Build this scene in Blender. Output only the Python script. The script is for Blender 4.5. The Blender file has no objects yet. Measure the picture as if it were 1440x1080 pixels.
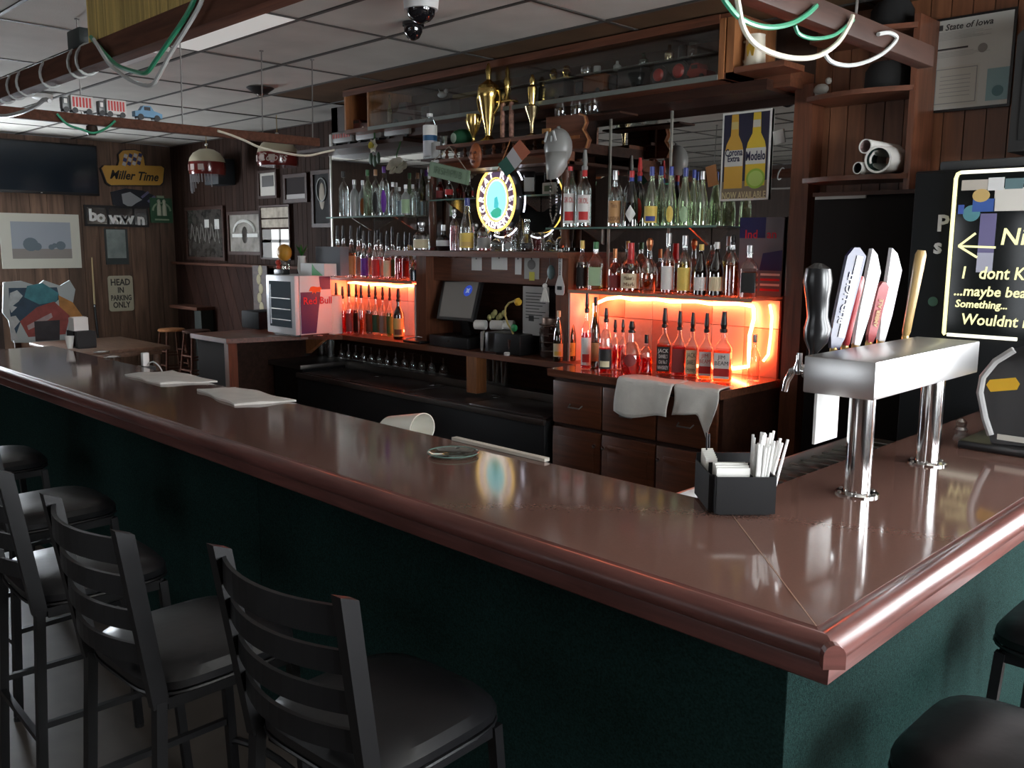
import bpy, bmesh, math, random
from mathutils import Vector, Matrix
random.seed(7)
S = bpy.context.scene
COL = S.collection
R_ = math.radians

# ------------------------------------------------------------------ camera, world, lights, exposure
F_PX, PITCH, YAW, ROLL, H = 1257.06, R_(8.778), R_(44.982), R_(0.312), 1.77
_cy, _sy, _cp, _sp = math.cos(YAW), math.sin(YAW), math.cos(PITCH), math.sin(PITCH)
FW = Vector((-_sy * _cp, _cy * _cp, -_sp))
RT = Vector((_cy, _sy, 0))
UP = RT.cross(FW)
_cr, _sr = math.cos(ROLL), math.sin(ROLL)
RT, UP = RT * _cr + UP * _sr, UP * _cr - RT * _sr
EYE = Vector((0, 0, H))
cd = bpy.data.cameras.new('camera')
cam = bpy.data.objects.new('camera', cd)
COL.objects.link(cam)
cd.sensor_width = 36
cd.lens = F_PX * 36 / 1440
cd.clip_start = 0.05
cam.matrix_world = Matrix(((RT.x, UP.x, -FW.x, EYE.x), (RT.y, UP.y, -FW.y, EYE.y), (RT.z, UP.z, -FW.z, EYE.z), (0, 0, 0, 1)))
S.camera = cam
S.view_settings.view_transform = 'Standard'
S.view_settings.look = 'None'
S.view_settings.exposure = 0.12
S.view_settings.gamma = 1.0
S.view_settings.use_curve_mapping = False
S.cycles.transparent_max_bounces = 40
S.cycles.max_bounces = 8
S.cycles.sample_clamp_indirect = 6.0
S.cycles.caustics_reflective = False
S.cycles.caustics_refractive = False
w = bpy.data.worlds.new('world')
S.world = w
w.use_nodes = True
w.node_tree.nodes['Background'].inputs[0].default_value = (0.75, 0.85, 1.0, 1)
w.node_tree.nodes['Background'].inputs[1].default_value = 0.25
WIN_RIGHT, FILL_FRONT, WIN_LEFT, WIN_BACK = 24.0, 2.4, 40.0, 22.0        # strength of the window panes; the front ones are added fill


def area(name, loc, rot, sx, sy, power, rgb):
    l = bpy.data.lights.new(name, 'AREA')
    l.shape = 'RECTANGLE'
    l.size, l.size_y, l.energy, l.color = sx, sy, power, rgb
    o = bpy.data.objects.new(name, l)
    o.location, o.rotation_euler = loc, rot
    COL.objects.link(o)
    return o


def PY(x, y, Y):
    d = RT * ((x - 720) / F_PX) - UP * ((y - 540) / F_PX) + FW
    return EYE + d * (Y / d.y)


def PX(x, y, X):
    d = RT * ((x - 720) / F_PX) - UP * ((y - 540) / F_PX) + FW
    return EYE + d * (X / d.x)


def PZ(x, y, z):
    d = RT * ((x - 720) / F_PX) - UP * ((y - 540) / F_PX) + FW
    return EYE + d * ((z - H) / d.z)


def depth(p):
    return (Vector(p) - EYE).dot(FW)


# ------------------------------------------------------------------ materials
MATS = {}


def mat(name, rgb, rough=0.5, metal=0.0, spec=0.5, emis=None, noise=None, bump=0.0, bscale=60, vary=0.0, coat=0.0, trans=0.0, grain=None):
    if name in MATS:
        return MATS[name]
    m = bpy.data.materials.new(name)
    m.use_nodes = True
    nt = m.node_tree
    b = nt.nodes['Principled BSDF']
    b.inputs['Base Color'].default_value = (*rgb, 1)
    b.inputs['Roughness'].default_value = rough
    b.inputs['Metallic'].default_value = metal
    b.inputs['Specular IOR Level'].default_value = spec
    b.inputs['Coat Weight'].default_value = coat
    b.inputs['Coat Roughness'].default_value = 0.08
    b.inputs['Transmission Weight'].default_value = trans
    if emis:
        b.inputs['Emission Color'].default_value = (*emis[0], 1)
        b.inputs['Emission Strength'].default_value = emis[1]
    tc = nt.nodes.new('ShaderNodeTexCoord')
    out = None
    if noise or grain:
        n = nt.nodes.new('ShaderNodeTexNoise')
        mp = nt.nodes.new('ShaderNodeMapping')
        nt.links.new(tc.outputs['Object'], mp.inputs[0])
        nt.links.new(mp.outputs[0], n.inputs['Vector'])
        if grain:
            mp.inputs['Scale'].default_value = grain[0]
            amt = grain[1]
            n.inputs['Scale'].default_value = 1.0
            n.inputs['Detail'].default_value = 6
            n.inputs['Distortion'].default_value = 0.6
        else:
            n.inputs['Scale'].default_value = noise[0]
            n.inputs['Detail'].default_value = 4
            amt = noise[1]
        mr = nt.nodes.new('ShaderNodeMapRange')
        mr.inputs[1].default_value, mr.inputs[2].default_value = 0.3, 0.7
        mr.inputs[3].default_value, mr.inputs[4].default_value = 1 - amt, 1 + amt
        nt.links.new(n.outputs['Fac'], mr.inputs[0])
        hs = nt.nodes.new('ShaderNodeHueSaturation')
        hs.inputs['Color'].default_value = (*rgb, 1)
        out = mr.outputs[0]
        if vary:
            oi = nt.nodes.new('ShaderNodeObjectInfo')
            m2 = nt.nodes.new('ShaderNodeMapRange')
            m2.inputs[3].default_value, m2.inputs[4].default_value = 1 - vary, 1 + vary
            nt.links.new(oi.outputs['Random'], m2.inputs[0])
            mu = nt.nodes.new('ShaderNodeMath')
            mu.operation = 'MULTIPLY'
            nt.links.new(out, mu.inputs[0])
            nt.links.new(m2.outputs[0], mu.inputs[1])
            out = mu.outputs[0]
        nt.links.new(out, hs.inputs['Value'])
        nt.links.new(hs.outputs[0], b.inputs['Base Color'])
    if bump:
        n2 = nt.nodes.new('ShaderNodeTexNoise')
        n2.inputs['Scale'].default_value = bscale
        n2.inputs['Detail'].default_value = 3
        nt.links.new(tc.outputs['Object'], n2.inputs['Vector'])
        bp = nt.nodes.new('ShaderNodeBump')
        bp.inputs['Strength'].default_value = bump
        bp.inputs['Distance'].default_value = 0.004
        nt.links.new(n2.outputs['Fac'], bp.inputs['Height'])
        nt.links.new(bp.outputs[0], b.inputs['Normal'])
    MATS[name] = m
    return m


def thin(name, tint, refl=0.10, rough=0.03, body=None, top=0.75):
    """thin-walled glass: lets light straight through with a tint, mirrors more at grazing angles"""
    if name in MATS:
        return MATS[name]
    m = bpy.data.materials.new(name)
    m.use_nodes = True
    nt = m.node_tree
    nt.nodes.remove(nt.nodes['Principled BSDF'])
    o = nt.nodes['Material Output']
    t = nt.nodes.new('ShaderNodeBsdfTransparent')
    t.inputs[0].default_value = (*tint, 1)
    g = nt.nodes.new('ShaderNodeBsdfGlossy')
    g.inputs['Color'].default_value = (1, 1, 1, 1)
    g.inputs['Roughness'].default_value = rough
    lw = nt.nodes.new('ShaderNodeLayerWeight')
    lw.inputs[0].default_value = 0.25
    mr = nt.nodes.new('ShaderNodeMapRange')
    mr.inputs[3].default_value, mr.inputs[4].default_value = refl, top
    nt.links.new(lw.outputs['Facing'], mr.inputs[0])
    mx = nt.nodes.new('ShaderNodeMixShader')
    nt.links.new(mr.outputs[0], mx.inputs[0])
    base = t
    if body:
        d = nt.nodes.new('ShaderNodeBsdfTranslucent')
        d.inputs[0].default_value = (*body[0], 1)
        d2 = nt.nodes.new('ShaderNodeBsdfDiffuse')
        d2.inputs[0].default_value = (*body[0], 1)
        ad = nt.nodes.new('ShaderNodeMixShader')
        ad.inputs[0].default_value = 0.5
        nt.links.new(d.outputs[0], ad.inputs[1])
        nt.links.new(d2.outputs[0], ad.inputs[2])
        m3 = nt.nodes.new('ShaderNodeMixShader')
        m3.inputs[0].default_value = body[1]
        nt.links.new(t.outputs[0], m3.inputs[1])
        nt.links.new(ad.outputs[0], m3.inputs[2])
        base = m3
    nt.links.new(base.outputs[0], mx.inputs[1])
    nt.links.new(g.outputs[0], mx.inputs[2])
    nt.links.new(mx.outputs[0], o.inputs[0])
    MATS[name] = m
    return m


def c(name, rgb, rough=0.55, **k):
    return mat(name, rgb, rough, **k)


BLACK = c('black_plastic', (0.012, 0.012, 0.013), 0.35)
METALB = mat('black_metal', (0.006, 0.006, 0.007), 0.42, 0.0, 0.32)
VINYL = mat('black_vinyl', (0.007, 0.007, 0.008), 0.33, 0, 0.42, bump=0.25, bscale=14)
WHITE = c('white_plastic', (0.75, 0.75, 0.72), 0.4)
PAPER = c('white_paper', (0.8, 0.79, 0.75), 0.8)
CLOTH = mat('white_towel', (0.78, 0.76, 0.71), 0.95, 0, 0.1, bump=0.8, bscale=260, noise=(14, 0.06))
CHROME = mat('chrome', (0.8, 0.8, 0.8), 0.12, 1.0)
STEEL = mat('brushed_steel', (0.72, 0.72, 0.72), 0.33, 1.0, bump=0.05, bscale=300)
DSTEEL = mat('dull_steel', (0.22, 0.21, 0.2), 0.4, 1.0)
GOLD = mat('gold_metal', (0.8, 0.58, 0.2), 0.2, 1.0)
BRASS = mat('brass', (0.6, 0.42, 0.16), 0.3, 1.0)
MIRROR = mat('mirror_silver', (0.62, 0.62, 0.6), 0.015, 1.0)
WOOD = mat('stained_wood', (0.135, 0.047, 0.024), 0.38, coat=0.15, grain=((3, 40, 40), 0.35))
WOODV = mat('stained_wood_upright', (0.15, 0.052, 0.026), 0.38, coat=0.15, grain=((40, 40, 3), 0.35))
WOODL = mat('orange_wood', (0.30, 0.12, 0.045), 0.45, grain=((30, 30, 4), 0.3))
WOODD = mat('dark_wood', (0.04, 0.016, 0.01), 0.5, 0, 0.25, grain=((4, 30, 30), 0.35))
PLANKR = mat('red_brown_plank', (0.20, 0.08, 0.038), 0.45, grain=((25, 25, 2.0), 0.3), vary=0.25)
PLANKL = mat('grey_brown_plank', (0.15, 0.085, 0.055), 0.6, grain=((18, 18, 1.6), 0.45), vary=0.35)
BEAD = mat('dark_beadboard', (0.034, 0.018, 0.013), 0.75, 0, 0.1, grain=((30, 30, 2), 0.3), vary=0.2)
BARTOP = mat('bar_laminate', (0.165, 0.088, 0.070), 0.085, 0, 0.5, noise=(150, 0.03), coat=0.12)
NOSE = mat('bar_rail_wood', (0.14, 0.05, 0.042), 0.36, 0, 0.4, coat=0.08, grain=((5, 5, 60), 0.25))
CARPET = mat('dark_green_carpet', (0.0105, 0.031, 0.028), 0.95, 0, 0.1, noise=(180, 0.5), bump=1.0, bscale=420)
TILE = mat('ceiling_tile', (0.52, 0.50, 0.455), 0.9, 0, 0.1, noise=(3, 0.08), bump=0.4, bscale=90, vary=0.06)
TILEB = mat('brown_ceiling_tile', (0.11, 0.062, 0.032), 0.75, 0, 0.2, noise=(3, 0.2))
GRID = c('ceiling_grid_dark', (0.05, 0.045, 0.04), 0.6)
FLOOR = mat('floor_vinyl', (0.085, 0.07, 0.06), 0.55, noise=(4, 0.25))


def noisy(name, rgb, **k):
    return mat(name, rgb, **k)


# ------------------------------------------------------------------ mesh helpers
ORG = {}


def rot_to(n):
    return Vector(n).to_track_quat('Z', 'Y').to_matrix()


class MB:
    def __init__(s):
        s.v, s.f, s.sm = [], [], []

    def add(s, vs, fs, smooth=False):
        k = len(s.v)
        s.v += [Vector(p) for p in vs]
        s.f += [[i + k for i in q] for q in fs]
        s.sm += [smooth] * len(fs)
        return s

    def box(s, x0, x1, y0, y1, z0, z1):
        x0, x1 = min(x0, x1), max(x0, x1)
        y0, y1 = min(y0, y1), max(y0, y1)
        z0, z1 = min(z0, z1), max(z0, z1)
        return s.add([(x, y, z) for z in (z0, z1) for y in (y0, y1) for x in (x0, x1)],
                     [(0, 2, 3, 1), (4, 5, 7, 6), (0, 1, 5, 4), (2, 6, 7, 3), (0, 4, 6, 2), (1, 3, 7, 5)])

    def rbox(s, x0, x1, y0, y1, z0, z1, b=0.005):
        """box with bevelled edges"""
        bm = bmesh.new()
        r = bmesh.ops.create_cube(bm, size=1)
        for v in bm.verts:
            v.co = Vector(((x0 + x1) / 2 + v.co.x * (x1 - x0), (y0 + y1) / 2 + v.co.y * (y1 - y0), (z0 + z1) / 2 + v.co.z * (z1 - z0)))
        bmesh.ops.bevel(bm, geom=bm.edges[:], offset=b, segments=2, profile=0.5, affect='EDGES')
        bm.verts.index_update()
        s.add([v.co.copy() for v in bm.verts], [[v.index for v in f.verts] for f in bm.faces], True)
        bm.free()
        return s

    def obox(s, cen, ax, ay, az, hx, hy, hz):
        cen = Vector(cen)
        ax, ay, az = Vector(ax).normalized() * hx, Vector(ay).normalized() * hy, Vector(az).normalized() * hz
        return s.add([cen + ax * i + ay * j + az * k for k in (-1, 1) for j in (-1, 1) for i in (-1, 1)],
                     [(0, 2, 3, 1), (4, 5, 7, 6), (0, 1, 5, 4), (2, 6, 7, 3), (0, 4, 6, 2), (1, 3, 7, 5)])

    def bar(s, a, b, wx, wz=None, up=(0, 0, 1)):
        a, b = Vector(a), Vector(b)
        d = b - a
        u = Vector(up)
        if abs(d.normalized().dot(u)) > 0.95:
            u = Vector((0, 1, 0))
        sx = d.cross(u)
        return s.obox((a + b) / 2, d, sx, sx.cross(d), d.length / 2, wx / 2, (wz or wx) / 2)

    def lathe(s, prof, cen=(0, 0, 0), n=16, axis=(0, 0, 1), sq=None, sy=1.0, smooth=True, caps=True):
        """rings (r, z[, exponent]) -> surface of revolution or superellipse loft"""
        M = rot_to(axis)
        cen = Vector(cen)
        vs, fs = [], []
        for p in prof:
            r, z = p[0], p[1]
            e = p[2] if len(p) > 2 else (sq or 2)
            for i in range(n):
                t = 2 * math.pi * i / n
                ct, st = math.cos(t), math.sin(t)
                k = (abs(ct) ** e + abs(st) ** e) ** (-1 / e)
                vs.append(cen + M @ Vector((r * k * ct, r * k * st * sy, z)))
        for j in range(len(prof) - 1):
            for i in range(n):
                a, b = j * n + i, j * n + (i + 1) % n
                fs.append((a, b, b + n, a + n))
        k = len(prof) - 1
        if caps:
            fs.append(tuple(range(n - 1, -1, -1)))
            fs.append(tuple(k * n + i for i in range(n)))
        return s.add(vs, fs, smooth)

    def tube(s, pts, r, n=8, closed=False, flat=1.0):
        pts = [Vector(p) for p in pts]
        m = len(pts)
        vs, fs = [], []
        up = Vector((0, 0, 1))
        prev = None
        for i, p in enumerate(pts):
            a = pts[i - 1] if (i or closed) else p
            b = pts[(i + 1) % m] if (i < m - 1 or closed) else p
            d = (b - a).normalized()
            if prev is None:
                x = d.cross(up if abs(d.z) < 0.95 else Vector((1, 0, 0))).normalized()
            else:
                x = (prev - d * prev.dot(d)).normalized()
            prev = x
            y = d.cross(x)
            rr = r[i] if isinstance(r, (list, tuple)) else r
            for j in range(n):
                t = 2 * math.pi * j / n
                vs.append(p + x * (rr * math.cos(t)) + y * (rr * flat * math.sin(t)))
        for i in range(m if closed else m - 1):
            for j in range(n):
                a, b = i * n + j, i * n + (j + 1) % n
                c_, d_ = ((i + 1) % m) * n + (j + 1) % n, ((i + 1) % m) * n + j
                fs.append((a, b, c_, d_))
        if not closed:
            fs.append(tuple(range(n - 1, -1, -1)))
            fs.append(tuple((m - 1) * n + j for j in range(n)))
        return s.add(vs, fs, True)

    def prism(s, out, o, ax, ay, h0, h1):
        """outline (u,v) in the plane o+u*ax+v*ay pushed along ax x ay from h0 to h1"""
        o, ax, ay = Vector(o), Vector(ax), Vector(ay)
        nz = ax.cross(ay).normalized()
        n = len(out)
        vs = [o + ax * u + ay * v + nz * h for h in (h0, h1) for u, v in out]
        fs = [tuple(range(n - 1, -1, -1)), tuple(range(n, 2 * n))] + [(i, (i + 1) % n, n + (i + 1) % n, n + i) for i in range(n)]
        return s.add(vs, fs)

    def ball(s, cen, rx, ry=None, rz=None, n=14, m=9):
        ry, rz = ry or rx, rz or rx
        cen = Vector(cen)
        vs = [cen + Vector((0, 0, -rz))]
        fs = []
        for j in range(1, m):
            p = -math.pi / 2 + math.pi * j / m
            for i in range(n):
                t = 2 * math.pi * i / n
                vs.append(cen + Vector((rx * math.cos(p) * math.cos(t), ry * math.cos(p) * math.sin(t), rz * math.sin(p))))
        vs.append(cen + Vector((0, 0, rz)))
        for i in range(n):
            fs.append((0, 1 + (i + 1) % n, 1 + i))
            fs.append((len(vs) - 1, 1 + (m - 2) * n + i, 1 + (m - 2) * n + (i + 1) % n))
        for j in range(m - 2):
            for i in range(n):
                a, b = 1 + j * n + i, 1 + j * n + (i + 1) % n
                fs.append((a, b, b + n, a + n))
        return s.add(vs, fs, True)

    def arc_label(s, r, z0, z1, half, cen=0.0, n=10, e=2, sy=1.0):
        """curved label patch on a bottle side, facing -Y at cen=0"""
        vs, fs = [], []
        for i in range(n + 1):
            t = -math.pi / 2 + cen + half * (2 * i / n - 1)
            ct, st = math.cos(t), math.sin(t)
            k = (abs(ct) ** e + abs(st) ** e) ** (-1 / e)
            for z in (z0, z1):
                vs.append((r * k * ct, r * k * st * sy, z))
        for i in range(n):
            fs.append((2 * i, 2 * i + 2, 2 * i + 3, 2 * i + 1))
        return s.add(vs, fs, True)

    def mesh(s, name, off=Vector((0, 0, 0))):
        me = bpy.data.meshes.new(name)
        me.from_pydata([tuple(p - off) for p in s.v], [], s.f)
        me.polygons.foreach_set('use_smooth', s.sm)
        if any(s.sm):
            try:
                me.set_sharp_from_angle(angle=R_(38))
            except Exception:
                pass
        me.update()
        return me

    def build(s, name, m, parent=None, at=None):
        if parent is not None:
            off = ORG[parent]
            loc = Vector((0, 0, 0))
        else:
            lo = [min(p[i] for p in s.v) for i in range(3)]
            hi = [max(p[i] for p in s.v) for i in range(3)]
            off = Vector(at) if at else Vector(((lo[0] + hi[0]) / 2, (lo[1] + hi[1]) / 2, lo[2]))
            loc = off
        me = s.mesh(name, off)
        me.materials.append(m)
        o = bpy.data.objects.new(name, me)
        COL.objects.link(o)
        o.location = loc
        if parent is not None:
            o.parent = parent
        ORG[o] = off
        return o


def tag(o, label, cat, group=None, kind=None):
    o['label'], o['category'] = label, cat
    if group:
        o['group'] = group
    if kind:
        o['kind'] = kind
    return o


def thing(name, label, cat, loc, rz=0.0, group=None, local=False):
    o = bpy.data.objects.new(name, None)
    o.empty_display_size = 0.05
    o.location = loc
    o.rotation_euler = (0, 0, rz)
    COL.objects.link(o)
    tag(o, label, cat, group)
    ORG[o] = Vector((0, 0, 0)) if local else Vector(loc)
    return o


def struct(o):
    o['kind'] = 'structure'
    return o


def dup(root, loc, rz, label, group=None):
    r = root.copy()
    COL.objects.link(r)
    r.location, r.rotation_euler = loc, (0, 0, rz)
    r['label'] = label
    if group:
        r['group'] = group
    for ch in list(root.children):
        k = ch.copy()
        COL.objects.link(k)
        k.parent = r
        for g in ch.children:
            d = g.copy()
            COL.objects.link(d)
            d.parent = k
    ORG[r] = ORG.get(root, Vector())
    return r


LM = {}


def text(name, body, size, m, parent, at, xd=(1, 0, 0), yd=(0, 0, 1), ext=0.0006, shear=0.0, xs=1.0, fit=None, align='CENTER', bold=0.0):
    cu = bpy.data.curves.new(name, 'FONT')
    cu.body = body
    cu.size = size
    cu.extrude = ext
    cu.shear = shear
    cu.offset = bold
    cu.resolution_u = 2
    cu.align_x, cu.align_y = align, 'CENTER'
    cu.materials.append(m)
    tmp = bpy.data.objects.new(name, cu)
    me = bpy.data.meshes.new_from_object(tmp)
    bpy.data.objects.remove(tmp)
    me.name = name
    if fit and len(me.vertices):
        ex = [v.co.x for v in me.vertices]
        xs = fit / max(max(ex) - min(ex), 1e-6)
    o = bpy.data.objects.new(name, me)
    COL.objects.link(o)
    xd, yd = Vector(xd).normalized(), Vector(yd).normalized()
    zd = xd.cross(yd)
    p = Vector(at) - (ORG[parent] if parent else Vector())
    o.parent = parent
    LM[o] = o.matrix_local = Matrix(((xd.x * xs, yd.x, zd.x, p.x), (xd.y * xs, yd.y, zd.y, p.y), (xd.z * xs, yd.z, zd.z, p.z), (0, 0, 0, 1)))
    ORG[o] = ORG[parent] if parent else Vector()
    return o


def nth(i):
    return ['first', 'second', 'third', 'fourth', 'fifth', 'sixth', 'seventh', 'eighth', 'ninth', 'tenth', 'eleventh', 'twelfth', 'thirteenth', 'fourteenth', 'fifteenth', 'sixteenth'][i]
# ------------------------------------------------------------------ room shell
XL, XR, YF, YB1, YB2, ZC = -11.7, 2.6, -3.2, 5.34, 4.9, 3.03
struct(MB().box(XL, XR, YF, YB1, -0.05, 0).build('floor', FLOOR))
ceil_o = struct(MB().box(XL, XR, YF, YB1, ZC + 0.02, ZC + 0.06).build('ceiling', GRID, at=(0, 0, ZC)))
ys = [4.11 - 0.61 * k for k in range(-2, 12)]
ys = [y for y in ys if YF < y < YB1]
ye = [YB1] + sorted(ys, reverse=True) + [YF]
xs_ = [-4.6 + 1.22 * k for k in range(-5, 6)]
xe = [XL] + [x for x in xs_ if XL < x < XR] + [XR]
LIT = mat('light_diffuser', (0.8, 0.8, 0.78), 0.6, emis=((1, 0.98, 0.92), 0.25))
LP = PZ(335, 42, ZC)
for j in range(len(ye) - 1):
    for i in range(len(xe) - 1):
        x0, x1, y0, y1 = xe[i] + 0.012, xe[i + 1] - 0.012, ye[j + 1] + 0.012, ye[j] - 0.012
        brown = ye[j + 1] > 4.05 and xe[i + 1] > -6.5
        if x0 < LP.x < x1 and y0 < LP.y < y1:
            MB().box(x0, x1, y0, y1, ZC - 0.004, ZC + 0.012).build('light_panel', LIT, ceil_o)['label'] = 'pale fluorescent light panel set among the ceiling tiles'
            continue
        o = MB().box(x0, x1, y0, y1, ZC - 0.002 + random.uniform(0, 0.004), ZC + 0.012).build('ceiling_tile', TILEB if brown else TILE, ceil_o)
for y in ys:
    MB().box(XL, XR, y - 0.012, y + 0.012, ZC - 0.008, ZC + 0.012).build('grid_bar', GRID, ceil_o)
for x in xs_:
    if XL < x < XR:
        MB().box(x - 0.012, x + 0.012, YF, YB1, ZC - 0.006, ZC + 0.01).build('grid_bar', GRID, ceil_o)

DARKW = mat('dark_panelling', (0.05, 0.028, 0.02), 0.6, grain=((20, 20, 2), 0.3))


def plank_wall(name, a, b, n, axis, at, th, sgn, m):
    """planks side by side along one axis; sgn: which way the room lies"""
    if axis == 'y':
        base = MB().box(at - sgn * 0.06, at - sgn * 0.012, a - .05, b + .1, 0, ZC).build(name, DARKW)
    else:
        base = MB().box(a - .1, b + .05, at - sgn * 0.06, at - sgn * 0.012, 0, ZC).build(name, DARKW)
    struct(base)
    w_ = (b - a) / n
    for k in range(n):
        p, q = a + k * w_ + 0.0025, a + (k + 1) * w_ - 0.0025
        d = random.uniform(0, 0.003)
        mb = MB()
        if axis == 'y':
            mb.box(at - sgn * 0.012, at + sgn * d, p, q, 0, ZC)
        else:
            mb.box(p, q, at - sgn * 0.012, at + sgn * d, 0, ZC)
        mb.build('plank', m, base)
    return base


plank_wall('wall_left', 3.2, YB1, 11, 'y', XL, 0.01, 1, PLANKL)
plank_wall('wall_back', XL, -7.2, 50, 'x', YB1, 0.01, -1, BEAD)
plank_wall('wall_back_right', -2.5, XR, 50, 'x', YB2, 0.01, -1, PLANKR)
struct(MB().box(-7.3, -2.45, 4.9, 4.96, 0, ZC).build('wall_back_middle', DARKW))
struct(MB().box(-7.3, -7.2, 4.9, YB1, 0, ZC).build('wall_return', DARKW))


def win_wall(name, axis, at, a, b, wins, out):
    """wall with window openings, built from pieces round the openings"""
    mb = MB()
    th = 0.12 * out

    def seg(p, q, z0, z1):
        if axis == 'y':
            mb.box(at, at + th, p, q, z0, z1)
        else:
            mb.box(p, q, at, at + th, z0, z1)
    cur = a
    for (p, q, z0, z1) in wins:
        seg(cur, p, 0, ZC)
        seg(p, q, 0, z0)
        seg(p, q, z1, ZC)
        cur = q
    seg(cur, b, 0, ZC)
    return struct(mb.build(name, DARKW))


WR = [(0.8, 2.6, 0.85, 2.35), (3.0, 4.6, 0.85, 2.35)]
WL = [(1.95, 3.1, 0.7, 2.3)]
FILL_F = [(-5.4, -3.9, 0.8, 2.2), (-3.4, -1.9, 0.8, 2.2)]  # unseen windows added behind the camera for general fill light
win_wall('wall_right', 'y', XR, YF, YB1, WR, 1)
win_wall('wall_front', 'x', YF, XL, XR, FILL_F, -1)
FRAMEW = c('window_frame_paint', (0.55, 0.53, 0.5), 0.5)
DAY_R = mat('daylight_pane_right', (0.8, 0.85, 0.9), 0.3, emis=((0.93, 0.97, 1.0), WIN_RIGHT))
DAY_L = mat('daylight_pane_left', (0.8, 0.85, 0.9), 0.3, emis=((0.85, 0.92, 1.0), WIN_LEFT))
FILL_PANE_F = mat('fill_pane_front', (0.8, 0.85, 0.9), 0.3, emis=((0.9, 0.95, 1.0), FILL_FRONT))
win_wall('wall_left_front', 'y', XL, YF, 3.2, WL, -1)
k = 0
for wins, axis in ((WR, 1), (WL, -1), (FILL_F, 0)):
    for (p, q, z0, z1) in wins:
        k += 1
        m = MB()
        for (u0, u1, v0, v1) in ((p, q, z0, z0 + .06), (p, q, z1 - .06, z1), (p, p + .06, z0, z1), (q - .06, q, z0, z1), ((p + q) / 2 - .02, (p + q) / 2 + .02, z0, z1), (p, q, (z0 + z1) / 2 - .02, (z0 + z1) / 2 + .02)):
            if axis == 1:
                m.box(XR + .02, XR + .07, u0, u1, v0, v1)
            elif axis == -1:
                m.box(XL - .07, XL - .02, u0, u1, v0, v1)
            else:
                m.box(u0, u1, YF - .07, YF - .02, v0, v1)
        wo = struct(m.build('window_%d' % k, FRAMEW))  # the front wall pair only frames the added fill panes
        pm = MB()
        if axis == 1:
            pm.box(XR + .08, XR + .09, p, q, z0, z1)
        elif axis == -1:
            pm.box(XL - .09, XL - .08, p, q, z0, z1)
        else:
            pm.box(p, q, YF - .09, YF - .08, z0, z1)
        pm.build('pane', (FILL_PANE_F, DAY_R, DAY_L)[axis], wo)

bw = MB()
for (u0, u1, v0, v1) in ((-.2, 1.4, .8, .86), (-.2, 1.4, 2.34, 2.4), (-.2, -.14, .86, 2.34), (1.34, 1.4, .86, 2.34), (.57, .61, .86, 2.34)):
    bw.box(u0, u1, YB2 - .05, YB2 - .006, v0, v1)
bw = struct(bw.build('window_9', FRAMEW))
DAY_B = mat('daylight_pane_far', (0.8, 0.85, 0.9), 0.3, emis=((0.95, 0.97, 1.0), WIN_BACK))
MB().box(-.14, 1.34, YB2 - .02, YB2 - .008, .86, 2.34).build('pane', DAY_B, bw)

# ------------------------------------------------------------------ the bar
BX, BY, BZ = -0.66, 1.47, 1.07          # outer corner of the rail and height of the top
XE, YE = -6.6, 4.2                      # far ends
IX, IY = -1.27, 2.10                    # inner edges
bar = thing('bar_counter', 'long L shaped bar with reddish brown top and dark green carpeted front', 'bar', (-3.2, 1.8, 0))
INS = 0.055
MB().prism([(XE, BY + INS), (BX - INS, BY + INS), (IX, IY), (XE, IY)], (0, 0, 0), (1, 0, 0), (0, 1, 0), BZ - 0.035, BZ).build('bar_top', BARTOP, bar)['label'] = 'glossy reddish brown top of the long side'
MB().prism([(BX - INS + .0015, BY + INS + .0015), (BX - INS, YE), (IX, YE), (IX + .0015, IY + .0015)], (0, 0, 0), (1, 0, 0), (0, 1, 0), BZ - 0.035, BZ + 0.0002).build('bar_top', BARTOP, bar)['label'] = 'glossy reddish brown top of the short return'


def sweep_bar(prof, path):
    """profile (outward, z) swept along a path of (point, outward vector)"""
    mb = MB()
    n = len(prof)
    vs = []
    for (px, py), (ox, oy) in path:
        for (o_, z) in prof:
            vs.append((px + ox * o_, py + oy * o_, z))
    fs = []
    for i in range(len(path) - 1):
        for j in range(n):
            a, b = i * n + j, i * n + (j + 1) % n
            fs.append((a, b, b + n, a + n))
    fs.append(tuple(range(n - 1, -1, -1)))
    fs.append(tuple((len(path) - 1) * n + j for j in range(n)))
    return mb.add(vs, fs, True)


RAIL = [(-INS, BZ - .035), (-INS, BZ), (-.047, BZ - .004), (-.038, BZ - .003), (-.028, BZ + .005), (-.014, BZ + .008), (0, BZ + .004), (.010, BZ - .006), (.014, BZ - .02), (.010, BZ - .034), (.002, BZ - .040), (-.03, BZ - .040)]
APR = [(-.045, .985), (-.045, BZ - .040), (-.004, BZ - .040), (-.002, BZ - .046), (-.004, .99), (-.010, .985)]
long_p = [((XE, BY), (0, -1)), ((BX, BY), (1, -1))]
side_p = [((BX, BY), (1, -1)), ((BX, YE), (1, 0))]
for pr, nm in ((RAIL, 'bar_rail'), (APR, 'apron_board')):
    sweep_bar(pr, long_p).build(nm, NOSE, bar)
    sweep_bar(pr, side_p).build(nm, NOSE, bar)
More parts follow.
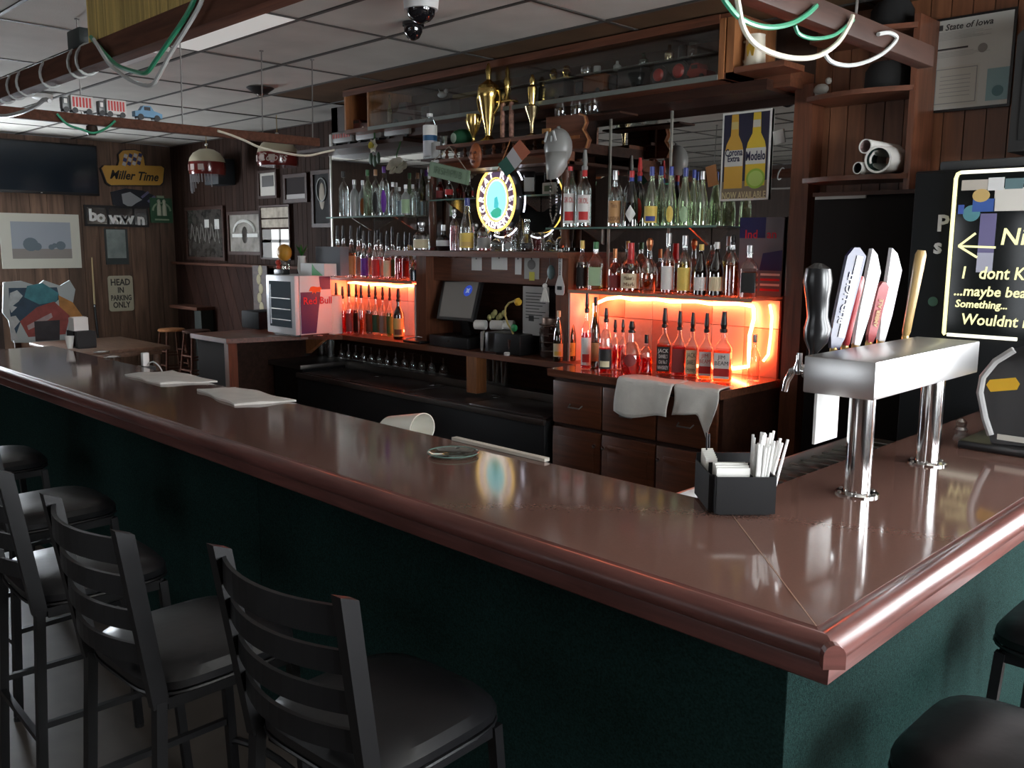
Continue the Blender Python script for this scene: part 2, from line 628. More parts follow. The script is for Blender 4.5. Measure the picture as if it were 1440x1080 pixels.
# arched end block let into the rail corner
dx = Vector((1, 1, 0)).normalized()
arch = [(-.02, BZ - .038)] + [(-.02 * math.cos(t), BZ - .014 + .022 * math.sin(t)) for t in [math.pi * i / 8 for i in range(9)]] + [(.02, BZ - .038)]
MB().prism(arch, (BX - .001, BY + .001, 0), dx, (0, 0, 1), 0.004, 0.0225).build('corner_block', NOSE, bar)
MB().bar((IX, IY, BZ + .0001), (BX - INS, BY + INS, BZ + .0001), .0028, .0012).build('mitre_joint', c('joint_filler', (.34, .2, .14), .4), bar)
OV = 0.16
SX = PZ(283, 690, 0.9).x
MB().box(XE + .1, SX - .002, BY + OV, BY + OV + .03, 0.0, .985).build('front_panel', CARPET, bar)
MB().box(SX + .002, BX - OV - .001, BY + OV, BY + OV + .03, 0.0, .985).build('front_panel', CARPET, bar)
MB().box(BX - OV - .03, BX - OV, BY + OV + .001, YE, 0.0, .985).build('side_panel', CARPET, bar)
MB().box(XE + .1, IX + .1, IY - .13, IY - .1, 0, 1.03).box(IX + .1, IX + .13, IY - .1, YE, 0, 1.03).build('back_panel', WOODD, bar)
MB().box(XE + .1, XE + .13, BY + OV + .03, IY - .13, 0, 1.03).box(BX - OV, IX + .13, YE - .03, YE, 0, 1.03).build('end_panel', WOODD, bar)
MB().box(XE + .1, BX - OV - .03, BY + OV + .03, IY - .13, .95, 1.034).box(IX + .13, BX - OV - .03, IY - .13, YE - .03, .95, 1.034).build('top_support', WOODD, bar)
for (hx, hy) in ((505, 712), (895, 860)):
    q = PZ(hx, hy, .93)
    MB().box(q.x - .01, q.x + .01, BY + OV - .03, BY + OV, .93, .945).build('coat_hook', BRASS, bar)

# ------------------------------------------------------------------ back bar furniture
YM = 4.85                               # mirror plane
CZ = 1.0                                # counter height
BB = thing('back_bar', 'dark red brown wooden back bar with mirrors, posts and shelves behind the bar', 'back bar', (-5, 4.6, 0))
CT = 0.04
MB().prism([(-7.5, 4.85), (-7.5, 3.52), (-6.85, 3.52), (-6.70, 4.2), (-6.5, 4.42), (-3.84, 4.42), (-3.84, 4.85)], (0, 0, 0), (1, 0, 0), (0, 1, 0), CZ - CT, CZ).build('counter', WOOD, BB)
MB().box(-7.45, -6.9, 3.56, 3.6, 0, CZ - CT).build('end_panel', c('brown_laminate', (0.03, 0.024, 0.022), 0.8, spec=.08), BB)['label'] = 'plain brown laminate end panel'
MB().box(-6.93, -6.86, 3.54, 3.62, 0, CZ - CT).build('corner_post', WOODV, BB)
MB().box(-7.45, -7.4, 3.6, 4.85, 0, CZ - CT).box(-7.4, -3.84, 4.8, 4.85, 0, CZ - CT).build('back_panel', WOODD, BB)
MB().prism([(0, 0), (.28, 0), (.02, -.14), (0, -.14)], (-6.86, 4.3, CZ - CT), (1, 0, 0), (0, 0, 1), -.02, .02).build('bracket', WOODL, BB)
qx = PY(663, 520, 4.42).x
MB().box(qx - .055, qx + .055, 4.42, 4.52, .69, CZ - CT).build('divider_post', WOODL, BB)
# mirrors: left, centre, right panes
xa, xb, xc_, xd_ = -7.25, -5.72, -4.10, -2.56
MB().box(xa - .03, xd_, YM + .005, YM + .04, CZ, 2.68).build('backing_board', WOODD, BB)
s1, s2 = PY(858, 250, YM).x, PY(943, 250, YM).x
for (p, q) in ((xa, xb - .04), (xb + .06, -4.95), (-4.948, xc_ - .06), (xc_ + .06, s1 - .002), (s1 + .002, s2 - .002), (s2 + .002, xd_)):
    MB().box(p, q, YM - .004, YM + .004, 1.49, 2.63).build('mirror_pane', MIRROR, BB)
ALU = c('aluminium_channel', (0.55, 0.55, 0.5), 0.35, metal=0.8)
for xx in (s1, s2, xa):
    MB().box(xx - .006, xx + .006, YM - .012, YM - .002, 1.49, 2.63).build('mirror_channel', ALU, BB)
MB().box(xa, -5.9, YM - .012, YM - .003, 2.60, 2.635).build('mirror_channel', ALU, BB)
# ledge over the mirrors, posts
MB().box(xa - .05, -5.75, 4.52, YM + .04, 2.585, 2.615).build('ledge', WOODD, BB)
MB().box(-4.2, -2.5, 4.62, YM + .04, 2.635, 2.73).build('ledge', WOOD, BB)
MB().box(-2.715, -2.42, 4.40, 4.62, 2.70, 2.73).build('ledge', WOOD, BB)
for (px_, ) in ((-5.70,), (-4.255,)):
    MB().lathe([(.04, 1.76), (.04, 1.80), (.03, 1.82), (.035, 2.0), (.028, 2.2), (.036, 2.3), (.03, 2.34), (.042, 2.36), (.042, 2.40)], (px_, 4.78, 0), 12).build('turned_column', WOODV, BB)
MB().box(PY(1112, 250, 4.76).x, PY(1137, 250, 4.76).x, 4.76, 4.9, 0, 2.66).build('end_post', WOODV, BB)
# centre cabinet: cornice, spindle gallery, shelf
zs = PY(690, 200, 4.32).z
tx0, tx1_ = PY(622, 215, 4.28).x, PY(776, 205, 4.28).x
MB().box(tx0, tx1_, 4.22, 4.62, zs - .025, zs).build('trophy_shelf', WOOD, BB)
MB().prism([(4.28, zs - .17), (4.22, zs - .13), (4.25, zs - .11), (4.25, zs - .09), (4.5, zs - .09), (4.5, zs - .17)], (0, 0, 0), (0, 1, 0), (0, 0, 1), tx0, tx1_).build('cornice', WOOD, BB)
for i in range(11):
    x = tx0 + .05 + i * (tx1_ - tx0 - .1) / 10
    MB().lathe([(.012, zs - .09), (.016, zs - .075), (.007, zs - .06), (.015, zs - .045), (.008, zs - .03), (.012, zs - .025)], (x, 4.28, 0), 8).build('gallery_spindle', WOODV, BB)
MB().box(tx0, tx1_, 4.45, YM - .01, zs - .09, zs - .025).build('frieze_board', WOODD, BB)
MB().box(tx0, tx1_, 4.45, YM - .01, zs - .17, zs - .15).build('frieze_soffit', WOODD, BB)
# centre wooden shelf and the register bay below it
MB().box(-5.86, -4.0, 4.42, YM, 1.69, 1.73).build('centre_shelf', WOOD, BB)
MB().box(-5.58, -4.06, YM - .05, YM - .004, CZ, 1.69).build('bay_back', WOODD, BB)
MB().box(-5.50, -4.10, 4.60, 4.64, 1.5, 1.69).build('note_board', WOOD, BB)
MB().box(-5.60, -5.48, 4.52, YM, CZ, 1.69).build('bay_post', WOODV, BB)
MB().box(-4.10, -3.99, 4.52, YM, CZ, 1.69).build('bay_post', WOODV, BB)
MB().prism([(0, 0), (.16, 0), (0, -.22)], (-5.60, 4.78, 1.69), (-1, 0, 0), (0, 0, 1), -.02, .02).build('bracket', WOOD, BB)
# glass shelves
GLASS = thin('shelf_glass', (0.82, 0.92, 0.88), 0.12)
GEDGE = mat('glass_edge', (0.12, 0.2, 0.17), 0.2)
zl, zr_ = PY(530, 304, 4.6).z, PY(900, 319, 4.6).z
for (x0, x1, z, y0) in ((-6.85, -5.74, zl, 4.52), (-4.20, -2.86, zr_, 4.52), (-5.62, -4.31, 2.13, 4.68)):
    g = MB().box(x0, x1, y0, YM - .012, z - .010, z).build('glass_shelf', GLASS, BB)
    MB().box(x0, x1, y0 - .003, y0, z - .011, z + .001).build('polished_edge', GEDGE, g)
    for xx in (x0 + .25, x1 - .25):
        MB().prism([(0, 0), (-.22, 0), (-.02, -.10), (0, -.10)], (xx, YM - .012, z - .011), (0, 1, 0), (0, 0, 1), -.008, .008).build('shelf_bracket', CHROME, g)
# lit niches
PANELT = mat('niche_tile', (0.62, 0.55, 0.5), 0.25, 0, 0.6, bump=0.6, bscale=35)
PANELE = mat('niche_tile_dark', (0.5, 0.3, 0.25), 0.3, 0, 0.6, bump=0.6, bscale=25)
MZ = 1.48
zm_r = PY(940, 414, 4.55).z
zm_l = PY(530, 393, 4.55).z


def niche(x0, x1, z, nx, nm):
    ms = MB().box(x0, x1, 4.5, YM - .005, z - .014, z).build('middle_shelf', thin('frosted_shelf_glass', (.9, .85, .82), .08, .2, body=((.6, .5, .45), .45)), BB)
    MB().box(x0, x1, 4.494, 4.4995, z - .020, z + .002).build('shelf_edge', mat('mid_shelf_edge', (0.35, 0.2, 0.14), 0.35), ms)
    n0 = (x1 - x0) / nx
    zmid = (CZ + z) / 2
    for i in range(nx):
        for (z0, z1) in ((CZ + .002, zmid + .05), (zmid + .054, z - .024)):
            MB().box(x0 + i * n0 + .002, x0 + (i + 1) * n0 - .002, YM - .03, YM - .006, z0, z1).build('niche_tile', PANELT if (i * 7 + int(z0 * 10)) % 3 else PANELE, BB)
    MB().box(x0 - .015, x0, 4.52, YM, CZ, z - .022).build('niche_side', PANELT, BB)
    if nm == 'left':
        MB().box(x1, x1 + .015, 4.52, YM, CZ, z - .022).build('niche_side', PANELT, BB)


niche(-7.0, -5.63, zm_l, 6, 'left')
niche(-3.97, -2.60, zm_r, 6, 'right')


def rope(name, pts, rgb, st, label, r=0.011):
    m = mat(name + '_glow_' + label[:4], rgb, 0.4, emis=(rgb, st))
    o = MB().tube(pts, r, 6).build(name, m)
    return tag(o, label, 'rope light')


zt = zm_r - .055
yr = YM - .06
rope('rope_light', [(-3.90, yr - .1, 1.30), (-3.92, yr - .08, 1.38), (-3.86, yr - .02, zt - .01)] + [(-3.86 + i * .1, yr, zt + .006 * math.sin(i * 2.1)) for i in range(1, 12)] + [(-2.755, yr, zt - .02), (-2.75, yr, zt - .08), (-2.755, yr - .03, 1.25), (-2.76, yr - .02, 1.12), (-2.77, yr, 1.06), (-2.88, yr, 1.035), (-3.1, yr, 1.03)],
     (1.0, 0.13, 0.042), 62, 'glowing red rope light looped inside the right lit niche')
rope('rope_light', [(-2.655, YM - .05, zt + .01), (-2.638, YM - .05, zt - .06), (-2.640, YM - .05, 1.25), (-2.65, YM - .05, 1.14), (-2.68, YM - .05, 1.10)], (1.0, 0.16, 0.05), 45, 'red rope light hanging down beside the end post', 0.008)
zt = zm_l - .06
rope('rope_light', [(-6.92, yr, 1.3), (-6.92, yr, zt)] + [(-6.92 + i * .11, yr, zt + .008 * math.sin(i * 1.7)) for i in range(1, 11)] + [(-5.74, yr, zt), (-5.70, yr, zt - .05), (-5.70, yr, 1.13), (-5.76, yr, 1.06), (-5.95, yr, 1.05)],
     (1.0, 0.40, 0.13), 140, 'glowing amber rope light round the left lit niche')

# right base cabinet
CAB = thing('base_cabinet', 'dark wooden base cabinet with drawers and doors under the red lit niche', 'cabinet', (-3.2, 4.45, 0))
CX0, CX1, CYF = -3.83, -2.56, 4.17
MB().box(CX0, CX1, CYF - .02, YM, CZ - .045, CZ + .001).build('worktop', mat('cabinet_worktop', (0.13, 0.05, 0.03), 0.2, coat=0.4, grain=((3, 40, 40), 0.3)), CAB)
MB().box(CX0 + .03, CX1 - .005, CYF + .02, YM, 0.08, CZ - .045).box(CX0 + .06, CX1 - .03, CYF + .06, YM, 0, .08).build('body', WOODD, CAB)
dw = (CX1 - CX0 - .05) / 3
WCAB = mat('cabinet_front_wood', (0.12, 0.038, 0.017), 0.35, coat=0.2, grain=((3, 40, 40), 0.3))
for i in range(3):
    a, b = CX0 + .035 + i * dw, CX0 + .035 + (i + 1) * dw - .012
    d = MB().rbox(a, b, CYF - .002, CYF + .02, .66, .93, .006).build('drawer', WCAB, CAB)
    mx = (a + b) / 2
    MB().tube([(mx - .05, CYF - .002, .79), (mx - .045, CYF - .028, .775), (mx + .045, CYF - .028, .775), (mx + .05, CYF - .002, .79)], .005, 6).build('handle', DSTEEL, d)
    d = MB().rbox(a, b, CYF - .002, CYF + .02, .10, .635, .006).build('door', WCAB, CAB)
    MB().rbox(a + .05, b - .05, CYF - .006, CYF, .15, .58, .004).build('raised_panel', WCAB, d)
    kx = b - .03 if i == 0 else a + .03
    MB().lathe([(.006, 0), (.006, .012), (.014, .018), (.012, .028), (.004, .03)], (kx, CYF - .002, .56), 10, axis=(0, -1, 0)).build('knob', CHROME, d)

# bottle cooler / ice bins between the bars
CO = thing('bottle_cooler', 'long black bottle cooler with steel sliding lids behind the bar', 'cooler', (-5.3, 4.4, 0))
cx0, cx1, cyf, cz = -6.83, -3.86, 4.16, .65
MB().rbox(cx0, cx1, cyf, 4.66, 0.03, cz, .012).build('body', mat('black_cooler_body', (0.012, 0.014, 0.017), 0.5), CO)
LIDM = mat('cooler_lid', (0.09, 0.075, 0.075), 0.3, 0.6)
for i in range(4):
    a = cx0 + .03 + i * (cx1 - cx0 - .06) / 4
    b = a + (cx1 - cx0 - .06) / 4 - .008
    l = MB().rbox(a, b, cyf + .03, 4.62, cz, cz + .014 + .006 * (i % 2), .004).build('sliding_lid', LIDM, CO)
    MB().lathe([(.03, 0), (.03, .004), (.02, .008)], (b - .08, cyf + .38, cz + .014 + .006 * (i % 2)), 12).build('lid_pull', CHROME, l)
MB().rbox(cx0, cx1, cyf - .012, cyf + .02, cz - .03, cz + .012, .005).build('front_rail', DSTEEL, CO)
MB().rbox(cx0, cx1, 4.665, 4.79, .55, .72, .006).build('glass_ledge', DSTEEL, CO)
MB().rbox(-7.39, cx0 - .002, 4.2, 4.79, .68, .72, .006).build('corner_ledge', DSTEEL, CO)
MB().box(-7.36, cx0 - .05, 4.25, 4.75, 0, .68).build('corner_base', BLACK, CO)
MB().box(cx0 + .05, cx1 - .05, cyf + .05, 4.6, 0, .03).build('plinth', BLACK, CO)

# display case over the back bar
yc = 4.40
DC = thing('display_case', 'long glass fronted display case of model vehicles above the mirrors', 'display case', (-4.4, 4.6, 2.6))
xl0, xl1, xr0 = PY(484, 150, yc).x, PY(516, 150, yc).x, PY(1012, 60, yc).x
zb = PY(1010, 104, yc).z
MB().box(xl0, xr0 + .09, yc, YM, zb - .03, zb).build('bottom_board', WOOD, DC)
MB().box(xl0, xr0 + .09, yc, YM, ZC - .035, ZC - .012).build('top_board', WOOD, DC)
MB().box(xl0, xr0 + .09, YM - .01, YM, zb, ZC - .035).build('back_board', mat('case_back', (0.10, 0.055, 0.04), 0.35), DC)
MB().box(xl0, xl0 + .02, yc, YM - .01, zb, ZC - .035).build('end_board', WOODL, DC)
MB().box(xl1, xl1 + .02, yc, YM - .01, zb, ZC - .035).build('divider', WOODL, DC)
MB().box(xr0, xr0 + .035, yc - .005, YM - .01, zb - .03, ZC - .035).box(xr0 + .045, xr0 + .09, yc, YM - .01, zb - .03, ZC - .035).build('end_board', WOODL, DC)
MB().box(xl0, xr0, yc - .012, yc, ZC - .06, ZC - .012).build('top_rail', WOOD, DC)
MB().box(xl1 + .02, xr0, yc - .012, yc, zb - .032, zb - .004).build('bottom_rail', mat('grey_track', (0.2, 0.22, 0.2), 0.4, 0.4), DC)
MB().box(xl1 + .02, xr0, yc + .004, yc + .008, zb, ZC - .06).build('front_glass', thin('case_glass', (0.95, 0.97, 0.96), 0.02, top=.35), DC)
MB().box(xl1 + 1.0, xr0 - .02, 4.6, YM - .012, zb + .165, zb + .172).build('inner_glass_shelf', GLASS, DC)
MB().box(-6.0, -2.6, 4.55, YM, 2.62, zb - .03).build('valance', WOODD, DC)

# corner shelf right of the end post
CS = thing('corner_shelf', 'dark wooden corner shelves with rounded fronts beside the end post', 'shelf', (-2.15, 4.7, 2.1))
csx = PY(1141, 200, 4.70).x
for z in (PY(1200, 128, 4.6).z, PY(1220, 246, 4.6).z, 2.86):
    fr = [(csx, 4.89)] + [(csx + (-1.84 - csx) * i / 10, 4.62 - .07 * math.sin(math.pi * i / 10)) for i in range(11)] + [(-1.84, 4.89)]
    MB().prism(fr, (0, 0, 0), (1, 0, 0), (0, 1, 0), z - .025, z).build('rounded_shelf', WOOD, CS)
MB().box(-1.86, -1.83, 4.63, 4.89, 2.06, 2.9).build('side_board', WOODV, CS)
# ------------------------------------------------------------------ bottles
# unit prototypes: height 1, body diameter 1; part meshes are shared, each bottle has its own materials and scale
SH = {
    'std': dict(body=[(.0, .0), (.42, .0), (.5, .02), (.5, .50), (.47, .56), (.33, .65), (.19, .71), (.16, .78), (.16, .86)], neck=.16, top=.86, liq=.56, lab=(.07, .46, .502), e=2),
    'vodka': dict(body=[(0, 0), (.44, 0), (.5, .015), (.5, .58), (.44, .66), (.22, .74), (.17, .77), (.17, .90)], neck=.17, top=.90, liq=.60, lab=(.06, .52, .502), e=2),
    'long': dict(body=[(0, 0), (.44, 0), (.5, .015), (.5, .42), (.45, .54), (.30, .68), (.19, .78), (.16, .82), (.16, .91)], neck=.16, top=.91, liq=.5, lab=(.10, .36, .502), e=2),
    'pour': dict(body=[(0, 0), (.42, 0), (.5, .02), (.5, .47), (.46, .53), (.28, .60), (.19, .64), (.17, .68), (.17, .76)], neck=.17, top=.76, liq=.48, lab=(.06, .42, .502), e=2),
    'sqpour': dict(body=[(0, 0, 7), (.46, 0, 7), (.5, .015, 7), (.5, .44, 7), (.46, .49, 5), (.26, .57, 2), (.18, .60, 2), (.17, .72, 2)], neck=.17, top=.72, liq=.46, lab=(.05, .42, .502), e=7),
    'square': dict(body=[(0, 0, 7), (.46, 0, 7), (.5, .015, 7), (.5, .55, 7), (.46, .62, 5), (.24, .72, 2), (.17, .76, 2), (.17, .88, 2)], neck=.17, top=.88, liq=.5, lab=(.10, .48, .502), e=7),
    'squat': dict(body=[(0, 0), (.46, 0), (.5, .03), (.5, .42), (.46, .54), (.30, .64), (.15, .68), (.14, .80)], neck=.14, top=.80, liq=.4, lab=(.08, .38, .502), e=2),
    'round': dict(body=[(0, 0), (.30, 0), (.38, .03), (.48, .18), (.5, .30), (.46, .44), (.30, .56), (.16, .62), (.13, .80)], neck=.13, top=.80, liq=.36, lab=(.18, .40, .50), e=2),
    'taper': dict(body=[(0, 0), (.46, 0), (.5, .02), (.49, .36), (.40, .52), (.25, .68), (.17, .78), (.15, .88)], neck=.15, top=.88, liq=.45, lab=(.06, .34, .503), e=2),
    'gourd': dict(body=[(0, 0), (.40, 0), (.48, .05), (.5, .20), (.40, .36), (.20, .46), (.14, .55), (.17, .72), (.14, .85)], neck=.14, top=.85, liq=.26, lab=(.10, .26, .49), e=2),
}
CAPK = {'cap': [(1.12, 0), (1.15, .05), (1.15, .95), (1.05, 1.0)], 'ball': [(.9, 0), (1.0, .2), (1.5, .45), (1.5, .8), (.8, 1.0)]}
MC = {}


def bm_get(kind, part):
    key = (kind, part)
    if key in MC:
        return MC[key]
    d = SH[kind]
    mb = MB()
    n = 20 if d['e'] == 2 else 24
    if part == 'glass_body':
        mb.lathe(d['body'], n=n)
    elif part == 'liquid':
        pr = [(max(p[0] - .035, 0), p[1] + (.012 if p[1] < .3 else 0), *(p[2:])) for p in d['body'] if p[1] < d['liq']]
        pr.append((pr[-1][0], d['liq'], *(pr[-1][2:])))
        mb.lathe(pr, n=n)
    elif part == 'label':
        z0, z1, r = d['lab']
        mb.arc_label(r * 1.012, z0, z1, R_(62 if d['e'] == 2 else 41), e=d['e'], n=12)
    elif part in ('round_label', 'diamond_label'):
        z0, z1, r = d['lab']
        zc, hh = (z0 + z1) / 2, (z1 - z0) / 2
        vs, fs = [(0, -r * 1.02, zc)], []
        dia = part == 'diamond_label'
        if dia:
            hh *= 1.2
        n_ = 16
        for q in (.34, .67, 1.0):
            for i in range(n_):
                t = 2 * math.pi * i / n_
                u, v = math.cos(t), math.sin(t)
                if dia:
                    k = abs(u) + abs(v)
                    u, v = u / k * 1.5, v / k
                a = .55 * u * q
                vs.append((r * 1.02 * math.sin(a), -r * 1.02 * math.cos(a), zc + hh * v * q))
        fs = [(0, 1 + (i + 1) % n_, 1 + i) for i in range(n_)]
        for j in range(2):
            for i in range(n_):
                a, b = 1 + j * n_ + i, 1 + j * n_ + (i + 1) % n_
                fs.append((a, b, b + n_, a + n_))
        mb.add(vs, fs, True)
    elif part == 'neck_label':
        mb.lathe([(d['neck'] * 1.06, d['top'] - .1), (d['neck'] * 1.06, d['top'] - .01)], n=14)
    elif part in CAPK:
        z0 = d['top'] - .03
        mb.lathe([(d['neck'] * a, z0 + b * (1 - z0)) for a, b in CAPK[part]], n=14)
    elif part == 'wax':
        z0 = d['top'] - .2
        mb.lathe([(d['neck'] * 1.5, z0 - .02), (d['neck'] * 1.25, z0 + .05), (d['neck'] * 1.15, 1.0)], n=14)
    elif part == 'pourer':
        z0, k_ = d['top'] - .02, d['neck']
        mb.lathe([(k_ * 1.1, z0), (k_ * 1.25, z0 + .01), (k_ * 1.25, z0 + .05), (k_ * .9, z0 + .06), (k_ * 1.15, z0 + .11), (k_ * .75, 1.0)], n=12)
        mb.add([], [])
    me = mb.mesh(part)
    me.materials.append(BLACK)
    MC[key] = me
    return me


def inst(name, me, m, parent, loc=(0, 0, 0)):
    o = bpy.data.objects.new(name, me)
    COL.objects.link(o)
    o.parent = parent
    o.location = loc
    o.material_slots[0].link = 'OBJECT'
    o.material_slots[0].material = m
    ORG[o] = Vector((0, 0, 0))
    return o


CLEAR = thin('clear_glass', (0.93, 0.96, 0.95), 0.13)
FROST = thin('frosted_glass', (0.75, 0.78, 0.77), 0.10, 0.25, body=((0.55, 0.58, 0.57), 0.55))
GREENG = thin('pale_green_glass', (0.78, 0.88, 0.72), 0.11, body=((.55, .62, .45), .12))
DARKG = thin('dark_brown_glass', (0.13, 0.05, 0.02), 0.10, body=((.02, .008, .005), .55))
BLACKG = thin('black_glass', (0.03, 0.03, 0.04), 0.10, body=((.01, .01, .012), .85))
OLIVE = thin('olive_glass', (0.18, 0.2, 0.05), 0.10, body=((.03, .035, .01), .4))
REDG = thin('ruby_glass', (0.6, 0.06, 0.04), 0.1)
LQ = {
    'clear': thin('clear_spirit', (0.95, 0.97, 0.97), 0.03),
    'amber': thin('amber_spirit', (0.85, 0.36, 0.08), 0.03, body=((.5, .15, .03), .12)),
    'dark': thin('dark_spirit', (0.35, 0.08, 0.03), 0.03, body=((.12, .02, .01), .25)),
    'red': thin('red_spirit', (0.9, 0.06, 0.05), 0.03, body=((.6, .02, .02), .3)),
    'pink': thin('pink_spirit', (0.95, 0.45, 0.5), 0.03, body=((.7, .2, .25), .2)),
    'purple': thin('purple_spirit', (0.55, 0.2, 0.5), 0.03, body=((.3, .08, .25), .3)),
    'orange': thin('orange_spirit', (0.95, 0.45, 0.15), 0.03, body=((.7, .22, .05), .3)),
    'blue': thin('blue_spirit', (0.05, 0.35, 0.6), 0.03, body=((.02, .15, .3), .35)),
    'green': thin('green_spirit', (0.5, 0.75, 0.3), 0.03, body=((.2, .35, .08), .2)),
    'gold': thin('gold_spirit', (0.9, 0.75, 0.3), 0.03, body=((.5, .35, .08), .15)),
}
PAL = {
    'white': (.78, .77, .74), 'cream': (.72, .62, .40), 'black': (.015, .014, .014), 'yellow': (.75, .55, .12), 'red': (.55, .03, .03), 'blue': (.04, .06, .28), 'tan': (.50, .27, .11),
    'brown': (.13, .05, .025), 'green': (.05, .20, .07), 'purple': (.16, .03, .36), 'gold': (.62, .42, .14), 'silver': (.55, .55, .55), 'copper': (.45, .18, .08), 'orange': (.65, .22, .06), 'grey': (.25, .25, .24), 'pale green': (.35, .5, .3), 'pale blue': (.45, .6, .7), 'dark green': (.02, .08, .04), 'maroon': (.22, .03, .03)}


def lab(nm):
    return mat('label_' + nm.replace(' ', '_'), PAL[nm], 0.6)


def cap(nm):
    return mat('cap_' + nm.replace(' ', '_'), PAL[nm], 0.35, 0.8 if nm in ('gold', 'silver', 'copper') else 0.0)


def bottle(kind, px, by, ty, wpx, desc, where, place, glass=CLEAR, liq=None, label=None, lkind='label', top='pourer', topc='black', neck=None, words=None, wcol='black', second=None, group=None, turn=0.0):
    """place: ('Y', depth) on a shelf or ('Z', height) on a counter; by, ty: pixel rows of base and top"""
    p = PY(px, by, place[1]) if place[0] == 'Y' else PZ(px, by, place[1])
    if len(place) > 2:
        p.z = place[2]
    dd = depth(p)
    h = (by - ty) * dd / F_PX
    w_ = wpx * dd / F_PX
    view = math.atan2(p.x, p.y)          # turn the label towards the room
    t = thing('bottle', (desc + ' ' + where), 'bottle', p, -view * .8 + turn, group or ('bottles ' + where), True)
    t.scale = (w_, w_, h)
    inst('glass_body', bm_get(kind, 'glass_body'), glass, t)
    if liq:
        inst('liquid', bm_get(kind, 'liquid'), LQ[liq], t)
    if label:
        lo = inst(lkind, bm_get(kind, lkind), lab(label), t)
        lo['label'] = label + ' paper label'
        z0, z1, r = SH[kind]['lab']
        if second:
            mb = MB().arc_label(r * 1.022, z0 + (z1 - z0) * .1, z0 + (z1 - z0) * .4, R_(40), e=SH[kind]['e'])
            me = mb.mesh('label_band')
            me.materials.append(BLACK)
            inst('label_band', me, lab(second), lo)
        if words:
            for i, wd in enumerate(words):
                if not wd:
                    continue
                s_ = min(.115, (z1 - z0) / (len(words) + .6))
                o = text('lettering', wd, s_ * h, lab(wcol), lo, (0, -r * 1.035 - .004, z1 - (i + .75) * (z1 - z0) / (len(words) + .35)), ext=.002)
                ln = max(len(wd), 3) * .56 * s_ * h
                k = min(1.0, .66 * w_ / ln)
                o.matrix_local = LM[o] @ Matrix.Diagonal((k / w_, 1 / h, 1, 1))
    if neck:
        inst('neck_label', bm_get(kind, 'neck_label'), lab(neck), t)
    if top:
        inst(top if top != 'ball' else 'stopper', bm_get(kind, top if top != 'stopper' else 'ball'), cap(topc) if topc != 'glass' else CLEAR, t)
    return t


# upper left glass shelf -------------------------------------------------------
W1 = 'on upper left glass shelf'
P1 = ('Y', 4.62, zl + .001)
P1b = ('Y', 4.74, zl + .001)
bottle('vodka', 484, 304, 241, 14, 'clear vodka bottle with a dark stopper at the mirror edge', W1, P1, liq='clear', topc='black', top='cap')
bottle('vodka', 499, 304, 253, 13, 'frosted white bottle next to the orange label bottle', W1, P1, glass=FROST, top='cap', topc='silver')
bottle('vodka', 511, 304, 253, 12, 'frosted bottle with an orange label', W1, P1b, glass=FROST, label='orange', lkind='round_label', top='cap', topc='silver')
bottle('vodka', 518, 303, 239, 13, 'clear bottle with a green cap', W1, P1, glass=GREENG, liq='clear', top='cap', topc='green')
bottle('vodka', 529, 303, 239, 13, 'clear bottle with a dark round label and tan cap', W1, P1, liq='clear', label='black', lkind='round_label', top='cap', topc='tan')
bottle('vodka', 541, 303, 235, 14, 'clear bottle with a purple cap and purple label', W1, P1, liq='clear', label='purple', lkind='round_label', top='cap', topc='purple')
bottle('vodka', 553, 303, 257, 12, 'plain clear short bottle beside the purple capped one', W1, P1, liq='clear', top='cap', topc='silver')
bottle('vodka', 562, 302, 262, 11, 'clear bottle with a pale blue label', W1, P1b, liq='clear', label='pale blue', top='cap', topc='silver')
bottle('vodka', 571, 302, 260, 13, 'frosted bottle with a pale green label band', W1, P1, glass=FROST, label='pale green', top='cap', topc='silver')
bottle('vodka', 581, 302, 259, 11, 'slim clear bottle at the column end', W1, P1b, liq='clear', top='cap', topc='silver')
# small glass shelf behind the lit sign
W2 = 'on narrow glass shelf behind lit sign'
for i, (px, ty, wd, kd, gl, lq, lb, tp, tc, ds) in enumerate((
        (594, 243, 11, 'long', OLIVE, None, None, 'cap', 'black', 'slim green glass bottle'),
        (604, 250, 11, 'std', CLEAR, 'clear', None, 'cap', 'silver', 'clear bottle with silver cap'),
        (619, 254, 12, 'squat', REDG, None, 'maroon', 'cap', 'black', 'squat reddish bottle'),
        (632, 252, 13, 'round', CLEAR, 'dark', 'red', 'cap', 'silver', 'round bottle with a red label'),
        (745, 236, 17, 'square', BLACKG, None, 'grey', 'cap', 'black', 'square black bottle with a grey label'))):
    bottle(kd, px, 286, ty, wd, ds, W2, ('Y', 4.74, 2.131), glass=gl, liq=lq, label=lb, top=tp, topc=tc)
# upper right glass shelf ------------------------------------------------------
W3 = 'on upper right glass shelf'
P3 = ('Y', 4.60, zr_ + .001)
P3b = ('Y', 4.72, zr_ + .001)
bottle('vodka', 801, 318, 228, 19, 'clear cherry vodka bottle with a red cap', W3, P3, liq='clear', label='white', second='red', top='cap', topc='red', words=['SKOL', '', ''], wcol='red')
bottle('pour', 821, 318, 212, 20, 'clear cherry vodka bottle with a red neck and pourer', W3, P3, liq='clear', label='white', second='red', neck='red', words=['SKOL', '', ''], wcol='red', topc='grey')
bottle('std', 864, 317, 239, 19, 'clear vodka bottle with a tan paper label', W3, P3, liq='clear', label='tan', words=["Tito's", '', 'VODKA'], wcol='brown', top='cap', topc='silver')
bottle('long', 887, 317, 240, 19, 'dark bottle with a white diamond label and red cap', W3, P3, glass=BLACKG, label='white', lkind='diamond_label', top='cap', topc='red', neck='blue')
bottle('pour', 898, 317, 222, 17, 'black bottle with a round red seal behind the diamond label', W3, P3b, glass=BLACKG, label='red', lkind='round_label', neck='blue', topc='red')
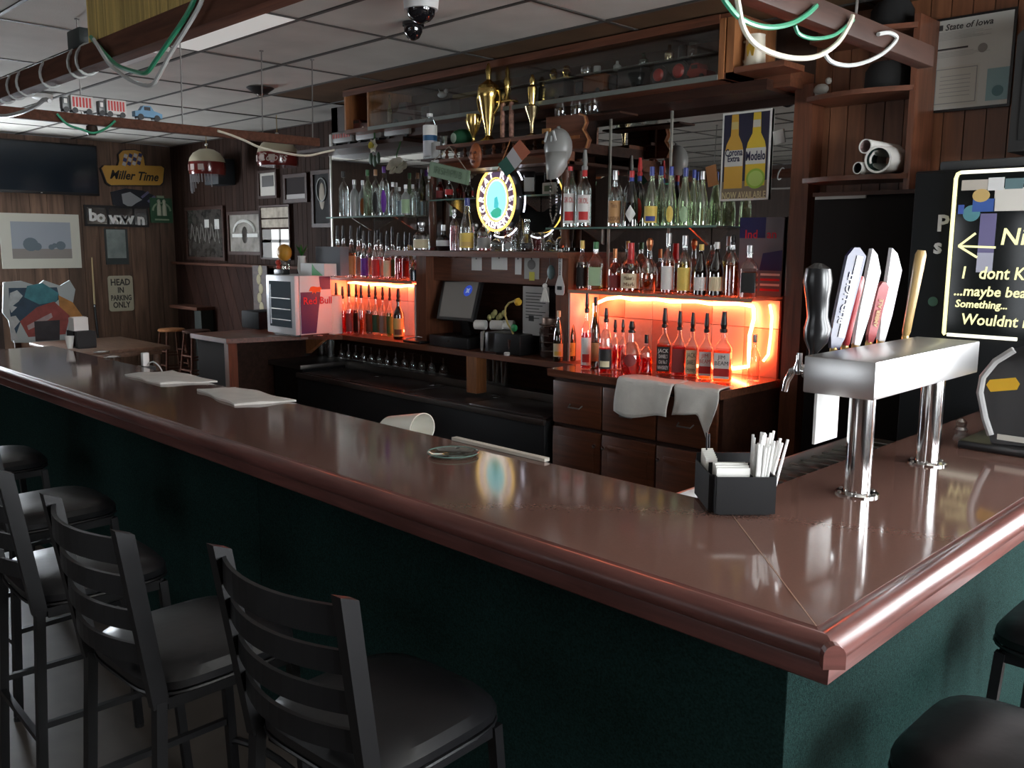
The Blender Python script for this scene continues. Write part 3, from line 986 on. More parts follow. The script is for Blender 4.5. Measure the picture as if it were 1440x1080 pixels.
bottle('taper', 915, 318, 236, 20, 'clear textured bottle with yellow and blue label', W3, P3, glass=GREENG, label='yellow', second='blue', top='cap', topc='blue')
bottle('taper', 928, 317, 234, 18, 'clear textured bottle with blue cap behind the labelled one', W3, P3b, glass=GREENG, top='cap', topc='blue')
bottle('taper', 942, 318, 236, 18, 'clear textured bottle with blue cap and a slim yellow label', W3, P3, glass=GREENG, label='yellow', lkind='round_label', top='cap', topc='blue')
bottle('taper', 962, 318, 238, 20, 'pale green textured bottle with a round label and blue cap', W3, P3, glass=GREENG, label='pale green', lkind='round_label', top='cap', topc='blue')
bottle('taper', 974, 317, 239, 17, 'pale textured bottle with blue cap in the back row', W3, P3b, glass=GREENG, top='cap', topc='blue')
bottle('taper', 986, 318, 243, 18, 'pale textured bottle with silver cap at the poster end', W3, P3, glass=GREENG, top='cap', topc='silver')
# centre wooden shelf
W4 = 'on centre shelf over register'
P4 = ('Y', 4.56, 1.731)
bottle('squat', 593, 346, 306, 24, 'squat clear tequila bottle with a cream label', W4, P4, liq='clear', label='cream', top='ball', topc='silver')
bottle('round', 624, 346, 310, 22, 'small round dark bottle with a white stopper', W4, P4, glass=BLACKG, label='silver', top='cap', topc='silver')
bottle('vodka', 639, 346, 288, 13, 'tall slim clear bottle with a silver stopper', W4, P4, liq='pink', top='ball', topc='silver')
bottle('taper', 657, 346, 273, 22, 'tall tapered clear bottle with a yellow label', W4, P4, liq='clear', label='yellow', second='gold', top='cap', topc='blue')
bottle('squat', 681, 346, 296, 20, 'clear brown tinted decanter under the lit sign', W4, P4, liq='pink', label='grey', top='ball', topc='glass')
bottle('round', 699, 346, 318, 20, 'low round clear bottle under the lit sign', W4, P4, liq='clear', top='ball', topc='glass')
bottle('squat', 716, 346, 312, 21, 'wide clear bottle with a round grey label', W4, P4, liq='clear', label='grey', lkind='round_label', top='ball', topc='glass')
bottle('gourd', 741, 345, 299, 19, 'gourd shaped clear bottle with a dark base', W4, P4, liq='dark', label='black', top='ball', topc='glass')
# middle shelf, left
W5 = 'over amber light'
P5 = ('Y', 4.62, zm_l + .001)
P5b = ('Y', 4.75, zm_l + .001)
row = [(476, 320, 'clear', None, 'clear bottle with black pourer at the mirror edge'), (484, 321, 'clear', None, 'clear bottle with black pourer'), (495, 320, 'orange', 'tan', 'bottle of orange liquor'), (505, 324, 'clear', 'pale blue', 'clear bottle with a pale blue label'),
       (513, 327, 'purple', 'purple', 'bottle of purple liquor'), (521, 328, 'clear', 'white', 'clear bottle with a white label'), (529, 330, 'pink', 'red', 'pink liquor bottle with a red label'), (537, 331, 'pink', 'white', 'pink liquor bottle with a white label'),
       (545, 332, 'orange', 'cream', 'bottle of orange liquor with a cream label'), (553, 331, 'clear', 'green', 'clear bottle with a green label'), (561, 333, 'red', None, 'bottle of bright red liquor'), (571, 335, 'pink', 'maroon', 'pink liquor bottle with a dark red label')]
for i, (px, ty, lq, lb, ds) in enumerate(row):
    bottle('pour', px, 391 + i * .45, ty, 10.5 if i % 2 else 11.5, ds + ', ' + nth(i) + ' from mirror', W5, P5 if i % 2 == 0 else P5b, liq=lq, label=lb)
bottle('squat', 584.5, 396, 357, 17, 'short square bottle of blue liquor', W5, ('Y', 4.56, zm_l + .001), liq='blue', top='cap', topc='silver')
# left counter in front of the amber niche
W6 = 'before amber niche'
row = [(474, 398, 466, 'dark', 'amber', None, DARKG, 'dark amber bottle half hidden'), (483, 403, 467, 'red', 'red', None, CLEAR, 'clear bottle of red liquor'), (492, 399, 468, 'red', 'red', 'maroon', CLEAR, 'red liquor bottle with a dark red label'),
       (502, 400, 467, 'dark', 'dark', 'black', CLEAR, 'dark liquor bottle with a black label'), (509, 401, 469, 'pink', 'amber', None, CLEAR, 'tall clear bottle of pale amber liquor'), (520, 400, 468, 'dark', 'dark', 'brown', CLEAR, 'dark liquor bottle with a brown label'),
       (529, 403, 469, 'gold', 'clear', 'dark green', CLEAR, 'clear bottle with a dark green label'), (539, 404, 470, 'gold', 'clear', 'grey', CLEAR, 'clear bottle with a grey label'), (549, 405, 471, 'green', 'green', 'green', CLEAR, 'bottle with a bright green label')]
for i, (px, ty, by, a, lq, lb, gl, ds) in enumerate(row):
    bottle('pour', px, by + 2, ty, 11, ds + ', ' + nth(i) + ' from paper towels', W6, ('Z', CZ + .001), glass=gl, liq=None if gl is DARKG else lq, label=lb)
bottle('pour', 561, 477, 406, 16, 'large brown liqueur bottle with a gold label standing ahead of the row', W6, ('Z', CZ + .001), glass=DARKG, label='gold', second='brown')
# middle shelf, right
W7 = 'on shelf above red light'
P7 = ('Y', 4.60, zm_r + .001)
row = [('std', 818, 409, 341, 17, 'dark', 'black', CLEAR, 'cap', 'yellow', 'dark amber whiskey bottle with a black label', None, 'white'), ('square', 837, 410, 343, 20, 'gold', 'pale green', CLEAR, 'cap', 'green', 'pale scotch bottle with a green cap', None, 'black'),
       ('squat', 864, 411, 352, 19, 'red', 'maroon', CLEAR, 'cap', 'copper', 'squat whiskey bottle with a copper stopper', None, 'white'), ('squat', 886, 412, 344, 28, 'amber', 'cream', CLEAR, 'wax', 'red', 'square shouldered bourbon bottle with red wax neck', ["Maker's", 'Mark'], 'brown'),
       ('round', 912, 413, 337, 24, 'amber', None, CLEAR, 'ball', 'copper', 'round bottle of copper coloured whiskey', None, 'white'), ('std', 938, 414, 330, 19, 'amber', 'white', CLEAR, 'cap', 'silver', 'whiskey bottle with a white label and dark drawing', None, 'black'),
       ('std', 961, 415, 333, 20, 'gold', 'yellow', CLEAR, 'cap', 'silver', 'bottle with a yellow pear drawing label', None, 'black'), ('long', 984, 416, 345, 19, None, 'white', DARKG, 'cap', 'yellow', 'dark brown bottle with a white label and yellow cap', None, 'black'),
       ('long', 1006, 417, 342, 20, None, 'cream', DARKG, 'cap', 'white', 'dark brown bottle with a cream label and white cap', None, 'maroon'), ('std', 1028, 418, 332, 19, 'amber', None, CLEAR, 'pourer', 'black', 'clear bottle of amber liquor with a pourer', None, 'black'),
       ('square', 1052, 419, 346, 23, 'amber', 'black', CLEAR, 'cap', 'silver', 'square whiskey bottle with a black label', None, 'white')]
for (kd, px, by, ty, wd, lq, lb, gl, tp, tc, ds, wds, wc) in row:
    bottle(kd, px, by, ty, wd, ds, W7, P7, glass=gl, liq=lq, label=lb, top=tp, topc=tc, words=wds, wcol=wc)
# counter before the red niche
W8 = 'on counter before red niche'
Zc = ('Z', CZ + .002)
bottle('long', 785, 508, 437, 15, 'green wine bottle with a pale yellow label', 'beside the big glass jar', Zc, glass=OLIVE, label='cream', top='cap', topc='cream', second='yellow')
bottle('long', 803, 507, 436, 14, 'green bottle with a large letter B on yellow', 'behind the wine bottle by the jar', ('Z', CZ + .001), glass=OLIVE, label='yellow', top='cap', topc='green', words=['B'], wcol='brown')
bottle('pour', 824, 519, 412, 15, 'clear bottle of red liquor with two white labels', W8, Zc, liq='red', label='white', second='red')
bottle('long', 836, 517, 418, 15, 'green bottle with an olive label', W8, Zc, glass=OLIVE, label='tan', top='cap', topc='black')
bottle('squat', 851, 525, 433, 20, 'short bottle of red liquor with a black label', W8, Zc, liq='red', label='black', second='cream', top='pourer')
bottle('pour', 864, 519, 449, 13, 'small dark capped bottle of red liquor', W8, Zc, liq='red')
bottle('pour', 875, 519, 449, 13, 'second small dark capped bottle of red liquor', W8, Zc, liq='red')
bottle('round', 887, 527, 451, 32, 'wide round bottle with an oval label and dark pourer', W8, Zc, liq='red', label='maroon', lkind='round_label', top='pourer')
bottle('squat', 908, 524, 470, 19, 'wide short bottle of red liquor beside the round bottle', W8, Zc, liq='red', top='cap', topc='black')
bottle('sqpour', 933, 525, 433, 21, 'square whiskey bottle with a black label and white lettering', W8, Zc, liq='amber', label='black', words=['JACK', "DANIEL'S", 'Old No.7', 'WHISKEY'], wcol='white')
bottle('sqpour', 954, 527, 437, 20, 'square whiskey bottle with a dark red label', W8, Zc, liq='red', label='maroon')
bottle('sqpour', 972, 529, 439, 18, 'square whiskey bottle with a cream label', W8, Zc, liq='amber', label='cream', words=['JACK', "DANIEL'S", 'Honey'], wcol='black')
bottle('sqpour', 991.5, 532, 440, 20, 'square bourbon bottle with a red and white label', W8, Zc, liq='amber', label='white', second='red', words=['JIM', 'BEAM', '', ''], wcol='red')
bottle('sqpour', 1015, 536, 438, 26, 'square bourbon bottle with the largest white label', W8, Zc, liq='amber', label='white', second='red', words=['JIM', 'BEAM', '', ''], wcol='black')
bottle('std', 1059, 536, 470, 17, 'clear empty bottle at the end post', W8, Zc, top='cap', topc='silver')
# ------------------------------------------------------------------ bar stools
def make_stool(name, label, loc, rz, group):
    t = thing(name, label, 'bar stool', loc, rz, group, True)
    m = MB()
    m.lathe([(.10, .695, 5), (.195, .70, 5), (.212, .715, 5), (.214, .735, 4.5), (.200, .755, 4), (.16, .766, 4), (.06, .770, 3)], n=40)
    m.build('seat', VINYL, t)
    MB().tube([(.213 * math.copysign(abs(math.cos(a)) ** .45, math.cos(a)), .213 * math.copysign(abs(math.sin(a)) ** .45, math.sin(a)), .706) for a in [2 * math.pi * (i + .5) / 32 for i in range(32)]], .005, 6, True).build('seat_piping', VINYL, t)
    f = MB()
    for (a, b) in (((-.18, .17), (.18, .17)), ((-.18, -.17), (.18, -.17)), ((-.18, -.17), (-.18, .17)), ((.18, -.17), (.18, .17))):
        f.bar((*a, .68), (*b, .68), .022, .03)
    f.build('seat_frame', METALB, t)
    for sx in (-1, 1):
        MB().bar((sx * .185, .175, .69), (sx * .215, .215, .012), .026).build('leg', METALB, t)
        p = MB().bar((sx * .215, -.235, .012), (sx * .198, -.195, .70), .030, .026)
        p.add([], [])
        # post above the seat, leaning back, with a slanted top
        a, b = Vector((sx * .198, -.195, .69)), Vector((sx * .212, -.262, 1.135))
        d = (b - a).normalized()
        s_ = Vector((1, 0, 0))
        n_ = d.cross(s_).normalized()
        hx, hy = .014, .02
        vs = [a + s_ * i * hx + n_ * j * hy for j in (-1, 1) for i in (-1, 1)] + [b + s_ * i * hx + n_ * j * hy + d * (.012 * -j) for j in (-1, 1) for i in (-1, 1)]
        p.add(vs, [(0, 2, 3, 1), (4, 5, 7, 6), (0, 1, 5, 4), (2, 6, 7, 3), (0, 4, 6, 2), (1, 3, 7, 5)])
        lg = p.build('back_leg', METALB, t)
        for y in (.215, -.235):
            MB().lathe([(.017, 0), (.017, .014), (.013, .016)], (sx * .215, y, 0), 10).build('floor_glide', BLACK, t if y > 0 else lg)
    for k in range(4):
        zc_ = 1.085 - k * .087
        hh = .030 if k == 0 else .024
        fr = (zc_ - .69) / .445
        y0 = -.195 - .067 * fr
        vs, fs = [], []
        N = 12
        for i in range(N + 1):
            u = 2 * i / N - 1
            x = u * (.198 + .014 * fr)
            y = y0 - .052 * (1 - u * u)
            for (dy, dz) in ((-.005, -hh), (.005, -hh), (.005, hh), (-.005, hh)):
                vs.append((x, y + dy, zc_ + dz - .01 * (1 - u * u) * 0))
        for i in range(N):
            for j in range(4):
                fs.append((i * 4 + j, i * 4 + (j + 1) % 4, i * 4 + 4 + (j + 1) % 4, i * 4 + 4 + j))
        fs += [(3, 2, 1, 0), (N * 4, N * 4 + 1, N * 4 + 2, N * 4 + 3)]
        MB().add(vs, fs).build('back_slat', METALB, t)
    arc = [(.205 * math.sin(a), .19 + .05 * math.cos(a), .27) for a in [-1.5 + 3.0 * i / 8 for i in range(9)]]
    MB().tube(arc, .011, 8).build('footrest', METALB, t)
    MB().bar((-.205, -.222, .30), (.205, -.222, .30), .018).build('stretcher', METALB, t)
    for sx in (-1, 1):
        MB().bar((sx * .205, -.22, .34), (sx * .203, .20, .34), .018).build('stretcher', METALB, t)
    return t


GS = 'bar stools round the bar'
st = make_stool('bar_stool', 'black ladder back bar stool with a vinyl seat, nearest the camera', (-1.54, 1.13, 0), .07, GS)
dup(st, (-2.19, 1.0, 0), .03, 'black ladder back bar stool, second from the near end of the long side')
dup(st, (-2.95, .99, 0), -.03, 'black ladder back bar stool, third from the near end of the long side')
dup(st, (-3.74, 1.13, 0), .05, 'black ladder back bar stool, fourth along, its seat seen beyond the third')
dup(st, (-4.75, 1.2, 0), 0, 'black ladder back bar stool, farthest of those on the long side')
dup(st, (-.455, 1.93, 0), math.pi / 2, 'black vinyl bar stool at the lit short side, nearer the corner')
dup(st, (-.50, 2.74, 0), math.pi / 2, 'black vinyl bar stool at the short side, behind the nearer one')

# ------------------------------------------------------------------ draught tower
T = thing('draught_tower', 'steel draught beer tower with two round posts and a long box of taps', 'beer tower', (-1.055, 2.75, BZ))
MB().rbox(-1.16, -.96, 2.30, 3.09, 1.374, 1.476, .004).build('tap_box', STEEL, T)
for y in (2.47, 3.0):
    x = -1.062
    p = MB().lathe([(.036, BZ + .004), (.036, 1.376)], (x, y, 0), 28).build('post', CHROME, T)
    MB().lathe([(.060, BZ), (.060, BZ + .005), (.040, BZ + .009)], (x, y, 0), 28).build('flange', CHROME, p)
    for a in range(6):
        MB().lathe([(.006, 0), (.006, .004), (.003, .006)], (x + .052 * math.cos(a), y + .052 * math.sin(a), BZ + .005), 8).build('screw', DSTEEL, p)
HC = {k: mat('tap_' + k, v, .3, coat=.25) for k, v in dict(blue=(.004, .006, .07), white=(.85, .85, .85), red=(.32, .03, .035), tan=(.45, .30, .12), black=(.01, .01, .011), silver=(.6, .62, .66)).items()}
XT = -1.205


def faucet(y, rz=0):
    f = MB().lathe([(.012, 0), (.012, .02), (.02, .022), (.02, .028), (.011, .03), (.011, .06)], (-1.16, y, 1.425), 14, axis=(-1, 0, 0))
    f.tube([(-1.205, y, 1.425), (-1.225, y, 1.42), (-1.24, y, 1.39), (-1.245, y, 1.36)], [.013, .012, .01, .009], 10)
    f.lathe([(.014, 1.415), (.016, 1.43), (.009, 1.45), (.009, 1.475)], (XT, y, 0), 12)
    return f.build('faucet', CHROME, T)


def handle(px, py, tx, ty, wpx, col, lab_, shape='flat', txt=None, tcol='white', side=None):
    b = PX(px, py, XT)
    b.z = 1.47
    dd = depth(b)
    top = PX(tx, ty, XT + .03)
    wd = wpx * dd / F_PX / 2
    fo = faucet(b.y)
    hd = MB()
    d = top - b
    if shape == 'flat':
        n_ = Vector((0.75, -.66, 0))
        s_ = d.cross(n_).normalized()
        n_ = s_.cross(d).normalized()
        prof = [(0, .45), (.06, .6), (.12, .8), (.8, 1.0), (.93, 1.0)]
        out = [(-wd * r, d.length * t) for t, r in prof] + [(-wd * .1, d.length), (wd * .5, d.length * .99), (wd, d.length * .90)] + [(wd * r, d.length * t) for t, r in reversed(prof[:-1])]
        hd.prism(out, b, s_ * -1, d.normalized(), -.010, .010)
    elif shape == 'blade':
        n_ = Vector((0.75, -.66, 0))
        s_ = d.cross(n_).normalized() * -1
        out = [(-wd * .4, 0), (wd * .4, 0), (wd * .8, d.length * .3), (wd * 1.1, d.length * .85), (wd * 1.2, d.length), (wd * .3, d.length * .95), (-wd * .8, d.length * .78), (-wd * .7, d.length * .3)]
        hd.prism(out, b, s_, d.normalized(), -.012, .012)
    else:
        hd.lathe([(wd * .5, 0), (wd * .75, d.length * .06), (wd * .8, d.length * .3), (wd, d.length * .8), (wd, d.length * .95), (wd * .7, d.length)], b, 14, axis=d)
    o = hd.build('tap_handle', HC[col], T)
    o['label'] = lab_
    MB().lathe([(.010, 0), (.012, .02), (.008, .03)], b - d.normalized() * .02, 10, axis=d).build('ferrule', BRASS, o)
    if side:
        s_ = d.cross(Vector((.75, -.66, 0))).normalized() * -1
        n_ = s_.cross(d).normalized() * -1
        if n_.dot(EYE - b) < 0:
            n_ = n_ * -1
        MB().obox(b + d * .52 + n_ * .0125 - s_ * wd * .3, d, s_, n_, d.length * .40, wd * .35, .002).build('inlay', HC[side], o)
    if txt:
        s_ = d.normalized()
        n_ = Vector((.75, -.66, 0))
        v_ = n_.cross(s_).normalized()
        nn = s_.cross(v_).normalized()
        text('lettering', txt, wd * 1.1, HC[tcol], o, b + d * .5 + nn * .0145 + v_ * 0, s_, v_, bold=.0004)
    return o


handle(1172, 497, 1206, 348, 26, 'blue', 'blue and silver tap handle with white lettering', txt='BUD LIGHT', side='silver', tcol='white')
handle(1188, 490, 1209, 388, 15, 'red', 'round red wooden tap handle', 'round')
handle(1203, 487, 1236, 352, 20, 'white', 'white blade shaped tap handle', 'blade')
handle(1222, 485, 1243, 396, 14, 'red', 'dark red tap handle with tiny lettering', 'flat', txt='AMBER ALE', tcol='tan')
handle(1238, 481, 1264, 350, 20, 'white', 'tall white pointed tap handle', 'blade')
handle(1273, 478, 1296, 352, 15, 'tan', 'slim tan tap handle with a dark foot', 'round')
b = PX(1141, 522, XT - .03)
fo = faucet(2.36)
pts = [(1143, 505), (1144, 495), (1147, 480), (1150, 462), (1150, 445), (1150, 420), (1150, 395), (1151, 378), (1152, 371)]
rad = [.014, .013, .034, .040, .030, .034, .042, .036, .014]
o = MB().tube([PX(x, y, XT - .035) for x, y in pts], rad, 16).build('tap_handle', HC['black'], T)
o['label'] = 'big rounded glossy black tap handle'
MB().lathe([(.011, 0), (.014, .02), (.012, .045)], PX(1143, 524, XT - .035), 12).build('ferrule', BRASS, o)
MB().tube([PX(1143, 524, XT - .035), PX(1150, 526, XT), (-1.16, 2.36, 1.42)], .010, 10).build('faucet', CHROME, T)
# white strip and drip tray
a, b = PX(1146, 552, -1.19), PX(1143, 625, -1.19)
tag(MB().box(-1.194, -1.186, PX(1145, 600, -1.19).y, PX(1176, 600, -1.19).y, b.z, 1.366).build('drip_shield', WHITE), 'white plastic shield hanging below the tap box', 'drip shield')
DT = thing('drip_tray', 'long steel drip tray along the inside of the short side', 'drip tray', (-1.36, 2.7, 1.0))
MB().box(-1.46, -1.275, 2.14, 3.5, 1.012, 1.018).build('tray_floor', mat('tray_steel', (.3, .3, .28), .3, 1.0), DT)
for (x0, x1) in ((-1.47, -1.46), (-1.284, -1.274)):
    MB().box(x0, x1, 2.14, 3.5, 1.012, 1.05).build('tray_edge', STEEL, DT)
MB().box(-1.46, -1.284, 2.14, 2.15, 1.012, 1.045).build('tray_edge', WHITE, DT)
for i in range(16):
    MB().box(-1.455, -1.29, 2.18 + i * .08, 2.20 + i * .08, 1.026, 1.030).build('grille_bar', DSTEEL, DT)
for y in (2.4, 3.2):
    MB().box(-1.40, -1.30, y - .05, y + .05, .96, 1.012).build('tray_bracket', DSTEEL, DT)

# ------------------------------------------------------------------ things on the bar top


def cloth_quad(name, pts, z, label, cat, nx=14, ny=8, amp=.004, th=.01, m=CLOTH, seed=1):
    rnd = random.Random(seed)
    a, b, c_, d_ = [Vector(p) for p in pts]
    ph = [rnd.uniform(0, 6) for _ in range(4)]
    top = []
    for j in range(ny + 1):
        for i in range(nx + 1):
            u, v = i / nx, j / ny
            p = (a * (1 - u) + b * u) * (1 - v) + (d_ * (1 - u) + c_ * u) * v
            e = min(u, 1 - u, v, 1 - v) * 8
            p = p + Vector((.006 * math.sin(v * 9 + ph[0]), .006 * math.sin(u * 11 + ph[1]), 0)) * (1 if e < .5 else .3)
            p.z = z + th * min(1, .45 + e) + amp * (math.sin(u * 8 + ph[2] + v * 3) * math.sin(v * 6 + ph[3]) + .8) + rnd.uniform(0, .0015)
            top.append(p)
    n = nx + 1
    bot = [Vector((p.x, p.y, z)) for p in top]
    k = len(top)
    fs = []
    for j in range(ny):
        for i in range(nx):
            q = j * n + i
            fs.append((q, q + 1, q + n + 1, q + n))
            fs.append((k + q + n, k + q + n + 1, k + q + 1, k + q))
    ring = list(range(n)) + [j * n + nx for j in range(1, ny + 1)] + [ny * n + i for i in range(nx - 1, -1, -1)] + [j * n for j in range(ny - 1, 0, -1)]
    for i in range(len(ring)):
        p, q = ring[i], ring[(i + 1) % len(ring)]
        fs.append((q, p, k + p, k + q))
    o = MB().add(top + bot, fs, True).build(name, m)
    return tag(o, label, cat)


cloth_quad('folded_towel', [PZ(x, y, BZ) for x, y in ((175, 528), (223, 541), (305, 538), (243, 523))], BZ + .0005, 'folded white bar towel, the one farther along the bar', 'towel', seed=3)
cloth_quad('folded_towel', [PZ(x, y, BZ) for x, y in ((279, 550), (330, 571), (416, 565), (332, 546))], BZ + .0005, 'folded white bar towel, the nearer of two on the bar', 'towel', seed=5)
p = PZ(637, 640, BZ)
g = thing('glass_dish', 'small shallow clear glass dish lying on the bar top', 'dish', p)
MB().lathe([(.0, BZ + .0006), (.075, BZ + .0006), (.085, BZ + .008), (.087, BZ + .011), (.080, BZ + .010), (.07, BZ + .004)], (p.x, p.y, 0), 28).build('bowl', thin('dish_glass', (.75, .82, .8), .22), g)
MB().tube([(p.x + .086 * math.cos(2 * math.pi * i / 24), p.y + .086 * math.sin(2 * math.pi * i / 24), BZ + .011) for i in range(24)], .002, 5, True).build('rim', GEDGE, g)
a, b = PZ(627, 621, BZ), PZ(750, 654, BZ)
tag(MB().box(a.x, b.x, IY - .005, IY + .02, BZ + .001, BZ + .012).build('edge_strip', c('cream_plastic', (.72, .68, .6), .4)), 'cream plastic strip along the inner edge of the bar', 'strip')
q = PZ(568, 596, 1.085)
cc = Vector((PY(571, 597, IY + .10).x, IY + .10, 1.035))
OV_ = thing('oval_bin', 'white oval plastic tube lying behind the inner bar edge', 'bin', (cc.x, cc.y, .95))
mb = MB()
vs, fs = [], []
N = 28
ax = Vector((.80, .35, .12)).normalized()
e1 = Vector((-.35, .85, .0)).normalized()
e2 = ax.cross(e1).normalized()
for (s_, rr) in ((-.075, .95), (.075, 1.0), (.075, .94), (-.065, .89)):
    for i in range(N):
        t = 2 * math.pi * i / N
        vs.append(cc + ax * s_ + e1 * (.105 * rr * math.cos(t)) + e2 * (.062 * rr * math.sin(t)))
for j in range(3):
    for i in range(N):
        fs.append((j * N + i, j * N + (i + 1) % N, (j + 1) * N + (i + 1) % N, (j + 1) * N + i))
fs.append(tuple(3 * N + i for i in range(N)))
fs.append(tuple(range(N - 1, -1, -1)))
mb.add(vs, fs, True).build('tube', c('cream_white', (.72, .71, .64), .35), OV_)
MB().box(cc.x - .12, cc.x + .12, cc.y - .06, cc.y + .07, .90, .968).build('support_shelf', WOODD, OV_)
MB().box(cc.x - .12, cc.x + .12, IY - .1, cc.y - .06, .90, .955).build('bracket', WOODD, OV_)

# bar caddy with straws near the corner
U = Vector((.70, .71, 0)).normalized()
V = Vector((-.71, .70, 0)).normalized()
ca = PZ(1006, 726, BZ)
CD = thing('bar_caddy', 'black plastic bar caddy holding napkins and straws near the bar corner', 'caddy', ca + U * .08 + V * .08)
hc = .105
zz = BZ + .001


def wall(a, b, z0, z1, t=.004):
    return MB().bar(a + Vector((0, 0, (z0 + z1) / 2)), b + Vector((0, 0, (z0 + z1) / 2)), t, z1 - z0)


c0 = Vector((ca.x, ca.y, 0))
W_, D_ = .155, .20
CP = c('caddy_plastic', (.010, .010, .011), .5, spec=.25)
MB().obox(c0 + U * W_ / 2 + V * .1 + Vector((0, 0, zz + .004)), U, V, (0, 0, 1), W_ / 2 - .01, .09, .004).build('base', CP, CD)
wall(c0, c0 + U * W_, zz + .006, zz + hc).build('front_wall', CP, CD)
wall(c0 + U * W_, c0 + U * W_ + V * .09, zz + .006, zz + hc).build('side_wall', CP, CD)
wall(c0, c0 + V * .025, zz + .006, zz + hc).build('side_wall', CP, CD)
wall(c0 - U * .012 + V * .028, c0 - U * .012 + V * D_, zz + .006, zz + hc).build('side_wall', CP, CD)
wall(c0 - U * .012 + V * .028, c0 + V * .026, zz + .006, zz + hc).build('step_wall', CP, CD)
wall(c0 - U * .012 + V * D_, c0 + U * W_ + V * D_, zz + .006, zz + hc + .02).build('back_wall', CP, CD)
wall(c0 + V * .10, c0 + U * W_ + V * .10, zz + .006, zz + hc + .015).build('divider', CP, CD)
wall(c0 + U * .10 + V * .004, c0 + U * .10 + V * .098, zz + .006, zz + hc - .005).build('divider', CP, CD)
for i in range(5):
    tp = MB().obox(c0 + U * (.05) + V * (.03 + i * .012) + Vector((0, 0, zz + .066 + .004 * (i % 3))), U, V + Vector((0, 0, .1)), (0, 0, 1), .044, .0012, .056)
    tag(tp.build('paper_napkin', PAPER), 'white paper napkin standing in the black corner caddy', 'napkin', 'napkins in the corner caddy')
rnd = random.Random(4)
STRAW = c('straw_paper', (.82, .82, .80), .6)
for i in range(34):
    bx = .108 + rnd.uniform(0, .04)
    by = .014 + rnd.uniform(0, .076)
    tx, ty_ = bx + .005 + (bx - .108) * .8 + rnd.uniform(-.004, .006), by + rnd.uniform(-.004, .004)
    p0 = c0 + U * bx + V * by + Vector((0, 0, zz + .012))
    p1 = c0 + U * tx + V * ty_ + Vector((0, 0, zz + .195 + rnd.uniform(-.018, .018)))
    tag(MB().tube([p0, p1], .0036, 6).build('drinking_straw', STRAW), 'white wrapped drinking straw bundled in the black corner caddy', 'straw', 'straws in the corner caddy')
for i, (u_, v_) in enumerate(((.012, .17), (.022, .185))):
    p0 = c0 + U * u_ + V * v_ + Vector((0, 0, zz + .012))
    tag(MB().tube([p0, p0 + Vector((-.006, .002, .175 - i * .006))], .0026, 6).build('stirrer', BLACK), 'thin black stirrer standing at the back of the corner caddy', 'stirrer', 'black stirrers in the corner caddy')
for i in range(6):
    pc = c0 + U * (.012) + V * (.12 + i * .011) + Vector((0, 0, zz + .075 + i * .003))
    tag(MB().obox(pc, U, V, (0, 0, 1), .016, .0016, .052).build('sugar_packet', PAPER), 'white sugar packet along the left side of the corner caddy', 'packet', 'packets in the corner caddy')

# far caddy
p = PZ(107, 489, BZ)
FC = thing('bar_caddy', 'black bar caddy with a napkin stack at the far end of the bar', 'caddy', p)
MB().rbox(p.x - .10, p.x + .10, p.y - .02, p.y + .10, BZ, BZ + .012, .003).build('base', CP, FC)
for (x0, x1, y0, y1) in ((-.10, .02, -.02, -.012), (-.10, .02, .09, .10), (-.10, -.092, -.012, .09), (.012, .02, -.012, .09), (.05, .10, -.02, -.012), (.05, .10, .09, .10), (.092, .10, -.012, .09), (.05, .058, -.012, .09)):
    MB().box(p.x + x0, p.x + x1, p.y + y0, p.y + y1, BZ + .012, BZ + .115).build('bin_wall', CP, FC)
for i in range(8):
    x = p.x - .086 + i * .0125
    tag(MB().box(x, x + .010, p.y - .008, p.y + .086, BZ + .014, BZ + .20 + .003 * (i % 3)).build('paper_napkin', PAPER), 'white paper napkin upright in the far black caddy', 'napkin', 'napkins in the far caddy')
cp_ = Vector((p.x + .036, p.y - .03, BZ + .012))
tag(MB().lathe([(.016, 0), (.030, .085), (.027, .085), (.014, .004)], Vector((p.x + .035, p.y - .05, BZ + .001)), 16).build('paper_cup', PAPER), 'small white cup between the bins of the far caddy', 'cup')
for i, (x, y) in enumerate(((143, 496), (158, 503))):
    q = PZ(x, y, BZ)
    tag(MB().lathe([(.02, 0), (.03, .004), (.028, .008), (.012, .012)], (q.x, q.y, BZ + .0005), 12, sy=1.8).build('metal_opener', CHROME), ('shiny metal bottle opener by the far caddy', 'small shiny bottle cap tray in front of the far caddy')[i], ('opener', 'tray')[i])

# ------------------------------------------------------------------ black machine on the short side
MC_ = thing('bar_machine', 'black countertop machine with a grey arched trim at the end of the bar', 'machine', (-.95, 3.5, BZ))
ym = 3.34
sil = [(1393, 622), (1386, 590), (1379, 552), (1382, 530), (1400, 507), (1428, 490), (1460, 480), (1560, 470), (1560, 640), (1400, 640)]
P3 = [PY(x, y, ym) for x, y in sil]
zmin = BZ + .03
MB().prism([(q.x, max(q.z, zmin)) for q in P3], (0, ym, 0), (1, 0, 0), (0, 0, 1), -.36, 0).build('body', BLACK, MC_)
MB().tube([PY(x, y, ym - .006) for x, y in ((1393, 612), (1385, 588), (1378, 552), (1382, 530), (1400, 508), (1426, 492))], .012, 8).build('arched_trim', c('grey_trim', (.42, .42, .42), .4), MC_)
MB().rbox(P3[0].x - .10, P3[7].x, ym - .03, ym + .40, BZ + .0005, zmin, .008).build('base', BLACK, MC_)
yl = [PY(x, y, ym - .002) for x, y in ((1387, 541), (1392, 534), (1428, 531), (1434, 540), (1430, 548), (1393, 551))]
MB().prism([(q.x, q.z) for q in yl], (0, ym, 0), (1, 0, 0), (0, 0, 1), 0, .003).build('yellow_sticker', c('yellow_sticker', (.72, .42, .03), .5), MC_)
a, b = PY(1403, 610, ym), PY(1475, 628, ym)
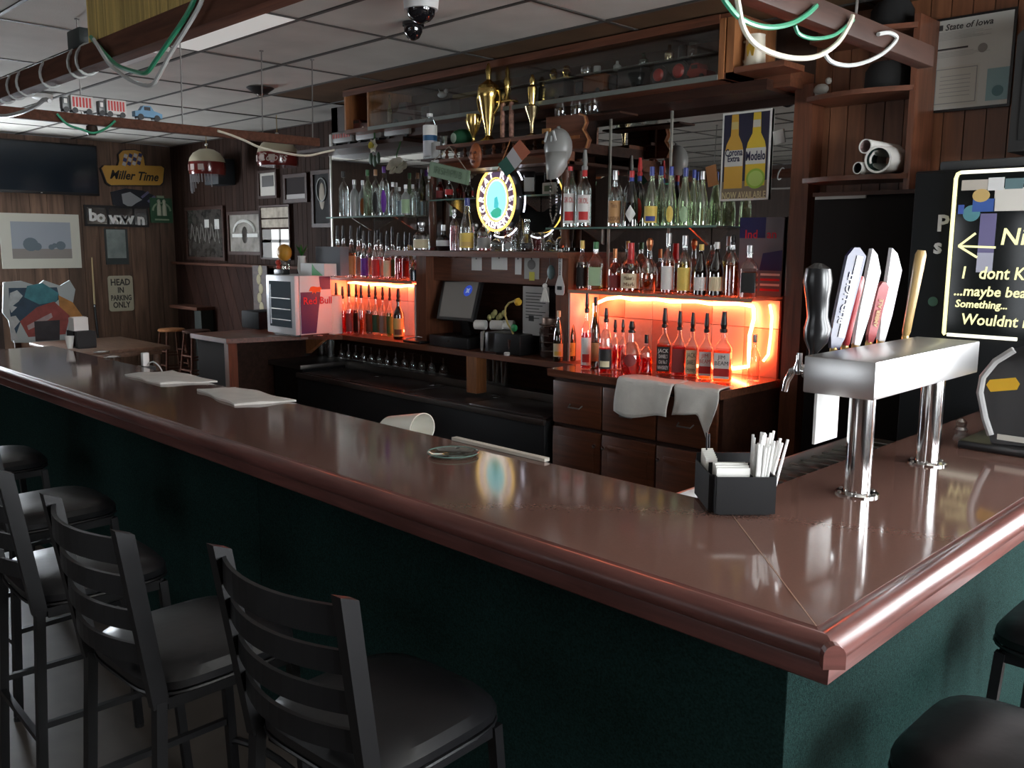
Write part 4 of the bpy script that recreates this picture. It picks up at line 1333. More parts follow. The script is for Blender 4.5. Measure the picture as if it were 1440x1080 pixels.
MB().box(a.x, b.x, ym - .004, ym, b.z, a.z).build('white_plate', c('offwhite', (.6, .58, .52), .6), MC_)
q = PZ(1348, 612, BZ)
tag(MB().lathe([(.02, 0), (.028, .02), (.018, .03), (.022, .05), (.008, .062)], (q.x, q.y + .02, BZ + .0005), 8).build('crumpled_wrap', thin('plastic_film', (.8, .82, .82), .2)), 'crumpled clear plastic wrap beside the black machine', 'wrap')

# ------------------------------------------------------------------ towels on the cabinet edge


def drape(name, x0, x1, drop0, drop1, yb, label, seed):
    rnd = random.Random(seed)
    ph = [rnd.uniform(0, 6) for _ in range(3)]
    vs, fs = [], []
    nx, prof = 22, 16
    yf = CYF - .024
    for i in range(nx + 1):
        u = i / nx
        x = x0 + (x1 - x0) * u
        drop = drop0(u)
        for j in range(prof + 1):
            v = j / prof
            if v < .4:
                y, z = yb + (yf - .004 - yb) * v / .4, CZ + .006 + .003 * math.sin(u * 9 + v * 8 + ph[0])
            else:
                k_ = (v - .4) / .6
                y = yf - .006 - .016 * k_ * (1 + math.sin(u * 8 + ph[1]))
                z = CZ + .004 - drop * k_
            vs.append((x + .012 * math.sin(v * 5 + ph[2]), y, z))
    n = prof + 1
    for i in range(nx):
        for j in range(prof):
            fs.append((i * n + j, i * n + n + j, i * n + n + j + 1, i * n + j + 1))
    o = MB().add(vs, fs, True).build(name, CLOTH)
    md = o.modifiers.new('thick', 'SOLIDIFY')
    md.thickness = .005
    return tag(o, label, 'towel')


ta, tb = PZ(848, 535, CZ).x, PZ(930, 545, CZ).x
tc_, td = PZ(922, 543, CZ).x, PZ(1036, 550, CZ).x
drape('draped_towel', ta, tb, lambda u: .20 + .02 * math.sin(u * 5), 0, 4.30, 'white towel hanging over the cabinet edge, left of the pair', 2)
drape('draped_towel', tb + .012, min(td, CX1 - .012), lambda u: .17 - .05 * u + (.15 * max(0, (u - .62)) / .2 if u < .82 else .11 - .6 * (u - .82)), 0, 4.32, 'white towel over the cabinet edge with a hanging corner, right of the pair', 5)

# ------------------------------------------------------------------ left counter: fridge, paper towels and so on
FR = thing('mini_fridge', 'small white and blue energy drink fridge with a glass door on the counter', 'fridge', (-6.9, 4.3, CZ))
fy = 3.98
fa, fb = PY(376, 462, fy), PY(414, 466, fy)
fz0, fz1 = CZ + .02, PY(395, 387, fy).z
fx0, fx1 = fa.x, fb.x + .02
fyb = fy + .36
MB().rbox(fx0 + .004, fx1, fy + .05, fyb, fz0, fz1, .008).build('body', c('fridge_white', (.72, .72, .72), .35), FR)
dr = MB().rbox(fx0, fx1, fy, fy + .045, fz0, fz1, .008).build('door', c('door_white', (.74, .75, .77), .35), FR)
MB().box(fx0 + .055, fx1 - .055, fy - .003, fy, fz0 + .06, fz1 - .05).build('door_glass', mat('fridge_glass', (.10, .13, .15), .06, 0, .8), dr)
for k_ in range(3):
    MB().box(fx0 + .065, fx1 - .065, fy - .005, fy - .003, fz0 + .12 + k_ * .09, fz0 + .125 + k_ * .09).build('wire_shelf', ALU, dr)
MB().box(fx0 + .07, fx0 + .085, fy - .005, fy - .003, fz0 + .08, fz1 - .08).build('light_strip', c('pale_strip', (.7, .75, .8), .3), dr)
NAVY = c('fridge_navy', (.012, .018, .10), .35)
H_ = fz1 - fz0
xs1 = fx1 + .0015
o_ = (xs1 - .001, 0, 0)
MB().prism([(fy + .055, fz0 + .01), (fy + .20, fz0 + .01), (fy + .25, fz0 + H_ * .72), (fy + .055, fz0 + H_ * .72)], o_, (0, 1, 0), (0, 0, 1), 0, .0015).prism([(fy + .25, fz0 + H_ * .76), (fyb - .01, fz0 + H_ * .76), (fyb - .01, fz1 - .01), (fy + .24, fz1 - .01)], o_, (0, 1, 0), (0, 0, 1), 0, .0015).build('navy_panel', NAVY, FR)
OR = c('bull_orange', (.75, .12, .02), .5)
RD = c('brand_red', (.62, .02, .04), .5)
zc2 = fz0 + H_ * .74
bull = [(-.06, .0), (-.045, .03), (-.02, .035), (.02, .028), (.045, .03), (.06, .012), (.045, .008), (.05, -.012), (.035, -.006), (.01, -.008), (0, -.022), (-.012, -.008), (-.03, -.024), (-.028, -.006)]
MB().prism([(fy + .20 + u * 1.05, zc2 + v * 1.1) for u, v in bull], (xs1 + .0006, 0, 0), (0, 1, 0), (0, 0, 1), 0, .0015).build('emblem', OR, FR)
text('lettering', 'Red Bull', .085, RD, FR, (xs1 + .003, fy + .22, zc2 - .085), (0, 1, 0), (0, 0, 1), bold=.001)
MB().box(fx0 + .02, fx1 - .02, fy + .06, fyb - .02, CZ + .0005, fz0).build('feet', BLACK, FR)
zt_ = fz1 + .0005
y5 = fy + .18


def onf(px):
    return PY(px, 380, y5).x


a, b = PY(426, 387, y5).x, PY(459, 387, y5).x
bx_ = thing('carton', 'small white and green cardboard carton on top of the fridge', 'carton', ((a + b) / 2, y5, zt_))
MB().box(a, b, y5 - .02, y5 + .10, zt_, zt_ + .10).build('box', c('carton_white', (.68, .68, .66), .6), bx_)
MB().prism([(a + (b - a) * .48, zt_ + .002), (b - .02, zt_ + .002), (a + (b - a) * .62, zt_ + .06), (a + (b - a) * .5, zt_ + .098)], (0, y5 - .0205, 0), (1, 0, 0), (0, 0, 1), 0, .001).build('green_print', c('print_green', (.04, .35, .08), .6), bx_)
tag(MB().rbox(a + .03, b + .04, y5 + .11, y5 + .20, zt_, zt_ + .24, .006).build('grey_box', c('grey_card', (.16, .17, .19), .7)), 'grey box standing behind the carton on the fridge', 'box')
q = PY(400, 385, y5)
hb = thing('figurine_jar', 'glass jar with a round orange top and red flowers on the fridge', 'jar', (q.x, y5, zt_))
MB().lathe([(.04, 0), (.045, .02), (.045, .10), (.035, .13)], (q.x, y5, zt_), 16).build('jar_glass', thin('jar_glass', (.8, .85, .8), .15), hb)
MB().ball((q.x + .01, y5, zt_ + .185), .075, .06, .075).build('orange_top', c('amber_orange', (.55, .26, .03), .45), hb)
MB().ball((q.x - .03, y5 - .04, zt_ + .10), .025).ball((q.x - .02, y5 - .045, zt_ + .06), .02).build('red_flower', c('petal_red', (.5, .05, .03), .6), hb)
q = PY(425, 385, y5 + .06)
pp = thing('potted_fern', 'small green plant in a white vase on the fridge', 'plant', (q.x, y5 + .06, zt_))
MB().lathe([(.03, 0), (.04, .05), (.032, .14), (.036, .16)], (q.x, y5 + .06, zt_), 14).build('vase', WHITE, pp)
for i in range(9):
    a_ = i * .7
    e = Vector((q.x + .07 * math.cos(a_), y5 + .06 + .06 * math.sin(a_), zt_ + .20 + .03 * (i % 3)))
    m0 = Vector((q.x, y5 + .06, zt_ + .15))
    sd = (e - m0).cross(Vector((0, 0, 1))).normalized() * .012
    MB().add([m0, (m0 + e) / 2 + sd + Vector((0, 0, .02)), e, (m0 + e) / 2 - sd + Vector((0, 0, .02))], [(0, 1, 2, 3)]).build('leaf', c('leaf_green', (.03, .16, .03), .5), pp)
tag(MB().rbox(q.x - .16, q.x - .02, y5 - .12, y5 - .05, zt_, zt_ + .045, .004).build('black_tin', BLACK), 'small black tin lying at the front of the fridge top', 'tin')
# paper towel roll
q = PZ(459.5, 470, CZ)
pr = thing('paper_towel_roll', 'upright roll of white paper towels beside the fridge', 'paper towels', (q.x, q.y + .05, CZ))
hh = PY(459, 415, q.y + .05).z - CZ
rr = 15.5 * depth(q) / F_PX
MB().lathe([(rr * .97, .006), (rr, .012), (rr, hh - .008), (rr * .97, hh)], (q.x, q.y + .05, CZ), 28).build('roll', mat('paper_roll', (.8, .77, .72), .9, bump=.3, bscale=120), pr)
MB().lathe([(.02, hh), (.02, hh + .002)], (q.x, q.y + .05, CZ), 14).build('core', c('card_core', (.25, .18, .1), .8), pr)
MB().lathe([(rr * .9, 0.0005), (rr * .9, .006)], (q.x, q.y + .05, CZ), 20).build('base', CHROME, pr)
tag(MB().lathe([(.035, 0), (.045, .008), (.04, .012), (.02, .014)], PZ(450, 473, CZ) + Vector((0, -.02, .0005)), 12).build('glass_ashtray', thin('ash_glass', (.8, .8, .8), .25)), 'small glass ashtray before the paper towels', 'ashtray')

# ------------------------------------------------------------------ register bay
RG = thing('register', 'black point of sale register with a tilted touch screen', 'register', (-5.2, 4.6, CZ))
qs = [PY(623, 393, 4.64), PY(678, 392, 4.64), PY(665, 452, 4.50), PY(614, 448, 4.50)]
nrm = (qs[1] - qs[0]).cross(qs[3] - qs[0]).normalized()
if nrm.dot(EYE - qs[0]) < 0:
    nrm = -nrm


def slab(pts, n_, t):
    f_ = [p for p in pts] + [p - n_ * t for p in pts]
    k_ = len(pts)
    return MB().add(f_, [tuple(range(k_)), tuple(range(2 * k_ - 1, k_ - 1, -1))] + [(i, i + k_, (i + 1) % k_ + k_, (i + 1) % k_) for i in range(k_)])


cen = sum(qs, Vector()) / 4
mo = slab(qs, nrm, .03).build('monitor', BLACK, RG)
SCRM = mat('screen_grey', (.12, .11, .10), .25, emis=((.9, .85, .8), .035))
slab([cen + (p - cen) * .87 + nrm * .001 for p in qs], nrm, .001).build('screen', SCRM, mo)
ctr = cen + (qs[1] - cen) * .42 + nrm * .003
u1 = (qs[1] - qs[0]).normalized()
v1 = nrm.cross(u1)
slab([ctr + u1 * (.045 * math.cos(2 * math.pi * i / 20)) + v1 * (.045 * math.sin(2 * math.pi * i / 20)) for i in range(20)], nrm, .001).build('logo', mat('logo_blue', (.02, .06, .4), .3, emis=((.05, .12, .8), .35)), mo)
slab([ctr + nrm * .0008 + u1 * ((.03 if i % 2 else .014) * math.cos(2 * math.pi * i / 8)) + v1 * ((.03 if i % 2 else .014) * math.sin(2 * math.pi * i / 8)) for i in range(8)], nrm, .0006).build('logo_star', mat('logo_pale', (.3, .4, .6), .3, emis=((.4, .5, .8), .35)), mo)
MB().bar(cen - nrm * .03, Vector((cen.x, 4.68, CZ + .08)), .10, .04).build('stand', BLACK, RG)
MB().rbox(cen.x - .22, cen.x + .22, 4.46, 4.78, CZ + .0005, CZ + .085, .006).build('cash_drawer', BLACK, RG)
MB().lathe([(.008, 0), (.008, .006)], (cen.x + .02, 4.46, CZ + .05), 10, axis=(0, -1, 0)).build('lock', CHROME, RG)
q = PZ(700, 498, CZ)
PRN = thing('receipt_printer', 'black printer box with receipt rolls on top beside the register', 'printer', (q.x, 4.6, CZ))
MB().rbox(q.x - .16, q.x + .20, 4.47, 4.76, CZ + .0005, CZ + .15, .01).build('body', BLACK, PRN)
MB().prism([(0, 0), (.0, .14), (.03, .15), (.012, 0)], (q.x - .175, 4.455, CZ + .01), (1, 0, 0), (0, 0, 1), 0, .015).build('grey_edge', c('edge_grey', (.25, .24, .23), .4), PRN)
for i, (px, py) in enumerate(((680, 464), (693, 460), (700, 466))):
    q2 = PY(px, py, 4.58)
    tag(MB().lathe([(.012, -.045), (.034, -.045), (.036, -.04), (.036, .04), (.034, .045), (.012, .045)], (q2.x, 4.55 + .07 * i, CZ + .187), 16, axis=(.9, .4, 0)).build('receipt_roll', PAPER), 'white receipt roll, ' + nth(i) + ' from the screen, on the printer', 'paper roll')
q2 = PY(690, 448, 4.66)
yf_ = thing('yellow_flowers', 'small bunch of pale yellow flowers behind the receipt rolls', 'flowers', (q2.x, 4.74, CZ + .151))
for i in range(6):
    e = Vector((q2.x + .03 * (i - 2.5), 4.72 + .008 * (i % 2), q2.z + .02 * (i % 3)))
    s_ = MB().tube([(q2.x, 4.735, CZ + .151), e], .003, 5).build('stem', MATS['leaf_green'], yf_)
    MB().ball(e, .02, .02, .026, 8, 6).build('petals', c('petal_yellow', (.55, .52, .22), .6), s_)
# curved stem lamp like flower
q2 = PY(727, 480, 4.55)
cf = thing('cup_flower', 'artificial yellow flower with a curved stem in a pink cup', 'flower', (q2.x, 4.5, CZ))
MB().lathe([(.028, .0005), (.036, .11), (.033, .11), (.026, .004)], (q2.x, 4.5, CZ), 16).build('cup', thin('pink_cup', (.6, .42, .38), .12, body=((.25, .15, .13), .5)), cf)
st_ = [PY(x, y, 4.5) for x, y in ((727, 485), (720, 465), (714, 455), (710, 442), (711, 432), (716, 426), (724, 423))]
MB().tube(st_, .007, 8).build('stem', c('stem_tan', (.5, .38, .12), .5), cf)
MB().lathe([(.012, 0), (.03, .03), (.022, .05)], st_[-1], 10, axis=(1, 0, -.2)).build('bloom', c('bloom_yellow', (.6, .36, .04), .5), cf)
q3 = PY(723, 461, 4.49)
MB().ball(q3, .035, .012, .028, 10, 6).build('leaf', c('bright_leaf', (.02, .25, .08), .5), cf)
# notes and cards pinned to the board over the register
for i, (x0, x1, y0, y1, ds, cl) in enumerate(((663, 677, 362, 380, 'small white card pinned left on the note board', PAPER), (691, 713, 361, 379, 'wider white card pinned in the middle of the note board', PAPER), (724, 733, 362, 386, 'narrow folded white slip pinned on the note board', PAPER), (737, 758, 362, 392, 'picture card with a dog and a yellow ball on the note board', c('card_photo', (.42, .41, .38), .6)))):
    a, b = PY(x0, y1, 4.595), PY(x1, y0, 4.595)
    t_ = thing('note_card', ds, 'card', ((a.x + b.x) / 2, 4.598, a.z))
    MB().box(a.x, b.x, 4.596, 4.599, a.z, b.z).build('card', cl, t_)
    MB().ball(((a.x + b.x) / 2, 4.594, b.z - .01), .006, n=8, m=6).build('push_pin', BLACK, t_)
    if i == 3:
        MB().ball(((a.x + b.x) / 2, 4.594, (a.z + b.z) / 2 + .025), .04, .003, .035).build('dog_print', c('print_grey', (.14, .13, .12), .7), t_)
        MB().box((a.x + b.x) / 2 - .02, (a.x + b.x) / 2 + .03, 4.593, 4.5955, a.z - .01, a.z + .05).build('yellow_print', c('print_yellow', (.6, .55, .06), .6), t_)
for i, x in enumerate((624, 636, 645)):
    q2 = PY(x, 361, 4.6)
    tag(MB().tube([(q2.x, 4.60, q2.z), (q2.x, 4.57, q2.z - .005), (q2.x, 4.565, q2.z + .012)], .005, 6).build('hook', CHROME), 'small metal hook on the note board, ' + nth(i) + ' of three', 'hook')
q2 = PY(774, 383, 4.56)
ky = thing('keychain', 'teal key fob hanging beside the picture card', 'keys', (q2.x, 4.57, q2.z - .05))
MB().ball((q2.x, 4.565, q2.z), .035, .01, .05).build('fob', c('fob_teal', (.12, .2, .2), .4), ky)
MB().tube([(q2.x - .01, 4.565, q2.z + .05), (q2.x - .02, 4.57, q2.z + .11)], .003, 6).build('ring', CHROME, ky)
q2 = PY(765, 402, 4.52)
ts = thing('tassel', 'white string tassel hanging before the posted menu sheet', 'tassel', (q2.x, 4.53, q2.z - .1))
MB().ball((q2.x, 4.53, q2.z), .018).build('knot', PAPER, ts)
for i in range(5):
    MB().tube([(q2.x, 4.53, q2.z), (q2.x + (i - 2) * .018, 4.53, q2.z - .11)], .006, 6).build('strand', PAPER, ts)
MB().tube([(q2.x, 4.53, q2.z), (q2.x - .005, 4.6, q2.z + .13)], .002, 5).build('cord', PAPER, ts)
a, b = PY(735, 470, 4.60), PY(772, 404, 4.60)
ms = thing('menu_sheet', 'posted grey white printed sheet under the note board', 'sheet', ((a.x + b.x) / 2, 4.6, a.z))
MB().box(a.x, b.x, 4.60, 4.604, a.z, b.z).build('sheet', c('grey_paper', (.42, .41, .40), .7), ms)
for i in range(9):
    MB().box(a.x + .03, b.x - .03 - .03 * (i % 3), 4.5985, 4.60, b.z - .05 - i * .022, b.z - .044 - i * .022).build('print_line', c('print_ink', (.06, .06, .06), .8), ms)
MB().box(a.x + .06, a.x + .11, 4.5985, 4.60, a.z + .10, a.z + .14).build('print_block', MATS['print_ink'], ms)
MB().box((a.x + b.x) / 2 - .01, (a.x + b.x) / 2 + .01, 4.604, YM - .05, b.z - .02, b.z).build('bracket', BLACK, ms)
# bottle opener paddle
pt = PY(785, 350, 4.5)
pb = PY(787, 415, 4.5)
op = thing('paddle_opener', 'white paddle bottle opener hanging on the bay post', 'opener', (pb.x, 4.5, pb.z))
hw, hn = .04, .014
zt2, zb2 = pt.z, pb.z
MB().prism([(-hn, zt2 - .01), (-hn * .8, zt2), (hn * .8, zt2), (hn, zt2 - .01), (hn, zb2 + .13), (hw, zb2 + .06), (hw, zb2 + .015), (hw * .7, zb2), (-hw * .7, zb2), (-hw, zb2 + .015), (-hw, zb2 + .06), (-hn, zb2 + .13)], (pb.x, 4.505, 0), (1, 0, 0), (0, 0, 1), 0, .006).build('blade', c('paddle_white', (.62, .60, .58), .4), op)
MB().box(pb.x - .02, pb.x + .02, 4.495, 4.499, zb2 + .035, zb2 + .06).build('slot', BLACK, op)
text('lettering', 'BOTTLE OPENER', .022, MATS['print_ink'], op, (pb.x, 4.497, (zt2 + zb2) / 2 + .06), (0, 0, -1), (1, 0, 0))
MB().tube([(pb.x, 4.50, zt2), (pb.x, 4.53, zt2 + .02)], .004, 6).build('hanger', CHROME, op)
# big jar
q = PZ(779, 507, CZ)
q = Vector((PY(778, 505, 4.62).x, 4.62, CZ))
jr = thing('glass_jar', 'large clear glass jar with a screw lid on the counter', 'jar', q)
jh = PY(778, 446, 4.62).z - CZ
MB().lathe([(.09, .0005), (.10, .02), (.10, jh * .72), (.075, jh * .8)], q, 24).build('jar_body', thin('jar_smoky', (.55, .45, .42), .16, body=((.15, .1, .09), .3)), jr)
MB().lathe([(.08, jh * .78), (.082, jh * .8), (.082, jh * .98), (.07, jh)], q, 24).build('lid', mat('jar_lid', (.45, .32, .26), .3, .9), jr)
for i in range(4):
    MB().tube([q + Vector((.101 * math.cos(2 * math.pi * j / 20), .101 * math.sin(2 * math.pi * j / 20), .05 + i * .06)) for j in range(20)], .004, 5, True).build('moulded_ring', MATS['jar_smoky'], jr)
# small things on the middle counter edge
q = PZ(713, 500, CZ)
tag(MB().lathe([(.022, 0), (.022, .02), (.018, .024)], (q.x, q.y, CZ + .0005), 16).build('bottle_stopper', WHITE), 'small white bottle lid on the counter edge', 'lid')
q = PZ(690, 497, CZ)
tag(MB().obox((q.x, q.y + .0, CZ + .008), (1, .15, 0), (-.15, 1, 0), (0, 0, 1), .06, .015, .007).build('lighter', CHROME), 'small metal opener lying on the counter edge', 'opener')
q = PZ(604, 478, CZ)
tr = thing('dark_tray', 'dark tray of bar tools beside the herbal liqueur bottle', 'tray', (q.x + .1, 4.56, CZ))
MB().rbox(q.x - .02, q.x + .20, 4.45, 4.68, CZ + .0005, CZ + .02, .006).build('tray', BLACK, tr)
MB().tube([(q.x, 4.47, CZ + .026), (q.x + .12, 4.50, CZ + .05), (q.x + .2, 4.58, CZ + .03)], .005, 6).build('bar_spoon', CHROME, tr)
a = PY(608, 432, 4.66)
gc = thing('glass_cup', 'small clear glass with straws beside the bay post', 'glass', (a.x + .04, 4.72, CZ))
MB().lathe([(.03, .0005), (.036, .14), (.033, .14), (.028, .005)], (a.x + .04, 4.72, CZ), 14).build('tumbler', CLEAR, gc)
MB().tube([(a.x + .04, 4.72, CZ + .01), (a.x + .06, 4.72, CZ + .22)], .004, 6).build('swizzle_stick', PAPER, gc)

# glasses under the counter
LZ = .72


def tumbler(px, py, h, r, label, group=None, foot=False):
    x = PY(px, py, 4.72).x
    if foot:
        t = thing('stem_glass', label, 'glass', (x, 4.725, LZ), 0, group)
        MB().lathe([(r * .85, 0.0005), (r, .03), (r * .7, h * .5), (.008, h * .58)], (x, 4.725, LZ), 14).build('bowl', CLEAR, t)
        MB().lathe([(.005, h * .56), (.005, h * .95), (r * .8, h * .98), (r * .8, h)], (x, 4.725, LZ), 12).build('stem', CLEAR, t)
        return t
    return tag(MB().lathe([(r * .8, .0005), (r, h), (r * .94, h), (r * .74, .01)], (x, 4.725, LZ), 14).build('pint_glass', CLEAR), label, 'glass', group)


for i, x in enumerate((441, 452, 464)):
    tumbler(x, 515, .20, .05, 'tall clear pint glass under the left counter, ' + nth(i) + ' from the corner bracket')
for i, x in enumerate((480, 490, 500, 511, 522, 533, 544, 556, 568, 580, 592)):
    tumbler(x, 520, .15, .036, 'upturned stemmed glass under the counter, ' + nth(i) + ' from the pint glasses', 'upturned stem glasses under the counter', True)
for i, x in enumerate((606, 623,)):
    tumbler(x, 528, .15, .036, 'upturned stemmed glass under the counter, ' + ('farther from', 'beside')[i] + ' the divider post', 'upturned stem glasses under the counter', True)
for i, x in enumerate((682, 697, 709)):
    tumbler(x, 532, .19, .036, 'tall clear glass right of the divider post, ' + nth(i) + ' from it')
q = PY(424, 515, 4.62)
hp = thing('green_bottle_holder', 'small rack of green and red bottles at the corner under the counter', 'rack', (q.x, 4.62, .72))
MB().rbox(q.x - .08, q.x + .10, 4.6, 4.655, .7205, .745, .004).build('tray', BLACK, hp)
for i, nm in enumerate(('dark green', 'grey', 'maroon', 'pink')):
    MB().lathe([(.02, 0), (.02, .07), (.009, .1), (.009, .13)], (q.x - .055 + i * .042, 4.628, .7455), 10).build('mini_bottle', lab(nm) if nm in PAL else LQ['pink'], hp)
q = PY(318, 515, 3.9)
bt = thing('blue_bin_roll', 'blue plastic wrapped roll standing at the counter end', 'roll', (q.x, 3.85, 0))
MB().lathe([(.09, 0), (.095, .05), (.095, .80), (.085, .84)], (q.x, 3.85, 0), 20).build('roll', mat('blue_plastic', (.05, .07, .14), .4, bump=.6, bscale=12), bt)
MB().tube([(q.x - .0, 3.80, .84), (q.x + .03, 3.80, .93), (q.x + .05, 3.83, .9), (q.x + .04, 3.85, .84)], .012, 8).build('white_twist', PAPER, bt)
# ------------------------------------------------------------------ on and over the back bar
def PLY(*a):
    return [PY(x, y, a[-1]) for x, y in a[:-1]]


# oval lit brewery sign
ysn = 4.60
sc = PY(699, 281, ysn)
sw, sh = (PY(726, 281, ysn).x - PY(672, 281, ysn).x) / 2, (PY(699, 236, ysn).z - PY(699, 326, ysn).z) / 2
SG = thing('brewery_sign', 'oval lit brewery sign with a yellow ring and blue centre', 'sign', (sc.x, ysn, sc.z - sh))


def oval(rx, rz, n=40):
    return [(rx * math.cos(2 * math.pi * i / n), rz * math.sin(2 * math.pi * i / n)) for i in range(n)]


XA, ZA = Vector((1, 0, 0)), Vector((0, 0, 1))
MB().prism(oval(sw, sh), sc, XA, ZA, -.06, 0).build('case', BLACK, SG)


def glow(name, rgb, st):
    return mat(name, (.1, .1, .1), .5, emis=(rgb, st))


PUR = glow('sign_purple', (.12, .05, .16), .55)
MB().prism(oval(sw * .94, sh * .95), sc, XA, ZA, 0, .003).build('face', PUR, SG)
MB().prism(oval(sw * .56, sh * .64), sc + Vector((0, 0, 0)), XA, ZA, .003, .006).build('cream_oval', glow('sign_cream', (1.0, .95, .85), 1.6), SG)
MB().prism(oval(sw * .50, sh * .59), sc, XA, ZA, .006, .009).build('blue_oval', glow('sign_cyan', (.35, .95, 1.0), 1.1), SG)
MB().prism([(u * .8, v * .8 - sh * .40) for u, v in [(-.07, .0), (-.03, .03), (.03, .045), (.07, .02), (.06, -.03), (.0, -.05), (-.05, -.04)]], sc, XA, ZA, .009, .012).build('green_hill', glow('sign_green', (.02, .55, .35), .8), SG)
MB().prism([(u, v - sh * .12) for u, v in [(-.02, -.03), (.02, -.035), (.025, .0), (.01, .05), (-.015, .04)]], sc, XA, ZA, .009, .012).build('teal_figure', glow('sign_teal', (.05, .7, .75), .8), SG)
YEL = glow('sign_yellow', (1.0, .62, .12), 2.2)
for k_, r in ((.97, .009), (.60, .005)):
    MB().tube([sc + Vector((sw * k_ * math.cos(2 * math.pi * i / 44), -.012, sh * (k_ if k_ > .9 else .68) * math.sin(2 * math.pi * i / 44))) for i in range(44)], r, 6, True).build('yellow_ring', YEL, SG)
LET = glow('sign_letters', (1.0, .88, .92), 2.4)
for wd, a0, a1, flip in (('GREAT RIVER', 200, -20, 1), ('BREWERY', 222, 318, -1)):
    n = len(wd)
    for i, ch in enumerate(wd):
        if ch == ' ':
            continue
        a = R_(a0 + (a1 - a0) * i / (n - 1))
        p = sc + Vector((sw * .77 * math.cos(a), -.006, sh * .80 * math.sin(a)))
        r = Vector((sw * math.cos(a), 0, sh * math.sin(a))).normalized() * flip
        r = (r + Vector((0, 0, .2 * flip * (1 if math.sin(a) * flip > 0 else 0)))).normalized()
        rt = Vector((r.z, 0, -r.x))
        text('letter', ch, .078, LET, SG, p, rt, r, ext=.002, bold=.001)
PL = bpy.data.lights.new('sign_glow', 'POINT')
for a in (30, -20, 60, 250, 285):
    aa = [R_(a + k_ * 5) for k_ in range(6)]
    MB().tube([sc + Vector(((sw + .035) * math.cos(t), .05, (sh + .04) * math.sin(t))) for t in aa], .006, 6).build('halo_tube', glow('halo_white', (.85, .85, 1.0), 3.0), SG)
MB().box(sc.x - .02, sc.x + .02, ysn + .06, YM - .012, sc.z - .02, sc.z + .02).build('mount', BLACK, SG)

# trophies
ZT = zs + .0005


def trophy_y(px, y=4.42):
    return Vector((PY(px, 195, y).x, y, ZT))


p = trophy_y(687, 4.36)
k_ = depth(p) / F_PX
hT = 108 * k_
t = thing('trophy', 'tall gold cup trophy with a lid, the biggest of the trophies', 'trophy', p)
r0 = 16 * k_
MB().lathe([(r0 * .85, 0), (r0 * .85, .015), (r0 * .5, .03), (r0 * .28, .05), (r0 * .3, .08), (r0 * .55, .16), (r0 * .9, .30), (r0 * 1.02, hT * .62), (r0 * .95, hT * .68)], p, 22).build('cup', GOLD, t)
MB().lathe([(r0 * .98, hT * .68), (r0 * .9, hT * .72), (r0 * .4, hT * .77), (r0 * .2, hT * .80), (r0 * .22, hT * .84), (r0 * .28, hT * .92), (r0 * .1, hT)], p, 18).build('lid', GOLD, t)
for s_ in (-1, 1):
    MB().tube([p + Vector((s_ * r0 * a, 0, hT * b)) for a, b in ((.75, .36), (1.25, .44), (1.45, .55), (1.3, .64), (1.0, .65))], .007, 6).build('handle', GOLD, t)
p = trophy_y(666, 4.36)
t = thing('trophy', 'small gold cup trophy with open handles, beside the big cup', 'trophy', p)
hT = 42 * k_
MB().lathe([(.035, 0), (.035, .012), (.012, .03), (.012, .05), (.03, .09), (.05, hT * .7), (.052, hT)], p, 16).build('cup', GOLD, t)
for s_ in (-1, 1):
    MB().tube([p + Vector((s_ * a, 0, hT * b)) for a, b in ((.02, .35), (.05, .5), (.085, .9), (.052, .95))], .005, 6).build('handle', GOLD, t)
p = trophy_y(713, 4.40)
hT = 105 * k_
t = thing('trophy', 'trophy with two striped columns, right of the big gold cup', 'trophy', p)
MB().rbox(p.x - .07, p.x + .07, p.y - .04, p.y + .04, ZT, ZT + .03, .004).build('base', WOODD, t)
for s_ in (-1, 1):
    MB().lathe([(.018, ZT + .03), (.018, ZT + hT * .5)], (p.x + s_ * .042, p.y, 0), 12).build('column', mat('candy_column', (.45, .25, .2), .2, .5, noise=(40, .6)), t)
MB().rbox(p.x - .07, p.x + .07, p.y - .035, p.y + .035, ZT + hT * .5, ZT + hT * .53, .004).build('cross_plate', GOLD, t)
MB().lathe([(.02, hT * .53), (.008, hT * .6), (.02, hT * .7), (.026, hT * .78), (.012, hT * .84), (.016, hT * .9), (.003, hT * .97)], p, 12).build('figure', GOLD, t)
p = trophy_y(748, 4.36)
hT = 82 * k_
t = thing('trophy', 'gold figure trophy on a cup stem, rightmost by the cap', 'trophy', p)
MB().lathe([(.04, 0), (.04, .02), (.012, .035), (.014, .10), (.045, hT * .45), (.05, hT * .5), (.02, hT * .54)], p, 14).build('cup', mat('old_gold', (.45, .36, .2), .25, 1.0), t)
MB().lathe([(.02, hT * .54), (.028, hT * .66), (.032, hT * .8), (.014, hT * .85), (.02, hT * .92), (.008, hT)], p, 12).build('figure', GOLD, t)
# green helmet ball, glass and mug behind
p = trophy_y(650, 4.42)
t = thing('baseball_cap', 'round green baseball cap on the trophy shelf with a pale badge', 'cap', p)
MB().ball(p + Vector((0, 0, .065)), .085, .085, .065).build('crown', c('cap_dark_green', (.015, .12, .05), .7), t)
MB().ball(p + Vector((0, -.084, .06)), .03, .008, .035).build('badge', c('badge_pale', (.4, .5, .4), .6), t)
p = trophy_y(622, 4.44)
tag(MB().lathe([(.03, 0), (.038, .10), (.034, .10), (.027, .006)], p, 14).build('pint_glass', CLEAR), 'clear glass on the trophy shelf beside the water bottle', 'glass')
